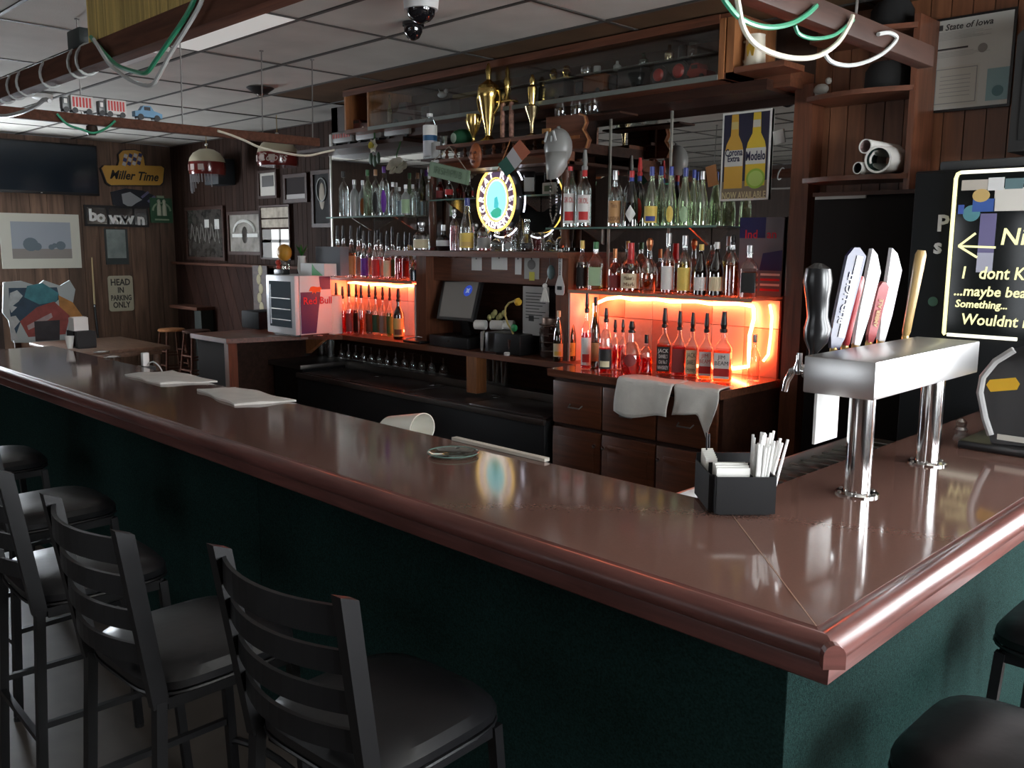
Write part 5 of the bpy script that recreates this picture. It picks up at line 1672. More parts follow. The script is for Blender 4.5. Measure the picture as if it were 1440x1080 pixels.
# white and blue water bottle standing on the ledge, hanging pitcher
zled = 2.616
p = PY(603, 226, 4.36)
pl = Vector((PY(605, 225, 4.28).x, 4.28, PY(605, 224, 4.28).z))
t = thing('water_bottle', 'clear plastic water bottle with a white and blue label on a small bracket', 'bottle', pl)
hw = 62 * depth(pl) / F_PX
MB().lathe([(.042, 0), (.05, .01), (.05, hw * .68), (.04, hw * .8), (.02, hw * .9), (.02, hw * .95)], pl, 18).build('bottle_body', thin('pet', (.88, .92, .95), .12), t)
MB().lathe([(.0515, hw * .52), (.0515, hw * .74), (.0505, hw * .74)], pl, 18).build('white_label', PAPER, t)
MB().lathe([(.0517, hw * .40), (.0517, hw * .52), (.0505, hw * .52)], pl, 18).build('blue_label', c('label_band_blue', (.02, .10, .22), .5), t)
MB().lathe([(.0512, hw * .06), (.0512, hw * .40), (.0505, hw * .40)], pl, 18).build('pale_label', c('label_pale', (.5, .52, .55), .6), t)
MB().lathe([(.022, hw * .93), (.022, hw), (.018, hw)], pl, 14).build('cap', WHITE, t)
MB().box(pl.x - .06, tx0 + .001, 4.24, 4.34, pl.z - .014, pl.z - .0005).build('bracket', WOODD, t)
a, b = PY(614, 222, 4.30), PY(624, 196, 4.30)
tag(MB().rbox(a.x, b.x, 4.25, 4.27, zs - .15 + .03, b.z - .02, .004).build('card_box', c('pale_card', (.55, .56, .54), .6)), 'small pale box propped beside the water bottle', 'box')
# train on the ledge
TR = c('train_grey', (.22, .21, .20), .5)
TRR = c('train_stripe', (.40, .06, .05), .5)
for i, (x0, x1) in enumerate(((470, 499), (504, 540), (544, 580))):
    a, b = PY(x0, 205, 4.56).x, PY(x1, 200, 4.56).x
    t = thing('train_car', ('silver toy train car with red windows, leftmost on the ledge', 'silver toy train car with red windows, middle one on the ledge', 'silver toy train car with red windows, nearest the water bottle')[i], 'toy train', ((a + b) / 2, 4.57, zled))
    MB().rbox(a, b, 4.53, 4.61, zled + .02, zled + .115, .012).build('body', TR, t)
    for j in range(7):
        w0 = a + (b - a) * (.08 + .125 * j)
        MB().box(w0, w0 + (b - a) * .08, 4.528, 4.53, zled + .06, zled + .095).build('window', TRR, t)
    for xx in (a + .05, b - .05):
        MB().lathe([(.018, -.035), (.018, .035)], (xx, 4.57, zled + .018), 12, axis=(0, 1, 0)).build('wheels', BLACK, t)
tag(MB().rbox(PY(467, 208, 4.54).x - .012, PY(467, 208, 4.54).x + .012, 4.52, 4.55, zled, zled + .10, .003).build('white_post', WHITE), 'small white block at the left end of the toy train', 'block')
# flowers hanging at the mirror
p = PY(525, 205, 4.50)
t = thing('daffodil', 'white and yellow artificial daffodil hanging before the left mirror', 'flower', (p.x, 4.5, p.z - .08))
WPET = c('petal_white', (.6, .58, .48), .6)
for i in range(6):
    a = i * math.pi / 3
    e = p + Vector((.065 * math.cos(a), -.005, .065 * math.sin(a)))
    s_ = Vector((-math.sin(a), 0, math.cos(a))) * .025
    m_ = (p + e) / 2
    MB().add([p, m_ + s_, e, m_ - s_, m_ + Vector((0, -.012, 0))], [(0, 4, 1), (1, 4, 2), (2, 4, 3), (3, 4, 0)]).build('petal', WPET, t)
MB().lathe([(.012, 0), (.03, .03), (.026, .03), (.008, .005)], p, 12, axis=(0, -1, .1)).build('trumpet', c('trumpet_yellow', (.5, .42, .05), .5), t)
MB().tube([p + Vector((0, .01, 0)), p + Vector((-.01, .02, .09)), p + Vector((-.02, .03, .17)), Vector((p.x - .02, 4.53, 2.59))], .006, 6).build('stem', MATS['leaf_green'], t)
for i in range(3):
    q = p + Vector((-.05 + .05 * i, .01, -.10 - .02 * (i % 2)))
    MB().ball(q, .03, .01, .05, 8, 6).build('leaf', c('leaf_dark', (.02, .05, .02), .6), t)
p = PY(560, 236, 4.50)
t = thing('white_flowers', 'cluster of white artificial flowers hanging before the left mirror', 'flower', (p.x, 4.5, p.z - .05))
for i, (dx_, dz_) in enumerate(((-.07, .0), (-.03, .02), (.02, .03), (.06, .02), (.1, -.005), (-.02, -.03), (.05, -.03))):
    q = p + Vector((dx_, -.01 * (i % 2), dz_))
    MB().lathe([(.008, 0), (.03, .015), (.042, .035), (.03, .03), (.006, .012)], q, 10, axis=(.3 * math.sin(i), -1, .6)).build('blossom', WPET, t)
MB().tube([p, p + Vector((-.02, .0, .10)), Vector((p.x - .0, 4.53, 2.585))], .005, 6).build('stem', MATS['leaf_green'], t)
# green hanging sign
qs = [PY(605, 227, 4.17), PY(659, 240, 4.17), PY(656, 260, 4.17), PY(602, 247, 4.17)]
gs = thing('hanging_sign', 'pale green wooden sign hanging crooked on a string', 'sign', (sum(q.x for q in qs) / 4, 4.17, qs[2].z))
slab(qs, Vector((0, -1, 0)), .02).build('board', c('sage_board', (.16, .24, .15), .7), gs)
cn = sum(qs, Vector()) / 4
xd = (qs[1] - qs[0]).normalized()
slab([cn + (q - cn) * .90 + Vector((0, -.001, 0)) for q in qs], Vector((0, -1, 0)), .0008).build('panel', c('sage_face', (.20, .30, .19), .7), gs)
text('lettering', 'IRISH PUB', .07, c('sage_letter', (.10, .16, .09), .7), gs, cn + Vector((0, -.004, 0)), xd, Vector((-xd.z, 0, xd.x)))
top = PY(632, 206, 4.17)
for q in (qs[0], qs[1]):
    MB().tube([q + xd * (.02 if q is qs[0] else -.02), Vector((top.x, 4.17, top.z))], .003, 5).build('string', c('twine', (.3, .25, .2), .8), gs)
MB().tube([(top.x, 4.17, top.z - .0), (top.x, 4.26, top.z)], .004, 5).build('nail', DSTEEL, gs)
# carved face
p = PY(669, 219, 4.20)
cf_ = thing('carved_mask', 'orange brown carved face mask on the cornice', 'mask', (p.x, 4.2, p.z - .08))
MB().ball(p, .055, .03, .085, 14, 10).build('face', mat('carved_orange', (.34, .10, .035), .45, noise=(30, .4), bump=.8, bscale=40), cf_)
for s_ in (-1, 1):
    MB().ball(p + Vector((s_ * .02, -.024, .018)), .014, .008, .01, 8, 6).build('eye', c('carved_dark', (.12, .03, .015), .5), cf_)
    MB().ball(p + Vector((s_ * .025, -.022, -.01)), .016, .012, .016, 8, 6).build('cheek', MATS['carved_orange'], cf_)
MB().ball(p + Vector((0, -.03, -.005)), .012, .012, .022, 8, 6).build('nose', MATS['carved_orange'], cf_)
MB().ball(p + Vector((0, -.024, -.04)), .022, .008, .010, 8, 6).build('mouth', MATS['carved_dark'], cf_)
# flag
fl = thing('small_flag', 'small green white and orange flag hanging crooked over the lit sign', 'flag', PY(722, 225, 4.14))
pts = [(702, 230), (712, 247), (727, 232), (715, 214), (741, 217), (727, 200)]
P_ = [PY(x, y, 4.14) for x, y in pts]
for i, (nm, cl) in enumerate((('green_band', (.015, .10, .07)), ('white_band', (.48, .47, .48)), ('orange_band', (.42, .12, .06)))):
    a, b, c2, d2 = [(P_[0], P_[1], P_[2], P_[3])[j] for j in range(4)]
    if i == 0:
        q4 = [PY(x, y, 4.14) for x, y in ((700, 231), (712, 249), (724, 238), (712, 220))]
    elif i == 1:
        q4 = [PY(x, y, 4.14) for x, y in ((712, 220), (724, 238), (734, 226), (721, 207))]
    else:
        q4 = [PY(x, y, 4.14) for x, y in ((721, 207), (734, 226), (746, 214), (731, 196))]
    slab(q4, Vector((0, -1, 0)), .002).build(nm, c('flag_' + nm, cl, .8), fl)
MB().tube([PY(718, 196, 4.145), PY(708, 222, 4.145), PY(700, 240, 4.145)], .004, 6).build('stick', WOODL, fl)
MB().tube([PY(720, 200, 4.145), Vector((PY(720, 200, 4.145).x, 4.24, PY(720, 200, 4.145).z))], .004, 6).build('pin', DSTEEL, fl)
# carved wooden plaque and orange badge
yp = 4.40
out = [(768, 165), (815, 160), (822, 163), (824, 172), (820, 182), (828, 196), (824, 208), (768, 212)]
q = [PY(x, y, yp) for x, y in out]
wp = thing('wooden_plaque', 'red brown wooden plaque with a scrolled right edge behind the cap', 'plaque', (q[3].x, yp, q[-1].z))
MB().prism([(v.x, v.z) for v in q], (0, yp + .03, 0), XA, ZA, 0, .03).build('board', WOOD, wp)
MB().tube([Vector((v.x, yp - .002, v.z)) for v in q[1:7]], .008, 6).build('scroll_edge', WOODL, wp)
b0 = PY(800, 196, yp)
MB().box(b0.x - .06, b0.x + .09, yp - .006, yp, b0.z, b0.z + .02).build('carved_key', WOODL, wp)
MB().box(b0.x + .0, b0.x + .06, yp, 4.5, zs, zs + .02).box(b0.x + .0, b0.x + .06, yp + .03, yp + .05, q[-1].z, q[0].z).build('brace', WOODD, wp)
a, b = PY(762, 202, 4.33), PY(773, 180, 4.33)
bd = thing('round_badge_card', 'orange card with a round dark emblem left of the cap', 'card', ((a.x + b.x) / 2, 4.33, a.z))
MB().box(a.x, b.x, 4.33, 4.345, a.z, b.z).build('card', c('badge_orange', (.45, .22, .07), .6), bd)
MB().lathe([(.024, 0), (.024, .002)], ((a.x + b.x) / 2, 4.33, (a.z + b.z) / 2), 16, axis=(0, -1, 0)).build('emblem', c('badge_dark', (.05, .02, .01), .6), bd)
MB().box(a.x, b.x, 4.345, 4.40, a.z, a.z + .01).build('clip', BLACK, bd)
# baseball cap
p = PY(785, 207, 4.22)
CAPM = mat('cap_grey', (.30, .33, .34), .85, noise=(20, .15), bump=.3, bscale=60)
bc = thing('baseball_cap', 'grey baseball cap hanging brim down from the trophy shelf', 'cap', (p.x, 4.22, p.z - .2))
MB().ball(p + Vector((0, .0, 0)), .098, .075, .115, 18, 12).build('crown', CAPM, bc)
bv = []
N = 14
for i in range(N + 1):
    u = 2 * i / N - 1
    for v in (0, .5, 1):
        bv.append(p + Vector((.012 + .088 * u * (1 - .10 * v * v), -.035 - .055 * (1 - u * u) + .02 * v * u * u, -.035 - .165 * v * (1 - .5 * u ** 4))))
fs = []
for i in range(N):
    for j in range(2):
        fs.append((i * 3 + j, i * 3 + j + 1, i * 3 + 3 + j + 1, i * 3 + 3 + j))
br = MB().add(bv, fs, True).build('brim', CAPM, bc)
md = br.modifiers.new('thick', 'SOLIDIFY')
md.thickness = .006
MB().ball(p + Vector((.0, 0, .115)), .012).build('top_button', CAPM, bc)
for (dx_, dz_, r) in ((-.04, .06, .35), (.03, .06, -.35), (.005, .03, 0)):
    MB().obox(p + Vector((dx_, -.068, dz_)), (math.sin(r), 0, math.cos(r)), (0, 1, .5), (math.cos(r), 0, -math.sin(r)), .032, .004, .006).build('monogram_stroke', c('cap_pale', (.55, .58, .58), .8), bc)
MB().obox(p + Vector((.0, -.068, -.052)), (1, 0, 0), (0, 1, 0), (0, 0, 1), .04, .006, .006).build('stitching', c('cap_stitch', (.65, .65, .63), .8), bc)
MB().tube([p + Vector((0, 0, .12)), Vector((p.x, 4.24, max(zs - .01, p.z + .13)))], .004, 5).build('hook', DSTEEL, bc)
q = PY(779, 255, 4.24)
bn = thing('bead_necklace', 'string of silver beads hanging below the grey cap', 'beads', (q.x, 4.24, q.z - .3))
loop = [Vector((q.x - .025, 4.24, q.z + .05)), Vector((q.x - .03, 4.24, q.z - .08)), Vector((q.x - .028, 4.24, q.z - .2)), Vector((q.x - .005, 4.24, q.z - .26)), Vector((q.x + .022, 4.24, q.z - .2)), Vector((q.x + .025, 4.24, q.z - .08)), Vector((q.x + .025, 4.24, q.z + .05))]
mb = MB()
for i in range(len(loop) - 1):
    for j in range(6):
        mb.ball(loop[i].lerp(loop[i + 1], j / 6), .007, n=6, m=4)
o = mb.build('beads', c('silver_bead', (.35, .33, .3), .25, metal=.8), bn)
o['kind'] = 'stuff'
MB().tube(loop, .0015, 4).build('thread', BLACK, bn)
MB().tube([loop[0], Vector((q.x, 4.24, q.z + .16)), loop[-1]], .0015, 4).build('loop', BLACK, bn)
a, b = PY(757, 283, 4.66), PY(774, 266, 4.66)
fb_ = thing('framed_card', 'small white framed card by the bead necklace', 'card', ((a.x + b.x) / 2, 4.70, 2.131))
MB().box(a.x, b.x, 4.70, 4.72, 2.131, 2.131 + (b.z - a.z)).build('frame', c('frame_pale', (.45, .45, .42), .5), fb_)
MB().box(a.x + .02, b.x - .02, 4.698, 4.70, 2.15, 2.131 + (b.z - a.z) - .02).build('picture', c('picture_green', (.08, .12, .08), .6), fb_)

# poster on the right mirror
a, b = PY(1012, 283, YM - .02), PY(1086, 152, YM - .02)
yp = YM - .02
ps = thing('beer_poster', 'white bordered beer poster with two bottles stuck on the right mirror', 'poster', ((a.x + b.x) / 2, yp, a.z))
MB().box(a.x, b.x, yp, yp + .004, a.z, b.z).build('sheet', PAPER, ps)
W, Hh = b.x - a.x, b.z - a.z
px0 = a.x + .012
MB().box(px0, b.x - .012, yp - .001, yp, a.z + .012, b.z - .012).build('dark_ground', c('poster_dark', (.025, .025, .05), .5), ps)
MB().box(px0, b.x - .012, yp - .002, yp - .001, a.z + .012, a.z + Hh * .22).build('wood_table', c('poster_table', (.22, .17, .12), .6), ps)


def poster_bottle(cx, z0, z1, wd, cols, name):
    h = z1 - z0
    o_ = [(-wd, 0), (wd, 0), (wd, .50), (wd * .85, .60), (wd * .42, .72), (wd * .36, 1), (-wd * .36, 1), (-wd * .42, .72), (-wd * .85, .60), (-wd, .50)]
    t_ = MB().prism([(cx + u, z0 + v * h) for u, v in o_], (0, yp - .002, 0), XA, ZA, 0, .002).build(name, c('poster_' + name, cols[0], .4), ps)
    MB().box(cx - wd, cx + wd, yp - .005, yp - .004, z0 + h * .30, z0 + h * .52).build('bottle_label', c('poster_lab', cols[1], .5), t_)
    MB().box(cx - wd * .37, cx + wd * .37, yp - .005, yp - .004, z0 + h * .80, z0 + h * .9).build('neck_band', c('poster_neck' + name, cols[2], .5), t_)
    return t_


z1 = b.z - .014
t1 = poster_bottle(a.x + W * .27, a.z + Hh * .14, z1, W * .19, ((.62, .36, .06), (.62, .62, .58), (.6, .5, .2)), 'amber_bottle')
t2 = poster_bottle(a.x + W * .72, a.z + Hh * .16, z1, W * .20, ((.70, .50, .05), (.66, .66, .60), (.6, .58, .5)), 'golden_bottle')
INK = c('poster_ink', (.02, .02, .06), .6)
text('lettering', 'Corona', .06, INK, ps, (a.x + W * .27, yp - .006, a.z + Hh * .545), fit=W * .36, bold=.001)
text('lettering', 'Extra', .05, INK, ps, (a.x + W * .27, yp - .006, a.z + Hh * .475), fit=W * .25, bold=.001)
text('lettering', 'Modelo', .075, INK, ps, (a.x + W * .72, yp - .006, a.z + Hh * .49), fit=W * .39, bold=.0015)
MB().prism(oval(W * .19, W * .18, 20), (a.x + W * .74, yp - .006, a.z + Hh * .24), XA, ZA, 0, .001).build('lime', c('poster_lime', (.30, .48, .06), .5), ps)
MB().prism(oval(W * .15, W * .14, 20), (a.x + W * .74, yp - .007, a.z + Hh * .24), XA, ZA, 0, .001).build('lime_flesh', c('poster_lime2', (.45, .62, .16), .5), ps)
text('lettering', 'NOW AVAILABLE', .058, c('poster_gold', (.6, .5, .28), .6), ps, ((a.x + b.x) / 2, yp - .004, a.z + Hh * .055), fit=W * .90, bold=.001)
for (x0, y0, x1, y1, cl, ds) in ((993, 262, 1008, 232, (.36, .16, .06), 'brown paper tag stuck on the mirror left of the poster'), (1087, 203, 1103, 182, (.6, .6, .56), 'white paper note stuck on the mirror right of the poster')):
    a, b = PY(x0, y0, YM - .012), PY(x1, y1, YM - .012)
    r = .14
    tag(MB().obox(((a.x + b.x) / 2, YM - .008, (a.z + b.z) / 2), (1, 0, .2), (0, 1, 0), (-.2, 0, 1), (b.x - a.x) / 2, .002, (b.z - a.z) / 2).build('paper_tag', mat('tag_' + ds[:5], cl, .7)), ds, 'note')
# red blue and white flag picture behind the right end of the middle shelf
a, b = PY(1037, 410, YM - .03), PY(1103, 305, YM - .03)
fp = thing('flag_picture', 'dark blue and grey picture with red print behind the middle shelf bottles', 'picture', ((a.x + b.x) / 2, YM - .03, zm_r))
yq = YM - .03
zb_, zt3 = zm_r + .002, b.z
MB().box(a.x, b.x, yq, yq + .01, zb_, zt3).build('panel', c('pic_grey', (.16, .15, .17), .5), fp)
DB = c('pic_blue', (.02, .02, .10), .5)
MB().prism([(a.x, zt3 - .12), (a.x + .17, zt3 - .12), (a.x + .17, zt3), (a.x, zt3)], (0, yq, 0), XA, ZA, 0, .002).prism([(a.x + .14, zb_ + .15), (b.x, zb_ + .15), (b.x, zb_ + .27), (a.x + .16, zb_ + .25)], (0, yq, 0), XA, ZA, 0, .002).build('blue_print', DB, fp)
text('lettering', 'Ind   an', .07, RD, fp, (a.x + .14, yq - .003, zt3 - .10), bold=.001)
for i in range(4):
    MB().box(a.x + .15, b.x - .01, yq - .002, yq, zb_ + .03 + i * .03, zb_ + .043 + i * .03).build('stripe', (RD, PAPER)[i % 2], fp)

# ------------------------------------------------------------------ display case contents
zc0 = zb + .0008


def toy(name, x0, x1, px_y, y, z, h, col, label, cat='toy car', wheels=None, box_=False):
    a, b = PY(x0, px_y, y).x, PY(x1, px_y, y).x
    L = b - a
    t = thing(name, label, cat, ((a + b) / 2, y, z))
    wr = h * .16
    bm = mat('toy_' + name + str(col[0]), col, .3, coat=.4)
    if box_:
        MB().rbox(a + L * .30, b, y - .05, y + .05, z + wr, z + h, .006).build('cargo_box', bm, t)
        MB().rbox(a, a + L * .26, y - .045, y + .045, z + wr, z + h * .8, .01).build('cab', c('toy_dark', (.03, .03, .035), .3), t)
    else:
        pr = [(0, wr), (L, wr), (L, h * .5), (L * .9, h * .58), (L * .74, h * .62), (L * .64, h * .98), (L * .36, h), (L * .26, h * .62), (L * .05, h * .55), (0, h * .45)]
        MB().prism([(a + u, z + v) for u, v in pr], (0, y + .045, 0), XA, ZA, 0, .09).build('body', bm, t)
        MB().box(a + L * .37, a + L * .62, y - .047, y + .047, z + h * .66, z + h * .9).build('windows', BLACK, t)
    for u in (.2, .8):
        MB().lathe([(wr * .6, -.052), (wr, -.05), (wr, .05), (wr * .6, .052)], (a + L * u, y, z + wr), 14, axis=(0, 1, 0)).build('wheels', wheels or BLACK, t)
    return t


toy('toy_car', 491, 524, 185, 4.52, zc0, .085, (.10, .015, .015), 'dark red toy vintage car in the left bay of the case', wheels=CHROME)
toy('toy_car', 556, 590, 160, 4.56, zc0, .17, (.06, .012, .012), 'dark red model vintage car at the left end of the main case')
toy('toy_truck', 598, 640, 150, 4.56, zc0, .14, (.02, .02, .02), 'black model truck left of the big trophy in the case', 'toy truck', box_=True)
toy('toy_truck', 752, 800, 125, 4.50, zc0, .13, (.02, .055, .025), 'green model delivery truck in the case', 'toy truck', box_=True)
toy('toy_wagon', 815, 856, 110, 4.50, zc0, .12, (.15, .045, .015), 'brown model beer wagon in the case', 'toy wagon', box_=True)
toy('toy_truck', 862, 908, 105, 4.52, zc0, .13, (.015, .015, .015), 'black model truck between wagon and tractor', 'toy truck', box_=True)
RW = c('tractor_red', (.30, .02, .015), .4)
a = PY(944, 108, 4.48)
tr_ = thing('toy_tractor', 'model tractor with big red wheels in the case', 'toy tractor', (a.x, 4.5, zc0))
MB().rbox(a.x - .12, a.x + .12, 4.47, 4.53, zc0 + .06, zc0 + .13, .008).build('body', BLACK, tr_)
for i, (dx_, r) in enumerate(((-.07, .055), (.07, .06))):
    w_ = MB().lathe([(r * .7, -.05), (r, -.045), (r, .045), (r * .7, .05)], (a.x + dx_, 4.5, zc0 + r), 16, axis=(0, 1, 0)).build('tyre', BLACK, tr_)
    MB().lathe([(r * .68, .0), (r * .5, .012), (r * .2, .014)], (a.x + dx_, 4.447, zc0 + r), 14, axis=(0, -1, 0)).build('red_hub', RW, w_)
toy('toy_car', 966, 1000, 98, 4.50, zc0, .09, (.22, .02, .015), 'bright red model car at the right end of the case')
zsh = zb + .173


def figure(px, h, r, m, name, label, cat, prof=None):
    x = PY(px, 90, 4.68).x
    return tag(MB().lathe([(a_ * r, b_ * h) for a_, b_ in (prof or [(1, 0), (1, .1), (.4, .2), (.6, .5), (.35, .75), (.5, .85), (.2, 1)])], (x, 4.68, zsh), 12).build(name, m), label, cat)


BOT = [(.9, 0), (1, .05), (1, .5), (.4, .7), (.35, .95), (.3, 1)]
MUG = [(.9, 0), (1, .05), (.95, .95), (.9, 1)]
figure(779, .085, .05, GOLD, 'gold_figurine', 'gold figurine on the inner case shelf, left of two', 'figurine')
figure(797, .09, .05, GOLD, 'gold_figurine', 'gold figurine on the inner case shelf, right of two', 'figurine')
figure(825, .07, .04, CHROME, 'silver_clock', 'small round silver ornament on the inner case shelf', 'ornament', [(.3, 0), (.9, .2), (1, .5), (.9, .8), (.3, 1)])
figure(840, .05, .025, PAPER, 'small_cup', 'small cream cup on the inner case shelf', 'cup', MUG)
figure(868, .06, .025, PAPER, 'salt_shaker', 'small cream shaker beside the cup on the case shelf', 'shaker', BOT)
figure(905, .08, .03, thin('green_bottle_glass', (.2, .4, .25), .15), 'green_bottle', 'small green bottle on the inner case shelf', 'bottle', BOT)
figure(941, .10, .03, mat('silver_gold', (.7, .6, .4), .2, 1.0), 'silver_bottle', 'small shiny metal bottle on the inner case shelf', 'bottle', BOT)
figure(960, .08, .03, BLACK, 'dark_mug', 'dark mug on the inner case shelf near the right end', 'mug', MUG)
figure(975, .09, .03, CLEAR, 'case_glass', 'clear glass on the inner case shelf near the right end', 'glass', MUG)
p = PY(622, 133, 4.6)
bd_ = thing('white_bird', 'small white bird ornament on the model ship in the case', 'ornament', (p.x, 4.6, p.z - .03))
MB().ball(p, .05, .025, .025, 10, 7).ball(p + Vector((.045, 0, .02)), .018, n=8, m=6).build('bird', WHITE, bd_)
MB().prism([(0, 0), (-.05, .05), (-.02, .0)], p, XA, ZA, -.003, .003).build('wing', WHITE, bd_)
sh_ = thing('model_ship', 'long dark model ship in the middle of the case', 'model ship', (PY(660, 140, 4.62).x, 4.66, zc0))
xa1, xb1 = PY(615, 140, 4.66).x, PY(705, 140, 4.66).x
MB().prism([(xa1 + .08, zc0 + .02), (xb1 - .08, zc0 + .02), (xb1, zc0 + .16), (xa1, zc0 + .13)], (0, 4.70, 0), XA, ZA, 0, .08).build('hull', mat('ship_dark', (.025, .022, .02), .4), sh_)
MB().box(xa1 + .2, xb1 - .2, 4.64, 4.68, zc0 + .14, zc0 + .19).build('cabin', c('ship_tan', (.25, .18, .06), .5), sh_)
MB().box(xa1 + .2, xa1 + .24, 4.62, 4.70, zc0, zc0 + .03).box(xb1 - .24, xb1 - .2, 4.62, 4.70, zc0, zc0 + .03).build('cradle', WOODD, sh_)
x = PY(548, 150, 4.5).x
tag(MB().lathe([(.02, 0), (.022, .01), (.022, .12), (.009, .16), (.009, .24)], (x, 4.5, zc0), 12).build('slim_bottle', thin('yellow_glass', (.6, .5, .2), .2, body=((.4, .35, .1), .3))), 'slim yellow bottle at the left end of the main case', 'bottle')
# glasses on the little ledge under the case
zg = PY(810, 166, 4.5).z
lg_ = MB().box(PY(770, 165, 4.5).x, PY(880, 165, 4.5).x, 4.44, 4.62, zg - .012, zg - .0005).build('shelf_strip', WOODD)
tag(lg_, 'narrow dark strip shelf under the display case', 'shelf')
for i, (px, r) in enumerate(((789, .045), (812, .045), (833, .05))):
    xx = PY(px, 160, 4.53).x
    tag(MB().lathe([(r * .8, 0), (r, .02), (r, .10), (r * .9, .10), (r * .75, .01)], (xx, 4.53, zg), 14).build('shelf_glass', CLEAR), 'clear glass under the display case, ' + nth(i) + ' from the trophies', 'glass')
# mug and figurine on the right ledge
mz = 2.731
p = Vector((PY(1061, 95, 4.5).x, 4.5, mz))
mh = 44 * depth(p) / F_PX
mg = thing('beer_stein', 'cream ceramic beer stein with a yellow emblem on the ledge', 'mug', p)
CER = c('cream_ceramic', (.62, .56, .44), .3)
MB().lathe([(.055, 0), (.058, .01), (.05, mh * .96), (.052, mh), (.046, mh), (.046, .012)], p, 20).build('body', CER, mg)
MB().tube([p + Vector((-.05, 0, mh * .85)), p + Vector((-.085, 0, mh * .85)), p + Vector((-.095, 0, mh * .6)), p + Vector((-.08, 0, mh * .3)), p + Vector((-.052, 0, mh * .2))], .008, 8).build('handle', CER, mg)
MB().prism([(-.018, -.03), (.018, -.03), (.025, .02), (0, .045), (-.025, .02)], p + Vector((.002, -.052, mh * .5)), XA, ZA, -.003, .002).build('emblem', c('stein_yellow', (.5, .3, .03), .5), mg)
zcs = PY(1200, 128, 4.6).z
p = Vector((PY(1190, 95, 4.72).x, 4.72, 2.861))
p = Vector((-2.36, 4.70, zcs + .0008))
fg = thing('deer_figurine', 'small pale figurine on the top right corner shelf', 'figurine', p)
MB().ball(p + Vector((0, 0, .045)), .045, .022, .03, 10, 7).build('body', c('figurine_pale', (.3, .28, .25), .5), fg)
MB().ball(p + Vector((.04, 0, .085)), .018, n=8, m=6).build('head', MATS['figurine_pale'], fg)
MB().box(p.x - .03, p.x + .03, 4.69, 4.71, p.z, p.z + .03).build('legs', MATS['figurine_pale'], fg)
for i, (px, z_, r, ds) in enumerate(((-2.02, 2.861, .13, 'black felt hat on the topmost corner shelf'), (-2.02, zcs + .0008, .14, 'black domed hat on the middle corner shelf'))):
    h = thing('black_hat', ds, 'hat', (px, 4.75, z_))
    MB().lathe([(r * 1.12, 0), (r * 1.12, .006), (r * .82, .012), (r * .8, .10), (r * .62, .14), (r * .3, .15)], (px, 4.745, z_), 22).build('hat', mat('black_felt', (.006, .006, .006), .9), h)
zrl = PY(1220, 246, 4.6).z + .0008
rolls = ((1218, 182, 1262, 196, .036, 'thin rolled white poster lying highest on the corner shelf', 'shell_pink'), (1235, 216, 1264, 192, .066, 'fat rolled poster with dark green print on the corner shelf', 'green'), (1206, 230, 1262, 222, .030, 'narrow white paper roll lowest on the corner shelf', 'white'))
for i, (x0, y0, x1, y1, r, ds, kk) in enumerate(rolls):
    a, b = PY(x0, y0, 4.52), PY(x1, y1, 4.80)
    dz_ = min(a.z, b.z) - r - zrl
    a.z = zrl + r if i else zrl + .135
    b.z = zrl + r + (.012 if i == 1 else 0) if i else zrl + .125
    d = (b - a)
    rp = thing('rolled_poster', ds, 'poster', Vector(((a.x + b.x) / 2, 4.65, min(a.z, b.z) - r)))
    MB().lathe([(r, 0), (r, d.length), (r * .86, d.length), (r * .86, 0), (r, 0)], a, 22, axis=d, caps=False).build('paper_roll', PAPER, rp)
    MB().lathe([(r * .85, .004), (r * .845, d.length * .5)], a, 20, axis=d, caps=False).build('inner_print', c('roll_' + kk, {'shell_pink': (.35, .25, .25), 'green': (.015, .05, .04), 'white': (.02, .02, .02)}[kk], .7), rp)
    if kk == 'green':
        MB().tube([a + d.normalized() * .004 + Vector((r * .6 * math.cos(t), 0, r * .6 * math.sin(t))) for t in [2.2 + .2 * j for j in range(8)]], .006, 6).build('white_lettering', PAPER, rp)

# certificate in its frame
yw = YB2 - .012
q4 = [PY(1311, 33, yw), PY(1425, 13, yw), PY(1416, 149, yw), PY(1303, 157, yw)]
x0, x1, z0, z1 = PY(1307, 100, yw).x, PY(1421, 100, yw).x, PY(1303, 157, yw).z, PY(1311, 33, yw).z
fc = thing('framed_certificate', 'black framed state licence certificate on the wood wall', 'certificate', ((x0 + x1) / 2, yw, z0))
MB().box(x0 - .012, x1 + .012, yw - .012, yw, z0 - .012, z1 + .012).build('frame', BLACK, fc)
MB().box(x0, x1, yw - .014, yw - .012, z0, z1).build('paper', c('certificate_paper', (.62, .64, .60), .3), fc)
W, Hh = x1 - x0, z1 - z0
IK = MATS['print_ink']
text('lettering', 'State of Iowa', .042, IK, fc, (x0 + W * .47, yw - .0155, z1 - Hh * .085), shear=.2, bold=.0006)
MB().box(x0 + W * .09, x0 + W * .15, yw - .0155, yw - .014, z1 - Hh * .11, z1 - Hh * .05).build('seal_mark', IK, fc)
MB().box(x0 + W * .08, x0 + W * .48, yw - .0155, yw - .014, z1 - Hh * .335, z1 - Hh * .315).build('black_bar', IK, fc)
GR = c('print_grey_line', (.32, .34, .33), .6)
for i in range(10):
    MB().box(x0 + W * .1, x0 + W * (.55 + .2 * ((i * 7) % 3) / 2), yw - .015, yw - .014, z1 - Hh * (.14 + i * .016 + (.13 if i > 5 else 0)), z1 - Hh * (.137 + i * .016 + (.13 if i > 5 else 0))).build('print_line', GR, fc)
MB().lathe([(.022, 0), (.022, .002)], (x0 + W * .66, yw - .014, z1 - Hh * .36), 18, axis=(0, -1, 0)).build('round_seal', c('seal_grey', (.28, .27, .25), .5), fc)
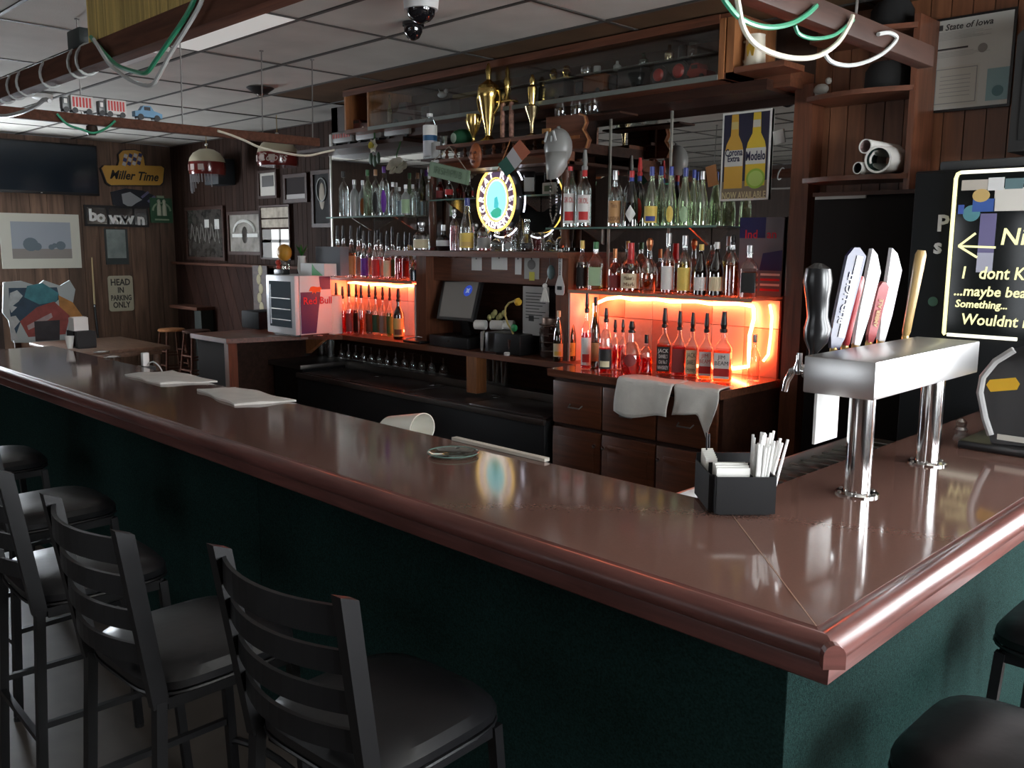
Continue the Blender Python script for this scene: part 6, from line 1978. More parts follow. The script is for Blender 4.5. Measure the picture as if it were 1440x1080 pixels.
MB().box(x0 + W * .08, x0 + W * .64, yw - .0152, yw - .014, z0 + Hh * .03, z0 + Hh * .48).build('lower_document', c('doc_cream', (.60, .61, .55), .4), fc)
for (u0, u1, v0, v1) in ((.10, .62, .445, .455), (.10, .62, .06, .07), (.10, .112, .06, .455), (.608, .62, .06, .455)):
    MB().box(x0 + W * u0, x0 + W * u1, yw - .0162, yw - .0152, z0 + Hh * v0, z0 + Hh * v1).build('document_border', GR, fc)
for i in range(6):
    MB().box(x0 + W * .16, x0 + W * .54, yw - .0162, yw - .0152, z0 + Hh * (.14 + i * .045), z0 + Hh * (.146 + i * .045)).build('print_line', GR, fc)
MB().box(x0 + W * .74, x1, yw - .0155, yw - .014, z0 + Hh * .05, z0 + Hh * .40).build('teal_card', c('teal_paper', (.28, .45, .47), .5), fc)
MB().lathe([(.026, 0), (.026, .002)], (x0 + W * .88, yw - .0155, z0 + Hh * .15), 16, axis=(0, -1, 0)).build('teal_seal', c('teal_dark', (.10, .22, .24), .5), fc)
# speaker at the right edge
x0 = PY(1417, 120, 4.55).x
sp = thing('speaker', 'tall black speaker cabinet on the wall right of the certificate', 'speaker', (x0 + .2, 4.6, PY(1410, 214, 4.55).z))
zlo, zhi = PY(1410, 214, 4.55).z, PY(1421, 44, 4.55).z
MB().prism([(x0 + .02, zlo), (x0 + .5, zlo), (x0 + .5, zhi + .06), (x0 + .07, zhi + .03), (x0 + .02, zhi - .02)], (0, 4.86, 0), XA, ZA, 0, .30).build('cabinet', mat('speaker_black', (.016, .016, .016), .7), sp)
MB().box(x0 + .06, x0 + .46, 4.552, 4.56, zlo + .05, zhi - .05).build('grille', mat('grille_black', (.012, .012, .012), .9), sp)
MB().box(x0 + .15, x0 + .3, 4.86, YB2 - .003, zlo + .2, zlo + .3).build('bracket', BLACK, sp)

# tall black cooler with the marker board
yk = 4.28
xk0 = PY(1283, 300, yk).x
zk = PY(1290, 241, yk).z
BK = thing('tall_cooler', 'tall black glass door cooler behind the beer tower', 'cooler', (xk0 + .6, 4.6, 0))
CBLK = mat('cooler_black', (.008, .009, .010), .45, 0, .25)
MB().rbox(xk0, xk0 + 1.3, yk, 4.86, .03, zk, .01).build('cabinet', CBLK, BK)
MB().box(xk0 + .03, xk0 + 1.27, yk + .03, 4.83, 0, .03).build('plinth', BLACK, BK)
MB().rbox(xk0 + .012, xk0 + 1.288, yk - .025, yk - .002, .12, zk - .01, .006).build('door', CBLK, BK)
a, b = PY(1326, 245, yk + .1), PY(1500, 218, yk + .1)
tag(MB().rbox(a.x, b.x, yk + .05, yk + .35, zk + .0005, b.z, .01).build('grey_case', c('slate_case', (.045, .048, .05), .6)), 'flat dark grey case lying on top of the black cooler', 'case')
yk2 = yk - .026
LTR = c('silver_letter', (.5, .5, .5), .4)
for (px, py, ch) in ((1326, 315, 'P'), (1319, 347, 's')):
    text('letter', ch, .10 if ch == 'P' else .095, LTR, BK, PY(px, py, yk2) + Vector((0, -.001, 0)), ext=.002, bold=.003)
p = PY(1312, 424, yk2)
MB().lathe([(.022, 0), (.022, .002)], p, 18, axis=(0, -1, 0)).build('green_sticker', c('sticker_green', (.04, .10, .07), .6), BK)
# lit writing board hung on the cooler
yb_ = yk2 - .03
bx0, bz1, bz0 = PY(1337, 350, yb_).x, PY(1344, 243, yb_).z, PY(1329, 470, yb_).z
bx1 = bx0 + .62
LB = thing('marker_board', 'black lit writing board with yellow marker writing on the cooler', 'writing board', ((bx0 + bx1) / 2, yb_, bz0))
MB().box(bx0, bx1, yb_, yb_ + .028, bz0, bz1).build('panel', mat('board_black', (.006, .008, .008), .08), LB)
NE = glow('board_edge_glow', (1.0, .93, .42), 1.5)
MB().tube([(bx0 + .02, yb_ - .004, bz1), (bx0 + .006, yb_ - .004, bz1 - .006), (bx0, yb_ - .004, bz1 - .025), (bx0, yb_ - .004, bz0 + .006), (bx0 + .006, yb_ - .004, bz0)], .0085, 6).build('lit_edge', NE, LB)
MB().tube([(bx0 + .015, yb_ - .004, bz0), (bx0 + .30, yb_ - .004, bz0)], .0085, 6).build('lit_edge', glow('board_edge_white', (1, .97, .8), 1.5), LB)
MB().tube([(bx0 + .02, yb_ - .004, bz1), (bx1, yb_ - .004, bz1)], .0085, 6).build('lit_edge', MATS['board_edge_white'], LB)
MK = glow('marker_yellow', (1.0, .95, .45), 1.15)
yt = yb_ - .002


def wr(body, px, py, size, xs=1.0, sh=.12):
    p = PY(px, py, yt)
    return text('handwriting', body, size, MK, LB, (p.x, yt, p.z), align='LEFT', xs=xs, shear=sh, bold=.001, ext=.0008)


wr('Nice', 1406, 334, .10)
wr('I   dont Know', 1352, 384, .075, .86)
wr('...maybe bears', 1341, 409, .062, .95)
wr('Something...', 1343, 427, .046, .95)
wr('Wouldnt right', 1351, 449, .068, .92)
for a, b in (((1400, 348), (1348, 346)), ((1348, 346), (1372, 328)), ((1348, 346), (1374, 362))):
    MB().bar(PY(*a, yt), PY(*b, yt), .0035, .009).build('drawn_arrow', MK, LB)
for (x0, y0, x1, y1, cl, nm) in ((1352, 252, 1390, 268, (.55, .50, .44), 'pale_photo'), (1389, 249, 1413, 268, (.75, .75, .75), 'white_note'), (1413, 250, 1440, 266, (.12, .2, .22), 'dark_photo'), (1367, 279, 1400, 298, (.05, .12, .4), 'blue_sticker'), (1397, 263, 1450, 297, (.75, .72, .66), 'white_sheet'), (1347, 288, 1356, 301, (.06, .12, .45), 'blue_tab')):
    a, b = PY(x0, y1, yt), PY(x1, y0, yt)
    MB().box(a.x, b.x, yb_ - .0035 - .0004 * (x0 % 5), yb_, a.z, b.z).build(nm, mat('board_' + nm, cl, .5), LB)
p = PY(1366, 300, yt)
MB().lathe([(.035, 0), (.035, .003)], (p.x, yb_ - .001, p.z), 20, axis=(0, -1, 0)).build('round_sticker', c('sticker_teal', (.10, .28, .32), .5), LB)
p = PY(1380, 275, yt)
MB().prism(oval(.035, .028, 20), (p.x, yb_ - .004, p.z), XA, ZA, 0, .002).build('face_sticker', c('sticker_tan', (.6, .42, .16), .5), LB)
a, b = PY(1372, 383, yt), PY(1402, 300, yt)
MB().box(a.x, b.x, yb_ - .0012, yb_, a.z, b.z).build('purple_ribbon', mat('ribbon_purple', (.16, .14, .30), .25), LB)
MB().box(a.x, b.x, yb_ - .0016, yb_, a.z, a.z + .085).build('ribbon_end', c('ribbon_pale', (.50, .50, .62), .3), LB)
# dark cabinet between end post and cooler
xc0, xc1 = PY(1144, 300, 4.52).x, xk0 - .02
DCB = thing('dark_cabinet', 'dark cabinet under the rolled posters beside the end post', 'cabinet', ((xc0 + xc1) / 2, 4.7, 0))
zz1 = PY(1220, 254, 4.5).z
MB().rbox(xc0, xc1, 4.52, 4.88, 0.0005, zz1 - .07, .006).build('body', mat('cabinet_dark', (.008, .006, .0055), .75, 0, .12), DCB)
MB().box(xc0, xc1, 4.50, 4.88, zz1 - .07, zz1 - .05).build('top', WOODD, DCB)
a = PY(1133, 279, 4.5)
MB().box(xc0 + .01, xc0 + .28, 4.508, 4.518, a.z - .008, a.z + .008).build('pale_trim', c('trim_grey', (.25, .23, .21), .5), DCB)

# ------------------------------------------------------------------ hanging frame over the bar
YA = 1.42
za = PY(100, 103, YA - .03).z
HF = thing('ceiling_rack', 'brown wooden frame hung from the ceiling over the bar', 'frame', (-3.5, 2.4, za))
XB_, XC_ = PX(200, 172, -5.5).x, -1.40
bx_l, bx_r = XB_ - .06, XC_ + .03
BEAM = mat('beam_brown', (.085, .035, .022), .75, 0, .15, grain=((3, 40, 40), .3))
MB().rbox(bx_l, bx_r, YA - .035, YA + .035, za, za + .085, .004).build('front_beam', BEAM, HF)
zbm = PX(200, 176, XB_).z
MB().rbox(XB_ - .03, XB_ + .03, YA + .036, PX(447, 206, XB_).y, za, za + .055, .004).build('left_beam', BEAM, HF)
MB().rbox(XC_ - .03, XC_ + .03, YA + .036, 3.62, za, za + .075, .004).build('right_beam', mat('beam_dark', (.035, .015, .01), .55, 0, .25, grain=((40, 3, 40), .3)), HF)
for (x, y) in ((-5.3, YA), (-3.72, YA), (-3.2, YA), (-2.0, YA), (XB_, 2.0), (XB_, 2.6), (XB_, 3.15), (XB_, PX(440, 206, XB_).y), (XC_, 3.0), (XC_, 2.0)):
    MB().tube([(x, y, za + .05), (x + .02, y, ZC - .005)], .0045, 6).build('hanger_rod', DSTEEL, HF)
    MB().lathe([(.014, 0), (.014, .006)], (x + .02, y, ZC - .014), 8).build('rod_plate', DSTEEL, HF)
# yellow slats standing on the front beam
x = PY(136, 60, YA).x
xe_ = XC_ - .05
SLAT = mat('yellow_slat', (.46, .33, .10), .55, grain=((20, 20, 2), .2), vary=.25)
bb = thing('slat_bundle', 'row of yellow bamboo slats standing on the front beam', 'bamboo blind', ((x + xe_) / 2, YA, za + .086))
i = 0
while x < xe_ and i < 150:
    w_ = random.uniform(.010, .014)
    MB().box(x, x + w_ - .0015, YA - .03, YA - .018 + random.uniform(0, .004), za + .086, za + .25 + random.uniform(-.006, .006)).build('slat', SLAT, bb)
    x += w_
    i += 1
MB().box(PY(136, 60, YA).x, x, YA - .017, YA - .012, za + .13, za + .15).build('tie_strip', BLACK, bb)
bxp = PY(115, 60, YA)
tag(MB().rbox(bxp.x - .06, bxp.x + .07, YA - .035, YA + .03, za + .086, za + .16, .006).build('power_box', mat('box_green_black', (.02, .028, .028), .5), None), 'small black power box on the front beam', 'box')
# rope cables
CGRY = mat('rope_clear', (.42, .43, .42), .25, 0, .7)
CGRN = mat('rope_green', (.03, .24, .13), .3, 0, .7)
CWHT = mat('rope_cream', (.55, .52, .42), .35)


def smooth_path(P, k=4):
    out = []
    n = len(P)
    for i in range(n - 1):
        p0, p1, p2, p3 = P[max(i - 1, 0)], P[i], P[i + 1], P[min(i + 2, n - 1)]
        for j in range(k):
            t_ = j / k
            out.append(.5 * ((2 * p1) + (p2 - p0) * t_ + (2 * p0 - 5 * p1 + 4 * p2 - p3) * t_ ** 2 + (3 * p1 - p0 - 3 * p2 + p3) * t_ ** 3))
    out.append(P[-1])
    return out


def cable(pts, m, r, label, name='rope_cable'):
    return tag(MB().tube(smooth_path(pts), r, 7).build(name, m), label, 'cable')


yA2 = YA - .05
cable([PY(x, y, yA2) for x, y in ((128, 52), (145, 72), (165, 92), (190, 101), (206, 102), (220, 84), (240, 55), (262, 22), (275, -6), (280, -30))], CGRN, .008, 'green rope cable swagged from the front beam at the power box')
cable([PY(x, y, yA2 - .02) for x, y in ((132, 55), (150, 85), (165, 100), (188, 115), (212, 120), (224, 105), (240, 75), (262, 40), (282, 5), (290, -25))], CGRY, .007, 'clear rope cable swagged lower from the front beam')
cable([PX(x, y, XC_ + .04) for x, y in ((1012, -12), (1022, 5), (1040, 25), (1065, 36), (1090, 38), (1115, 32), (1135, 20), (1148, 8))], CGRN, .008, 'bright green rope cable hanging from the right beam')
cable([PX(x, y, XC_ + .045) for x, y in ((1036, -12), (1039, 10), (1046, 40), (1062, 62), (1090, 76), (1122, 82), (1152, 78), (1178, 60), (1194, 35), (1199, 22))], CWHT, .008, 'cream rope cable hanging from the right beam')
cable([PX(x, y, XC_ + .04) for x, y in ((1118, 36), (1124, 48), (1142, 54), (1165, 52), (1180, 45), (1200, 28))], MATS['rope_green'], .006, 'short dark green rope cable behind the cream one')
cable([PX(x, y, XC_ + .04) for x, y in ((1158, 72), (1168, 86), (1190, 92), (1215, 88), (1240, 76), (1256, 62), (1261, 52), (1250, 46), (1235, 48))], CGRY, .007, 'clear rope cable looped at the far end of the right beam')
xB2 = XB_ + .045
cable([PX(x, y, xB2) for x, y in ((80, 160), (95, 175), (115, 182), (132, 187), (150, 180), (162, 170))], CGRN, .007, 'green rope cable drooping under the left beam')
cable([PX(x, y, xB2) for x, y in ((306, 184), (325, 190), (345, 198), (365, 207), (395, 214), (430, 219), (455, 214), (470, 211))], CWHT, .008, 'cream rope cable running on to the left hanging lamp')
cable([PY(x, y, yA2) for x, y in ((-20, 160), (5, 163), (30, 158), (52, 148), (62, 140), (70, 142))], CGRY, .009, 'clear rope cable drooping at the left end of the front beam')
for px in (8, 24, 38, 72, 112, 124):
    x = PY(px, 110 - px * .3, YA).x
    MB().tube([(x + .02 * math.sin(t), YA + .048 * math.cos(t), za + .042 + .056 * math.sin(t)) for t in [2 * math.pi * j / 16 for j in range(16)]], .006, 6, True).build('rope_turn', CGRY, HF)['label'] = 'clear rope cable wound round the beam'
# toys on the left beam
zto = za + .0558
for i, (x0, x1) in enumerate(((86, 130), (137, 176))):
    a, b = PX(x0, 155, XB_).y, PX(x1, 158, XB_).y
    t = thing('toy_truck', ('red and white toy semi truck on the left beam, nearer the bar front', 'red and white toy semi truck on the left beam, beside the blue car')[i], 'toy truck', (XB_, (a + b) / 2, zto))
    L = b - a
    MB().rbox(XB_ - .024, XB_ + .024, a + L * .28, b, zto + .018, zto + .10, .004).build('trailer', c('toy_white', (.6, .58, .55), .4), t)
    for j in range(6):
        y0 = a + L * (.33 + .105 * j)
        MB().box(XB_ + .024, XB_ + .0255, y0, y0 + L * .065, zto + .035, zto + .09).build('red_stripe', c('toy_red', (.5, .03, .03), .4), t)
    MB().rbox(XB_ - .022, XB_ + .022, a, a + L * .24, zto + .016, zto + .085, .006).build('cab', c('toy_cab_grey', (.12, .13, .13), .3), t)
    MB().box(XB_ + .022, XB_ + .024, a + L * .06, a + L * .16, zto + .05, zto + .075).build('cab_window', WHITE, t)
    for u in (.12, .4, .85):
        MB().lathe([(.016, -.026), (.016, .026)], (XB_, a + L * u, zto + .0162), 10, axis=(1, 0, 0)).build('wheels', BLACK, t)
a, b = PX(188, 162, XB_).y, PX(226, 165, XB_).y
t = thing('toy_car', 'pale blue toy car on the left beam', 'toy car', (XB_, (a + b) / 2, zto))
L = b - a
MB().prism([(a + L * u, zto + v) for u, v in ((0, .02), (1, .02), (1, .045), (.85, .052), (.7, .058), (.58, .085), (.32, .085), (.2, .055), (0, .05))], (XB_ - .024, 0, 0), (0, 1, 0), (0, 0, 1), 0, .048).build('body', c('toy_blue', (.16, .32, .48), .25), t)
MB().box(XB_ + .024, XB_ + .0255, a + L * .33, a + L * .56, zto + .058, zto + .078).build('windows', BLACK, t)
for u in (.2, .8):
    MB().lathe([(.018, -.026), (.018, .026)], (XB_, a + L * u, zto + .0182), 12, axis=(1, 0, 0)).build('wheels', BLACK, t)
q = PX(128, 165, XB_)
tag(MB().lathe([(.02, 0), (.035, .02), (.03, .05), (.02, .055)], (XB_, q.y, za - .056), 14).build('spot_lamp', mat('lamp_bronze', (.08, .06, .05), .3, .8)), 'small dark spot lamp under the left beam', 'lamp')

# ceiling fittings
p = PZ(592, 2, ZC - .06)
cm = thing('security_camera', 'white dome security camera on the ceiling with a dark glass', 'camera', (p.x, p.y, ZC - .12))
MB().lathe([(.085, ZC - .10), (.09, ZC - .04), (.075, ZC - .009)], (p.x, p.y, 0), 24).build('housing', c('camera_white', (.7, .7, .7), .4), cm)
MB().lathe([(.012, ZC - .165), (.045, ZC - .152), (.066, ZC - .13), (.072, ZC - .10)], (p.x, p.y, 0), 24).build('dome', mat('dome_black', (.008, .008, .01), .05, 0, .8), cm)
p = PZ(581, 32, ZC - .01)
tag(MB().lathe([(.012, ZC - .105), (.035, ZC - .092), (.052, ZC - .06), (.054, ZC - .03), (.062, ZC - .028), (.062, ZC - .009)], (p.x, p.y, 0), 24).build('dome_camera', MATS['dome_black']), 'black glass dome camera on the ceiling beside the white one', 'camera')
p = PZ(366, 124, ZC - .01)
t = thing('ceiling_speaker', 'flared dark ceiling fitting beyond the cameras', 'fitting', (p.x, p.y, ZC - .08))
MB().lathe([(.02, ZC - .075), (.035, ZC - .06), (.02, ZC - .05)], (p.x, p.y, 0), 14).build('bulb', CHROME, t)
MB().lathe([(.05, ZC - .055), (.11, ZC - .012), (.11, ZC - .009)], (p.x, p.y, 0), 20).build('flare', BLACK, t)
p = PZ(195, 72, ZC - .01)
t = thing('ceiling_light', 'small pale ceiling light fitting above the left beam', 'ceiling light', (p.x, p.y, ZC - .05))
MB().rbox(p.x - .3, p.x + .3, p.y - .08, p.y + .08, ZC - .05, ZC - .009, .01).build('body', c('fitting_grey', (.45, .44, .42), .5), t)
MB().rbox(p.x - .28, p.x + .28, p.y - .03, p.y + .03, ZC - .062, ZC - .05, .004).build('tube_cover', c('fitting_white', (.75, .75, .72), .4), t)
p = PZ(59, 133, ZC - .01)
tag(MB().lathe([(.05, ZC - .05), (.08, ZC - .04), (.085, ZC - .009)], (p.x, p.y, 0), 18).build('smoke_detector', WHITE), 'white round smoke detector on the ceiling at the left', 'smoke detector')

# ------------------------------------------------------------------ left wall
xw = XL + .004
YD = Vector((0, 1, 0))


def wallbox(mb, x0, y0, x1, y1, d0, d1):
    a, b = PX(x0, y0, xw), PX(x1, y1, xw)
    return mb.box(xw + d0, xw + d1, a.y, b.y, a.z, b.z), min(a.y, b.y), max(a.y, b.y), min(a.z, b.z), max(a.z, b.z)


a, b = PX(131, 206, xw), PX(131, 276, xw)
ytv, ztv1, ztv0 = a.y, a.z, b.z
tv = thing('television', 'large black flat television high on the left wall', 'television', (xw + .1, ytv - .65, ztv0))
MB().rbox(xw + .06, xw + .12, ytv - 1.3, ytv, ztv0, ztv1, .008).build('cabinet', BLACK, tv)
MB().box(xw + .12, xw + .122, ytv - 1.28, ytv - .02, ztv0 + .03, ztv1 - .02).build('screen', mat('tv_screen', (.012, .018, .026), .12), tv)
MB().box(xw + .12, xw + .123, ytv - .68, ytv - .66, ztv0 + .008, ztv0 + .018).build('logo', WHITE, tv)
MB().box(xw, xw + .06, ytv - .8, ytv - .5, ztv0 + .2, ztv1 - .2).build('wall_bracket', BLACK, tv)
# yellow beer clock sign
pts = [(139, 237), (143, 233), (163, 233), (165, 226), (164, 217), (170, 211), (186, 210), (196, 213), (200, 221), (202, 233), (226, 234), (230, 237), (228, 258), (224, 262), (153, 262), (147, 258)]
q = [PX(x, y, xw) for x, y in pts]
ms_ = thing('beer_sign', 'yellow beer sign with black script on the left wall', 'sign', (xw, sum(v.y for v in q) / 16, min(v.z for v in q)))
MB().prism([(v.y, v.z) for v in q], (xw, 0, 0), YD, ZA, 0, .05).build('body', c('sign_black_edge', (.02, .02, .025), .4), ms_)
cy_, cz_ = sum(v.y for v in q) / 16, sum(v.z for v in q) / 16
MB().prism([(cy_ + (v.y - cy_) * .965, cz_ + (v.z - cz_) * .95) for v in q], (xw, 0, 0), YD, ZA, .05, .053).build('yellow_face', c('sign_amber', (.52, .28, .05), .4), ms_)
p = PX(186, 248, xw)
text('lettering', 'Miller Time', .15, BLACK, ms_, (xw + .055, p.y, p.z), YD, ZA, shear=.35, bold=.004, fit=.62)
p = PX(183, 226, xw)
for i in range(4):
    for j in range(3):
        MB().obox((xw + .056, p.y - .1 + i * .062 + j * .012, p.z - .05 + j * .05 + i * .008), (0, .35, 1), (1, 0, 0), (0, 1, -.35), .022, .002, .022).build('check', c('check_blue', (.03, .04, .15), .5) if (i + j) % 2 else c('check_pale', (.5, .5, .52), .5), ms_)
# racing sign, mirror strip, pub sign
q = [PX(x, y, xw) for x, y in ((155, 270), (175, 265), (200, 268), (216, 275), (218, 288), (205, 294), (178, 295), (158, 288))]
rs = thing('racing_sign', 'black shaped racing sign with a silver shield under the yellow sign', 'sign', (xw, q[3].y, q[6].z))
MB().prism([(v.y, v.z) for v in q[::-1]], (xw, 0, 0), YD, ZA, 0, .02).build('panel', c('racing_black', (.012, .014, .022), .4), rs)
q = [PX(x, y, xw) for x, y in ((170, 273), (182, 270), (199, 281), (190, 286), (182, 292), (172, 286))]
MB().prism([(v.y, v.z) for v in q[::-1]], (xw, 0, 0), YD, ZA, .02, .023).build('silver_shield', c('shield_grey', (.28, .29, .30), .4), rs)
for (x0, y0) in ((203, 274), (212, 280)):
    v = PX(x0, y0, xw)
    MB().obox((xw + .022, v.y, v.z), (0, 1, .8), (1, 0, 0), (0, -.8, 1), .06, .002, .015).build('streak', c('streak_violet', (.12, .11, .2), .5), rs)
mbx = MB()
_, y0, y1, z0, z1 = wallbox(mbx, 119, 318, 207, 291, 0, .03)
lm = thing('lettered_mirror', 'long narrow black framed mirror with white letters', 'mirror', (xw, (y0 + y1) / 2, z0))
mbx.build('frame', BLACK, lm)
for (u0, u1) in ((.03, .33), (.37, .74), (.77, .97)):
    MB().box(xw + .03, xw + .032, y0 + (y1 - y0) * u0, y0 + (y1 - y0) * u1, z0 + .03, z1 - .03).build('pane', mat('smoked_mirror', (.25, .25, .25), .1, .9), lm)
LWH = c('mirror_letter', (.8, .8, .78), .5)
for (u, s_, z_) in ((.12, 'b', .5), (.24, 'o', .45), (.46, 'w', .4), (.57, 'w', .4), (.66, 'w', .4), (.87, 'n', .36)):
    text('letter', s_, .20, LWH, lm, (xw + .034, y0 + (y1 - y0) * u, z0 + (z1 - z0) * z_), YD, ZA, bold=.008)
mbx = MB()
_, y0, y1, z0, z1 = wallbox(mbx, 211, 313, 257, 280, 0, .04)
gp = thing('pub_sign', 'green pub sign with an arch and two pale figures near the room corner', 'sign', (xw, (y0 + y1) / 2, z0))
y1 = min(y1, YB1 - .03)
MB().box(xw, xw + .04, y0, y1, z0, z1).build('board', c('pub_green', (.025, .085, .04), .5), gp)
MB().tube([(xw + .042, (y0 + y1) / 2 + (y1 - y0) * .40 * math.cos(t), z0 + (z1 - z0) * .48 + (z1 - z0) * .32 * math.sin(t)) for t in [math.pi * j / 12 for j in range(13)]], .012, 5).build('arch_lettering', c('pub_pale', (.25, .33, .22), .6), gp)
MB().box(xw + .04, xw + .043, y0 + .05, y1 - .05, z0 + .03, z0 + .05).box(xw, xw + .03, y0 + .1, y1 - .1, z1, z1 + .03).build('border', MATS['pub_pale'], gp)
for s_ in (-1, 1):
    MB().lathe([(.03, 0), (.028, .12), (.018, .15), (.024, .19), (.01, .21)], (xw + .045, (y0 + y1) / 2 + s_ * .035, z0 + .09), 8).build('figure', c('pub_figure', (.40, .42, .32), .6), gp)
# framed landscape
mbx = MB()
_, y0, y1, z0, z1 = wallbox(mbx, 3, 378, 109, 302, 0, .03)
fl_ = thing('framed_landscape', 'white framed landscape print of trees in a hazy field', 'picture', (xw, (y0 + y1) / 2, z0))
mbx.build('frame', c('frame_cream', (.62, .60, .52), .5), fl_)
dy, dz = y1 - y0, z1 - z0
MB().box(xw + .03, xw + .032, y0 + dy * .13, y1 - dy * .12, z0 + dz * .18, z1 - dz * .15).build('sky', c('print_sky', (.34, .37, .42), .4), fl_)
MB().box(xw + .032, xw + .0335, y0 + dy * .13, y1 - dy * .12, z0 + dz * .18, z0 + dz * .36).build('field', c('print_field', (.27, .24, .22), .4), fl_)
for kt, (u, v, r) in enumerate(((.36, .44, .085), (.44, .40, .05), (.62, .39, .035), (.66, .42, .03), (.74, .42, .055))):
    MB().prism(oval(r, r * .95, 14), (xw + .0335, y0 + dy * u, z0 + dz * v), YD, ZA, 0, .001 + .0007 * kt).build('tree', c('print_tree', (.13, .17, .2), .5), fl_)
# small grey framed picture
mbx = MB()
_, y0, y1, z0, z1 = wallbox(mbx, 149, 372, 178, 322, 0, .02)
gf = thing('framed_print', 'small grey green print between the mirror strip and the parking sign', 'picture', (xw, (y0 + y1) / 2, z0))
mbx.build('mount', c('mount_dark', (.04, .05, .05), .5), gf)
MB().box(xw + .02, xw + .022, y0 + .02, y1 - .03, z0 + .08, z1 - .01).build('print', mat('print_mist', (.24, .28, .27), .5, noise=(8, .25)), gf)
# parking sign
ya, yb2, z0, z1 = PX(151, 400, xw).y, PX(186, 400, xw).y, PX(156, 438, xw).z, PX(151, 388, xw).z
pk = thing('parking_sign', 'cream metal HEAD IN PARKING ONLY sign on the left wall', 'sign', (xw, (ya + yb2) / 2, z0))
cyy, czz, hw_, hh_ = (ya + yb2) / 2, (z0 + z1) / 2, (yb2 - ya) / 2, (z1 - z0) / 2
rc = [(cyy + (hw_ - .03) * sx + .03 * math.cos(t), czz + (hh_ - .03) * sz + .03 * math.sin(t)) for sx, sz, t0 in ((1, -1, -90), (1, 1, 0), (-1, 1, 90), (-1, -1, 180)) for t in (R_(t0), R_(t0 + 45), R_(t0 + 90))]
MB().prism(rc, (xw, 0, 0), YD, ZA, .012, .018).build('plate', c('sign_cream_paint', (.50, .46, .34), .6), pk)
SI = c('sign_ink', (.05, .045, .04), .7)
for s_, v, sz, xx in (('HEAD', .62, .115, .78), ('IN', .18, .10, .24), ('PARKING', -.26, .095, .82), ('ONLY', -.66, .105, .70)):
    text('lettering', s_, sz, SI, pk, (xw + .0195, cyy, czz + hh_ * v), YD, ZA, fit=hw_ * 2 * xx, bold=.003)
for s_ in (-1, 1):
    MB().lathe([(.008, 0), (.008, .014)], (xw, cyy, czz + s_ * (hh_ - .02)), 8, axis=(1, 0, 0)).build('screw', DSTEEL, pk)
# cue leaning in a stand
a, b = PX(129, 362, xw + .06), PX(133, 428, xw + .06)
cu = thing('pool_cue', 'pale pool cue leaning on the left wall with a black sleeve', 'cue', (xw + .1, b.y, 0))
e = b + (b - a).normalized() * (b.z / (a.z - b.z)) * (b - a).length * .98
MB().tube([a, b], [.008, .013], 8).build('shaft', c('cue_maple', (.55, .42, .22), .4), cu)
MB().tube([b, Vector((b.x + .05, b.y + .02, .003))], [.014, .017], 8).build('butt', BLACK, cu)
MB().lathe([(.015, 0), (.015, .02)], b - Vector((0, 0, .03)), 10).build('collar', CHROME, cu)
# colourful cut out panel
pts = [(5, 397), (30, 395), (52, 402), (62, 394), (85, 402), (98, 394), (106, 407), (102, 430), (118, 450), (122, 478), (40, 482), (20, 482), (12, 450), (4, 440)]
xp = -10.2
q = [PX(x, y, xp) for x, y in pts]
cp2 = thing('painted_cutout', 'large colourful painted board with a teal bird standing beyond the bar', 'painted board', (xp, sum(v.y for v in q) / len(q), 0))
zlo = min(v.z for v in q)
MB().prism([(v.y, v.z) for v in q], (xp, 0, 0), YD, ZA, -.03, 0).build('board', c('cutout_pale', (.45, .50, .50), .6), cp2)


def patch(nm, pts_, cl, d):
    v = [PX(x, y, xp + d) for x, y in pts_]
    if sum(v[i].y * v[(i + 1) % len(v)].z - v[(i + 1) % len(v)].y * v[i].z for i in range(len(v))) < 0:
        v = v[::-1]
    MB().prism([(w_.y, w_.z) for w_ in v], (xp, 0, 0), YD, ZA, d, d + .002).build(nm, mat('cut_' + nm, cl, .6, noise=(9, .25)), cp2)


patch('navy_field', ((12, 405), (80, 404), (84, 420), (60, 440), (30, 450), (20, 478), (14, 440)), (.025, .06, .10), .0005)
patch('teal_bird', ((38, 402), (60, 398), (82, 412), (80, 424), (55, 428), (34, 418)), (.05, .22, .26), .003)
patch('orange_wing', ((82, 415), (102, 425), (120, 450), (106, 456), (84, 436)), (.45, .20, .05), .003)
patch('red_band', ((28, 452), (52, 432), (76, 424), (98, 444), (92, 470), (40, 474)), (.30, .06, .05), .0055)
patch('pale_scroll', ((14, 412), (24, 408), (32, 416), (26, 424), (18, 430), (24, 432), (16, 440), (12, 430)), (.50, .55, .55), .0055)
patch('pale_script', ((38, 458), (60, 446), (72, 440), (74, 446), (58, 456), (40, 464)), (.42, .32, .32), .008)
patch('pale_curl', ((12, 446), (22, 444), (28, 452), (20, 462), (26, 478), (16, 480)), (.50, .52, .52), .0055)
patch('dark_box', ((48, 452), (84, 450), (84, 478), (50, 480)), (.03, .025, .03), .0085)
for yy in (q[0].y + .1, q[8].y - .1):
    MB().box(xp - .06, xp - .03, yy - .03, yy + .03, 0, zlo + .2).build('support_leg', WOODD, cp2)
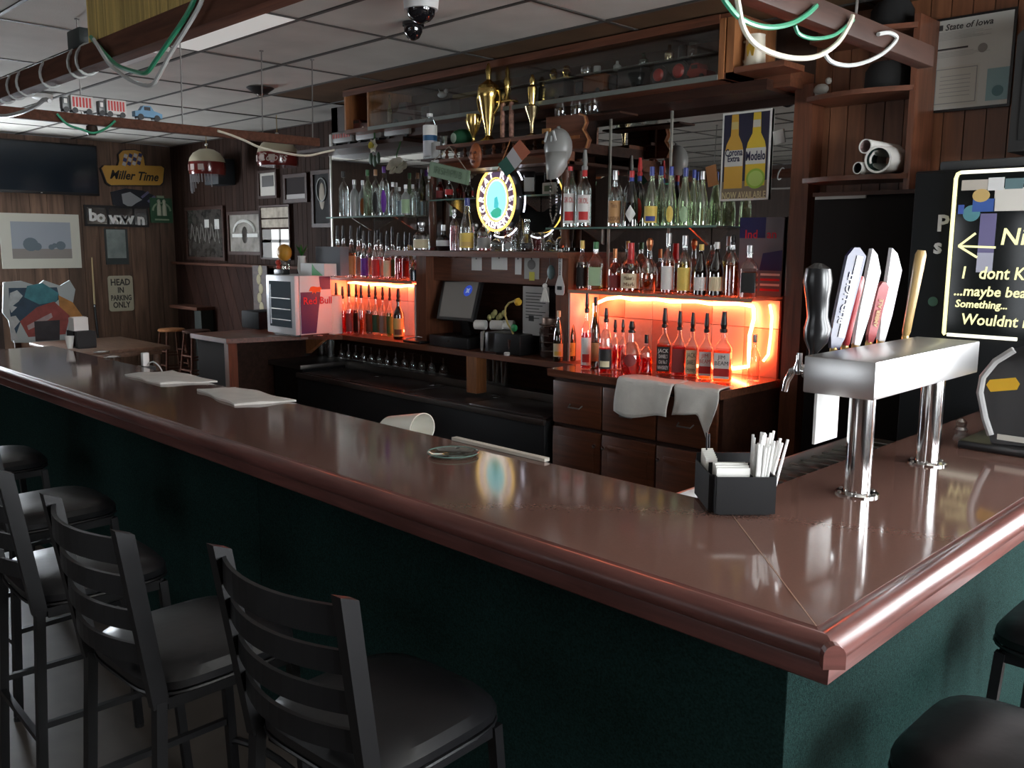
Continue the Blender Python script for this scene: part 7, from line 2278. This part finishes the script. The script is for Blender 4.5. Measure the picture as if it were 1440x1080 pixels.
# table and chairs beyond the bar
tz = .76
a, b = PZ(238, 486, tz), PZ(110, 470, tz)
tb_ = thing('pub_table', 'light brown wooden table beyond the far end of the bar', 'table', (-9.6, 4.0, 0))
tx1, tx0 = -8.35, -9.9
ty1 = 4.2
za_ = PZ(240, 486, .80)
tx1, ty1 = za_.x, za_.y
TBL = mat('table_wood', (.20, .11, .07), .4, grain=((4, 30, 30), .25))
MB().rbox(tx1 - 1.2, tx1, ty1 - .9, ty1, .765, .80, .008).build('table_top', TBL, tb_)
MB().rbox(tx1 - 1.1, tx1 - .06, ty1 - .82, ty1 - .06, .72, .765, .004).build('apron', TBL, tb_)
for sx in (0, 1):
    for sy in (0, 1):
        MB().lathe([(.022, 0), (.03, .3), (.035, .72)], (tx1 - 1.08 + sx * .98, ty1 - .80 + sy * .70, 0), 10).build('leg', TBL, tb_)
# far stools and wall ledge
for i, (px, py) in enumerate(((241, 462), (276, 464))):
    p = PY(px, py, 4.85)
    s2 = thing('wooden_stool', ('dark round wooden stool by the back wall, left of two', 'dark round wooden stool by the back wall, right of two')[i], 'stool', (p.x, 4.85, 0))
    MB().lathe([(.16, p.z - .03), (.165, p.z - .015), (.15, p.z)], (p.x, 4.85, 0), 20).build('seat', WOODL if i == 0 else WOODD, s2)
    for sx in (-1, 1):
        for sy in (-1, 1):
            MB().tube([(p.x + sx * .10, 4.85 + sy * .10, p.z - .03), (p.x + sx * .17, 4.85 + sy * .17, 0.002)], [.014, .018], 8).build('leg', BEAM, s2)
    for z_ in (.25, .42):
        for sx in (-1, 1):
            k2 = .17 - .07 * z_ / p.z
            MB().bar((p.x + sx * k2, 4.85 - k2, z_), (p.x + sx * k2, 4.85 + k2, z_), .016).build('rung', BEAM, s2)
            MB().bar((p.x - k2, 4.85 + sx * k2, z_ + .04), (p.x + k2, 4.85 + sx * k2, z_ + .04), .016).build('rung', BEAM, s2)
yw2 = YB1 - .006
a, b = PY(228, 428, 5.15), PY(284, 426, 5.15)
wl = thing('wall_ledge', 'narrow brown drink ledge on the back wall over the stools', 'ledge', ((a.x + b.x) / 2, 5.2, a.z))
MB().box(max(a.x, XL + .3), b.x, 5.08, yw2 - .002, a.z - .02, a.z + .02).build('board', BEAM, wl)
MB().box(b.x - .2, b.x - .02, 5.14, 5.30, 0, a.z - .02).build('post', mat('ledge_post', (.015, .022, .018), .6), wl)
# diagonal wainscot boards and cap rail
ra = PY(248, 368, yw2).z
cr = thing('wainscot', 'dark wainscot of slanted boards below a cap rail on the back wall', 'wainscot', (-9.5, yw2, 0))
xw0, xw1 = PY(250, 370, yw2).x, PY(410, 368, yw2).x
MB().box(xw0, xw1 + .8, yw2 - .09, yw2, ra - .03, ra).build('cap_rail', BEAM, cr)
SLW = mat('slant_board', (.032, .014, .010), .75, 0, .1, grain=((12, 12, 3), .3), vary=.25)
n_b = 16
for i in range(n_b):
    x0 = xw0 + (xw1 + .8 - xw0) * i / n_b
    w_ = (xw1 + .8 - xw0) / n_b - .006
    sl = .55 if x0 + .55 + w_ < xw1 + .8 else 0
    MB().prism([(x0 + sl, .3), (x0 + sl + w_, .3), (x0 + w_, ra - .03), (x0, ra - .03)], (0, yw2, 0), XA, ZA, .0, .014).build('board', SLW, cr)
# frames on the back wall


def frame(x0, y0, x1, y1, lbl, fm, inner, b=.04, name='picture_frame', extra=None):
    a, b2 = PY(x0, y1, yw2), PY(x1, y0, yw2)
    t = thing(name, lbl, 'picture', ((a.x + b2.x) / 2, yw2, a.z))
    for (u0, u1, v0, v1) in ((a.x, b2.x, a.z, a.z + b), (a.x, b2.x, b2.z - b, b2.z), (a.x, a.x + b, a.z + b, b2.z - b), (b2.x - b, b2.x, a.z + b, b2.z - b)):
        MB().box(u0, u1, yw2 - .03, yw2, v0, v1).build('frame_rail', fm, t)
    MB().box(a.x + b, b2.x - b, yw2 - .015, yw2 - .002, a.z + b, b2.z - b).build('picture', inner, t)
    return t, a.x + b, b2.x - b, a.z + b, b2.z - b


BG = mat('dark_glass_print', (.05, .045, .04), .15, noise=(12, .5))
PM = mat('pale_mirror_print', (.30, .28, .25), .2, noise=(7, .4))
GL1 = c('print_glint_white', (.68, .68, .64), .5)
t, x0, x1, z0, z1 = frame(266, 289, 316, 365, 'dark framed etched glass picture below the left hanging lamp', WOODD, BG)
for i in range(12):
    xx = x0 + (x1 - x0) * (.1 + .07 * i)
    MB().obox((xx, yw2 - .017, z0 + (z1 - z0) * (.55 - .03 * (i % 4))), (.25 * (-1) ** i, 0, 1), (0, 1, 0), (1, 0, 0), .10, .001, .006).build('etched_stroke', c('etched', (.22, .21, .19), .5), t)
MB().box(x0 + (x1 - x0) * .5, x0 + (x1 - x0) * .62, yw2 - .018, yw2 - .015, z1 - .22, z1 - .12).box(x0 + (x1 - x0) * .78, x0 + (x1 - x0) * .9, yw2 - .018, yw2 - .015, z1 - .24, z1 - .12).build('glint_patch', GL1, t)  # bright glints on the picture glass, put in as pale patches
t, x0, x1, z0, z1 = frame(324, 296, 369, 358, 'dark framed mirror print with an arched white crest', WOODD, PM)
MB().tube([((x0 + x1) / 2 + (x1 - x0) * .34 * math.cos(a), yw2 - .02, z1 - .2 + .13 * math.sin(a)) for a in [math.pi * j / 10 for j in range(11)]], .018, 6).build('white_crest', GL1, t)
MB().box(x0 + .06, x1 - .06, yw2 - .018, yw2 - .015, z1 - .26, z1 - .22).build('white_banner', GL1, t)
MB().ball(((x0 + x1) / 2, yw2 - .016, (z0 + z1) / 2 - .02), .07, .004, .1, 10, 6).build('dark_figure', BG, t)
t, x0, x1, z0, z1 = frame(366, 238, 391, 280, 'narrow dark frame with a white mounted photo under the right lamp', WOODD, c('mount_white', (.55, .52, .46), .6), .03)
MB().box(x0 + .05, x1 - .05, yw2 - .018, yw2 - .015, z0 + .10, z1 - .03).build('photo', c('photo_dark', (.05, .045, .04), .5), t)
t, x0, x1, z0, z1 = frame(402, 243, 434, 286, 'wide dark brown framed photo right of the white mounted one', WOODD, c('photo_brown', (.045, .038, .038), .85, spec=.1), .04)
MB().box(x0, x1, yw2 - .018, yw2 - .015, z0, z0 + .05).build('pale_strip', c('strip_pale', (.3, .27, .25), .5), t)
t, x0, x1, z0, z1 = frame(442, 238, 468, 320, 'tall dark framed crest picture beside the back bar', WOODD, c('photo_slate', (.05, .05, .05), .85, spec=.1), .04)
MB().tube([((x0 + x1) / 2 + .09 * math.cos(a), yw2 - .02, z1 - .16 + .12 * math.sin(a)) for a in [2 * math.pi * j / 16 for j in range(16)]], .008, 5, True).build('oval_ring', c('ring_grey', (.2, .22, .2), .5), t)
MB().ball(((x0 + x1) / 2, yw2 - .018, z0 + .28), .05, .004, .14, 10, 6).build('pale_figure', c('figure_pale', (.28, .24, .17), .6), t)
# bright small window in the back wall
a, b = PY(371, 362, yw2), PY(408, 290, yw2)
wn = struct(MB().box(a.x - .02, a.x, yw2 - .03, yw2, a.z, b.z).box(b.x, b.x + .02, yw2 - .03, yw2, a.z, b.z).box(a.x - .02, b.x + .02, yw2 - .03, yw2, b.z, b.z + .02).box(a.x - .02, b.x + .02, yw2 - .03, yw2, a.z - .02, a.z).build('window_20', WOODD))
BLD = mat('blind_fabric', (.3, .27, .22), .8, emis=((1, .9, .75), .10), noise=(9, .5))
DAYB = mat('daylight_pane_back', (.3, .3, .3), .3, emis=((1, 1, .98), .75))
hz = (b.z - a.z)
MB().box(a.x, b.x, yw2 - .012, yw2 - .002, a.z, a.z + hz * .56).build('pane', DAYB, wn)
for (u, v) in ((.60, .76), (.79, .99)):
    MB().box(a.x, b.x, yw2 - .018, yw2 - .002, a.z + hz * u, a.z + hz * v).build('blind', BLD, wn)
for (u0, u1, v0, v1) in ((.0, .34, .0, .56), (.0, 1, .30, .36), (.62, .68, 0, .56), (.68, .95, .05, .26)):
    MB().box(a.x + (b.x - a.x) * u0, a.x + (b.x - a.x) * u1, yw2 - .016, yw2 - .012, a.z + hz * v0, a.z + hz * v1).build('muntin', c('window_grey', (.25, .24, .22), .6), wn)
# vertical letter sign
for_sign = thing('letter_sign', 'tall dark sign with pale yellow shapes behind the fridge', 'sign', PY(366, 436, yw2 - .1))
a, b = PY(357, 437, yw2 - .14), PY(375, 374, yw2 - .14)
MB().box(a.x, b.x, yw2 - .14, yw2 - .12, a.z, b.z).build('board', WOODD, for_sign)
for i in range(5):
    MB().ball(((a.x + b.x) / 2 + .02 * (-1) ** i, yw2 - .142, a.z + (b.z - a.z) * (.1 + .2 * i)), .05, .006, .06, 10, 6).build('pale_shape', c('shape_yellow', (.30, .25, .12), .6), for_sign)
MB().box(a.x + .05, b.x - .05, yw2 - .12, yw2 - .016, b.z - .3, b.z - .1).build('bracket', WOODD, for_sign)
p = PZ(352, 462, CZ)
tag(MB().rbox(p.x - .16, p.x + .16, p.y, p.y + .25, CZ + .0005, CZ + .16, .01).build('black_case', mat('case_black', (.008, .009, .011), .7, 0, .2)), 'low black case on the end of the counter left of the fridge', 'case')
# hanging lamps


def lamp(px, py0, py1, Y, wpx, lbl, fringe):
    p = PY(px, py1, Y)
    k2 = depth(p) / F_PX
    R, h = wpx * k2 / 2, (py1 - py0) * k2
    z0 = p.z
    t = thing('hanging_lamp', lbl, 'lamp', (p.x, Y, z0))
    MB().lathe([(R, h * .48), (R * .95, h * .62), (R * .75, h * .82), (R * .4, h * .96), (R * .1, h), (R * .08, h * .98), (R * .9, h * .5)], (p.x, Y, z0), 26).build('cream_top', c('lamp_cream', (.50, .45, .32), .35), t)
    MB().lathe([(R * .98, 0), (R * 1.02, h * .1), (R * 1.01, h * .48), (R * .97, h * .48), (R * .96, .005)], (p.x, Y, z0), 26).build('red_band', mat('lamp_red', (.13, .018, .015), .15, 0, .7), t)
    for j in range(4):
        a = -.9 + j * .55
        MB().obox((p.x + R * 1.02 * math.sin(a), Y - R * 1.02 * math.cos(a), z0 + h * .26), (math.cos(a), math.sin(a), 0), (math.sin(a), -math.cos(a), 0), (0, 0, 1), R * .16, .002, h * .11).build('white_print', c('lamp_print', (.45, .36, .32), .4), t)
    MB().tube([(p.x, Y, z0 + h), (p.x, Y, ZC - .006)], .004, 6).build('chain', BRASS, t)
    MB().ball((p.x, Y, z0 + h + .04), .02).build('finial', CHROME, t)
    if fringe:
        for j in range(16):
            a = -1.4 + j * .18
            ln = .09 + .12 * max(0, math.sin(j * .45))
            MB().tube([(p.x + R * .95 * math.sin(a), Y - R * .95 * math.cos(a), z0 + .004), (p.x + R * .95 * math.sin(a) + .01, Y - R * .95 * math.cos(a), z0 - ln)], .006, 5).build('bead_strand', c('bead_grey', (.25, .25, .26), .3), t)
    return t, p, R, h


lamp(292, 210, 246, 4.9, 49, 'red and cream dome lamp hanging by the back wall with bead fringe', True)
t, p, R, h = lamp(391, 196, 234, 4.75, 56, 'red and cream dome lamp with script, hanging near the back bar', False)
text('lettering', 'Coors', h * .42, c('lamp_script', (.5, .40, .36), .4), t, (p.x + R * .72, 4.75 - R * .76, p.z + h * .26), (.72, .69, 0), ZA, shear=.3)
a, b = PY(312, 262, yw2), PY(330, 224, yw2)
tag(MB().rbox(a.x, b.x, yw2 - .22, yw2 - .002, a.z, b.z, .01).build('wall_speaker', mat('wall_speaker_black', (.012, .016, .02), .7)), 'black wall speaker behind the left hanging lamp', 'speaker')
# cord on the inner bar edge
p = PZ(203, 505, BZ - .04)
t = thing('white_plug', 'white plug and looped cord at the inner bar edge', 'cord', (p.x, 2.3, 1.0))
q = PY(204, 503, 2.16)
MB().rbox(q.x - .016, q.x + .016, 2.14, 2.18, q.z - .05, q.z + .03, .006).build('plug', WHITE, t)
MB().tube(smooth_path([Vector((q.x, 2.16, q.z - .05)), Vector((q.x + .06, 2.18, q.z - .02)), Vector((q.x + .12, 2.2, q.z - .06)), Vector((q.x + .14, 2.2, q.z - .14)), Vector((q.x + .1, 2.16, q.z - .3))]), .004, 6).build('cord', WHITE, t)
MB().box(q.x - .05, q.x + .05, IY - .1, 2.2, q.z - .10, q.z - .05).build('outlet_box', BLACK, t)

# things of one kind that come more than once share a group phrase
grp_count = {}
for o in COL.objects:
    if o.parent is None and 'category' in o:
        grp_count.setdefault(o.name.split('.')[0], []).append(o)
for nm, lst in grp_count.items():
    if len(lst) > 1:
        for o in lst:
            if 'group' not in o:
                o['group'] = nm.replace('_', ' ') + 's in the bar room'
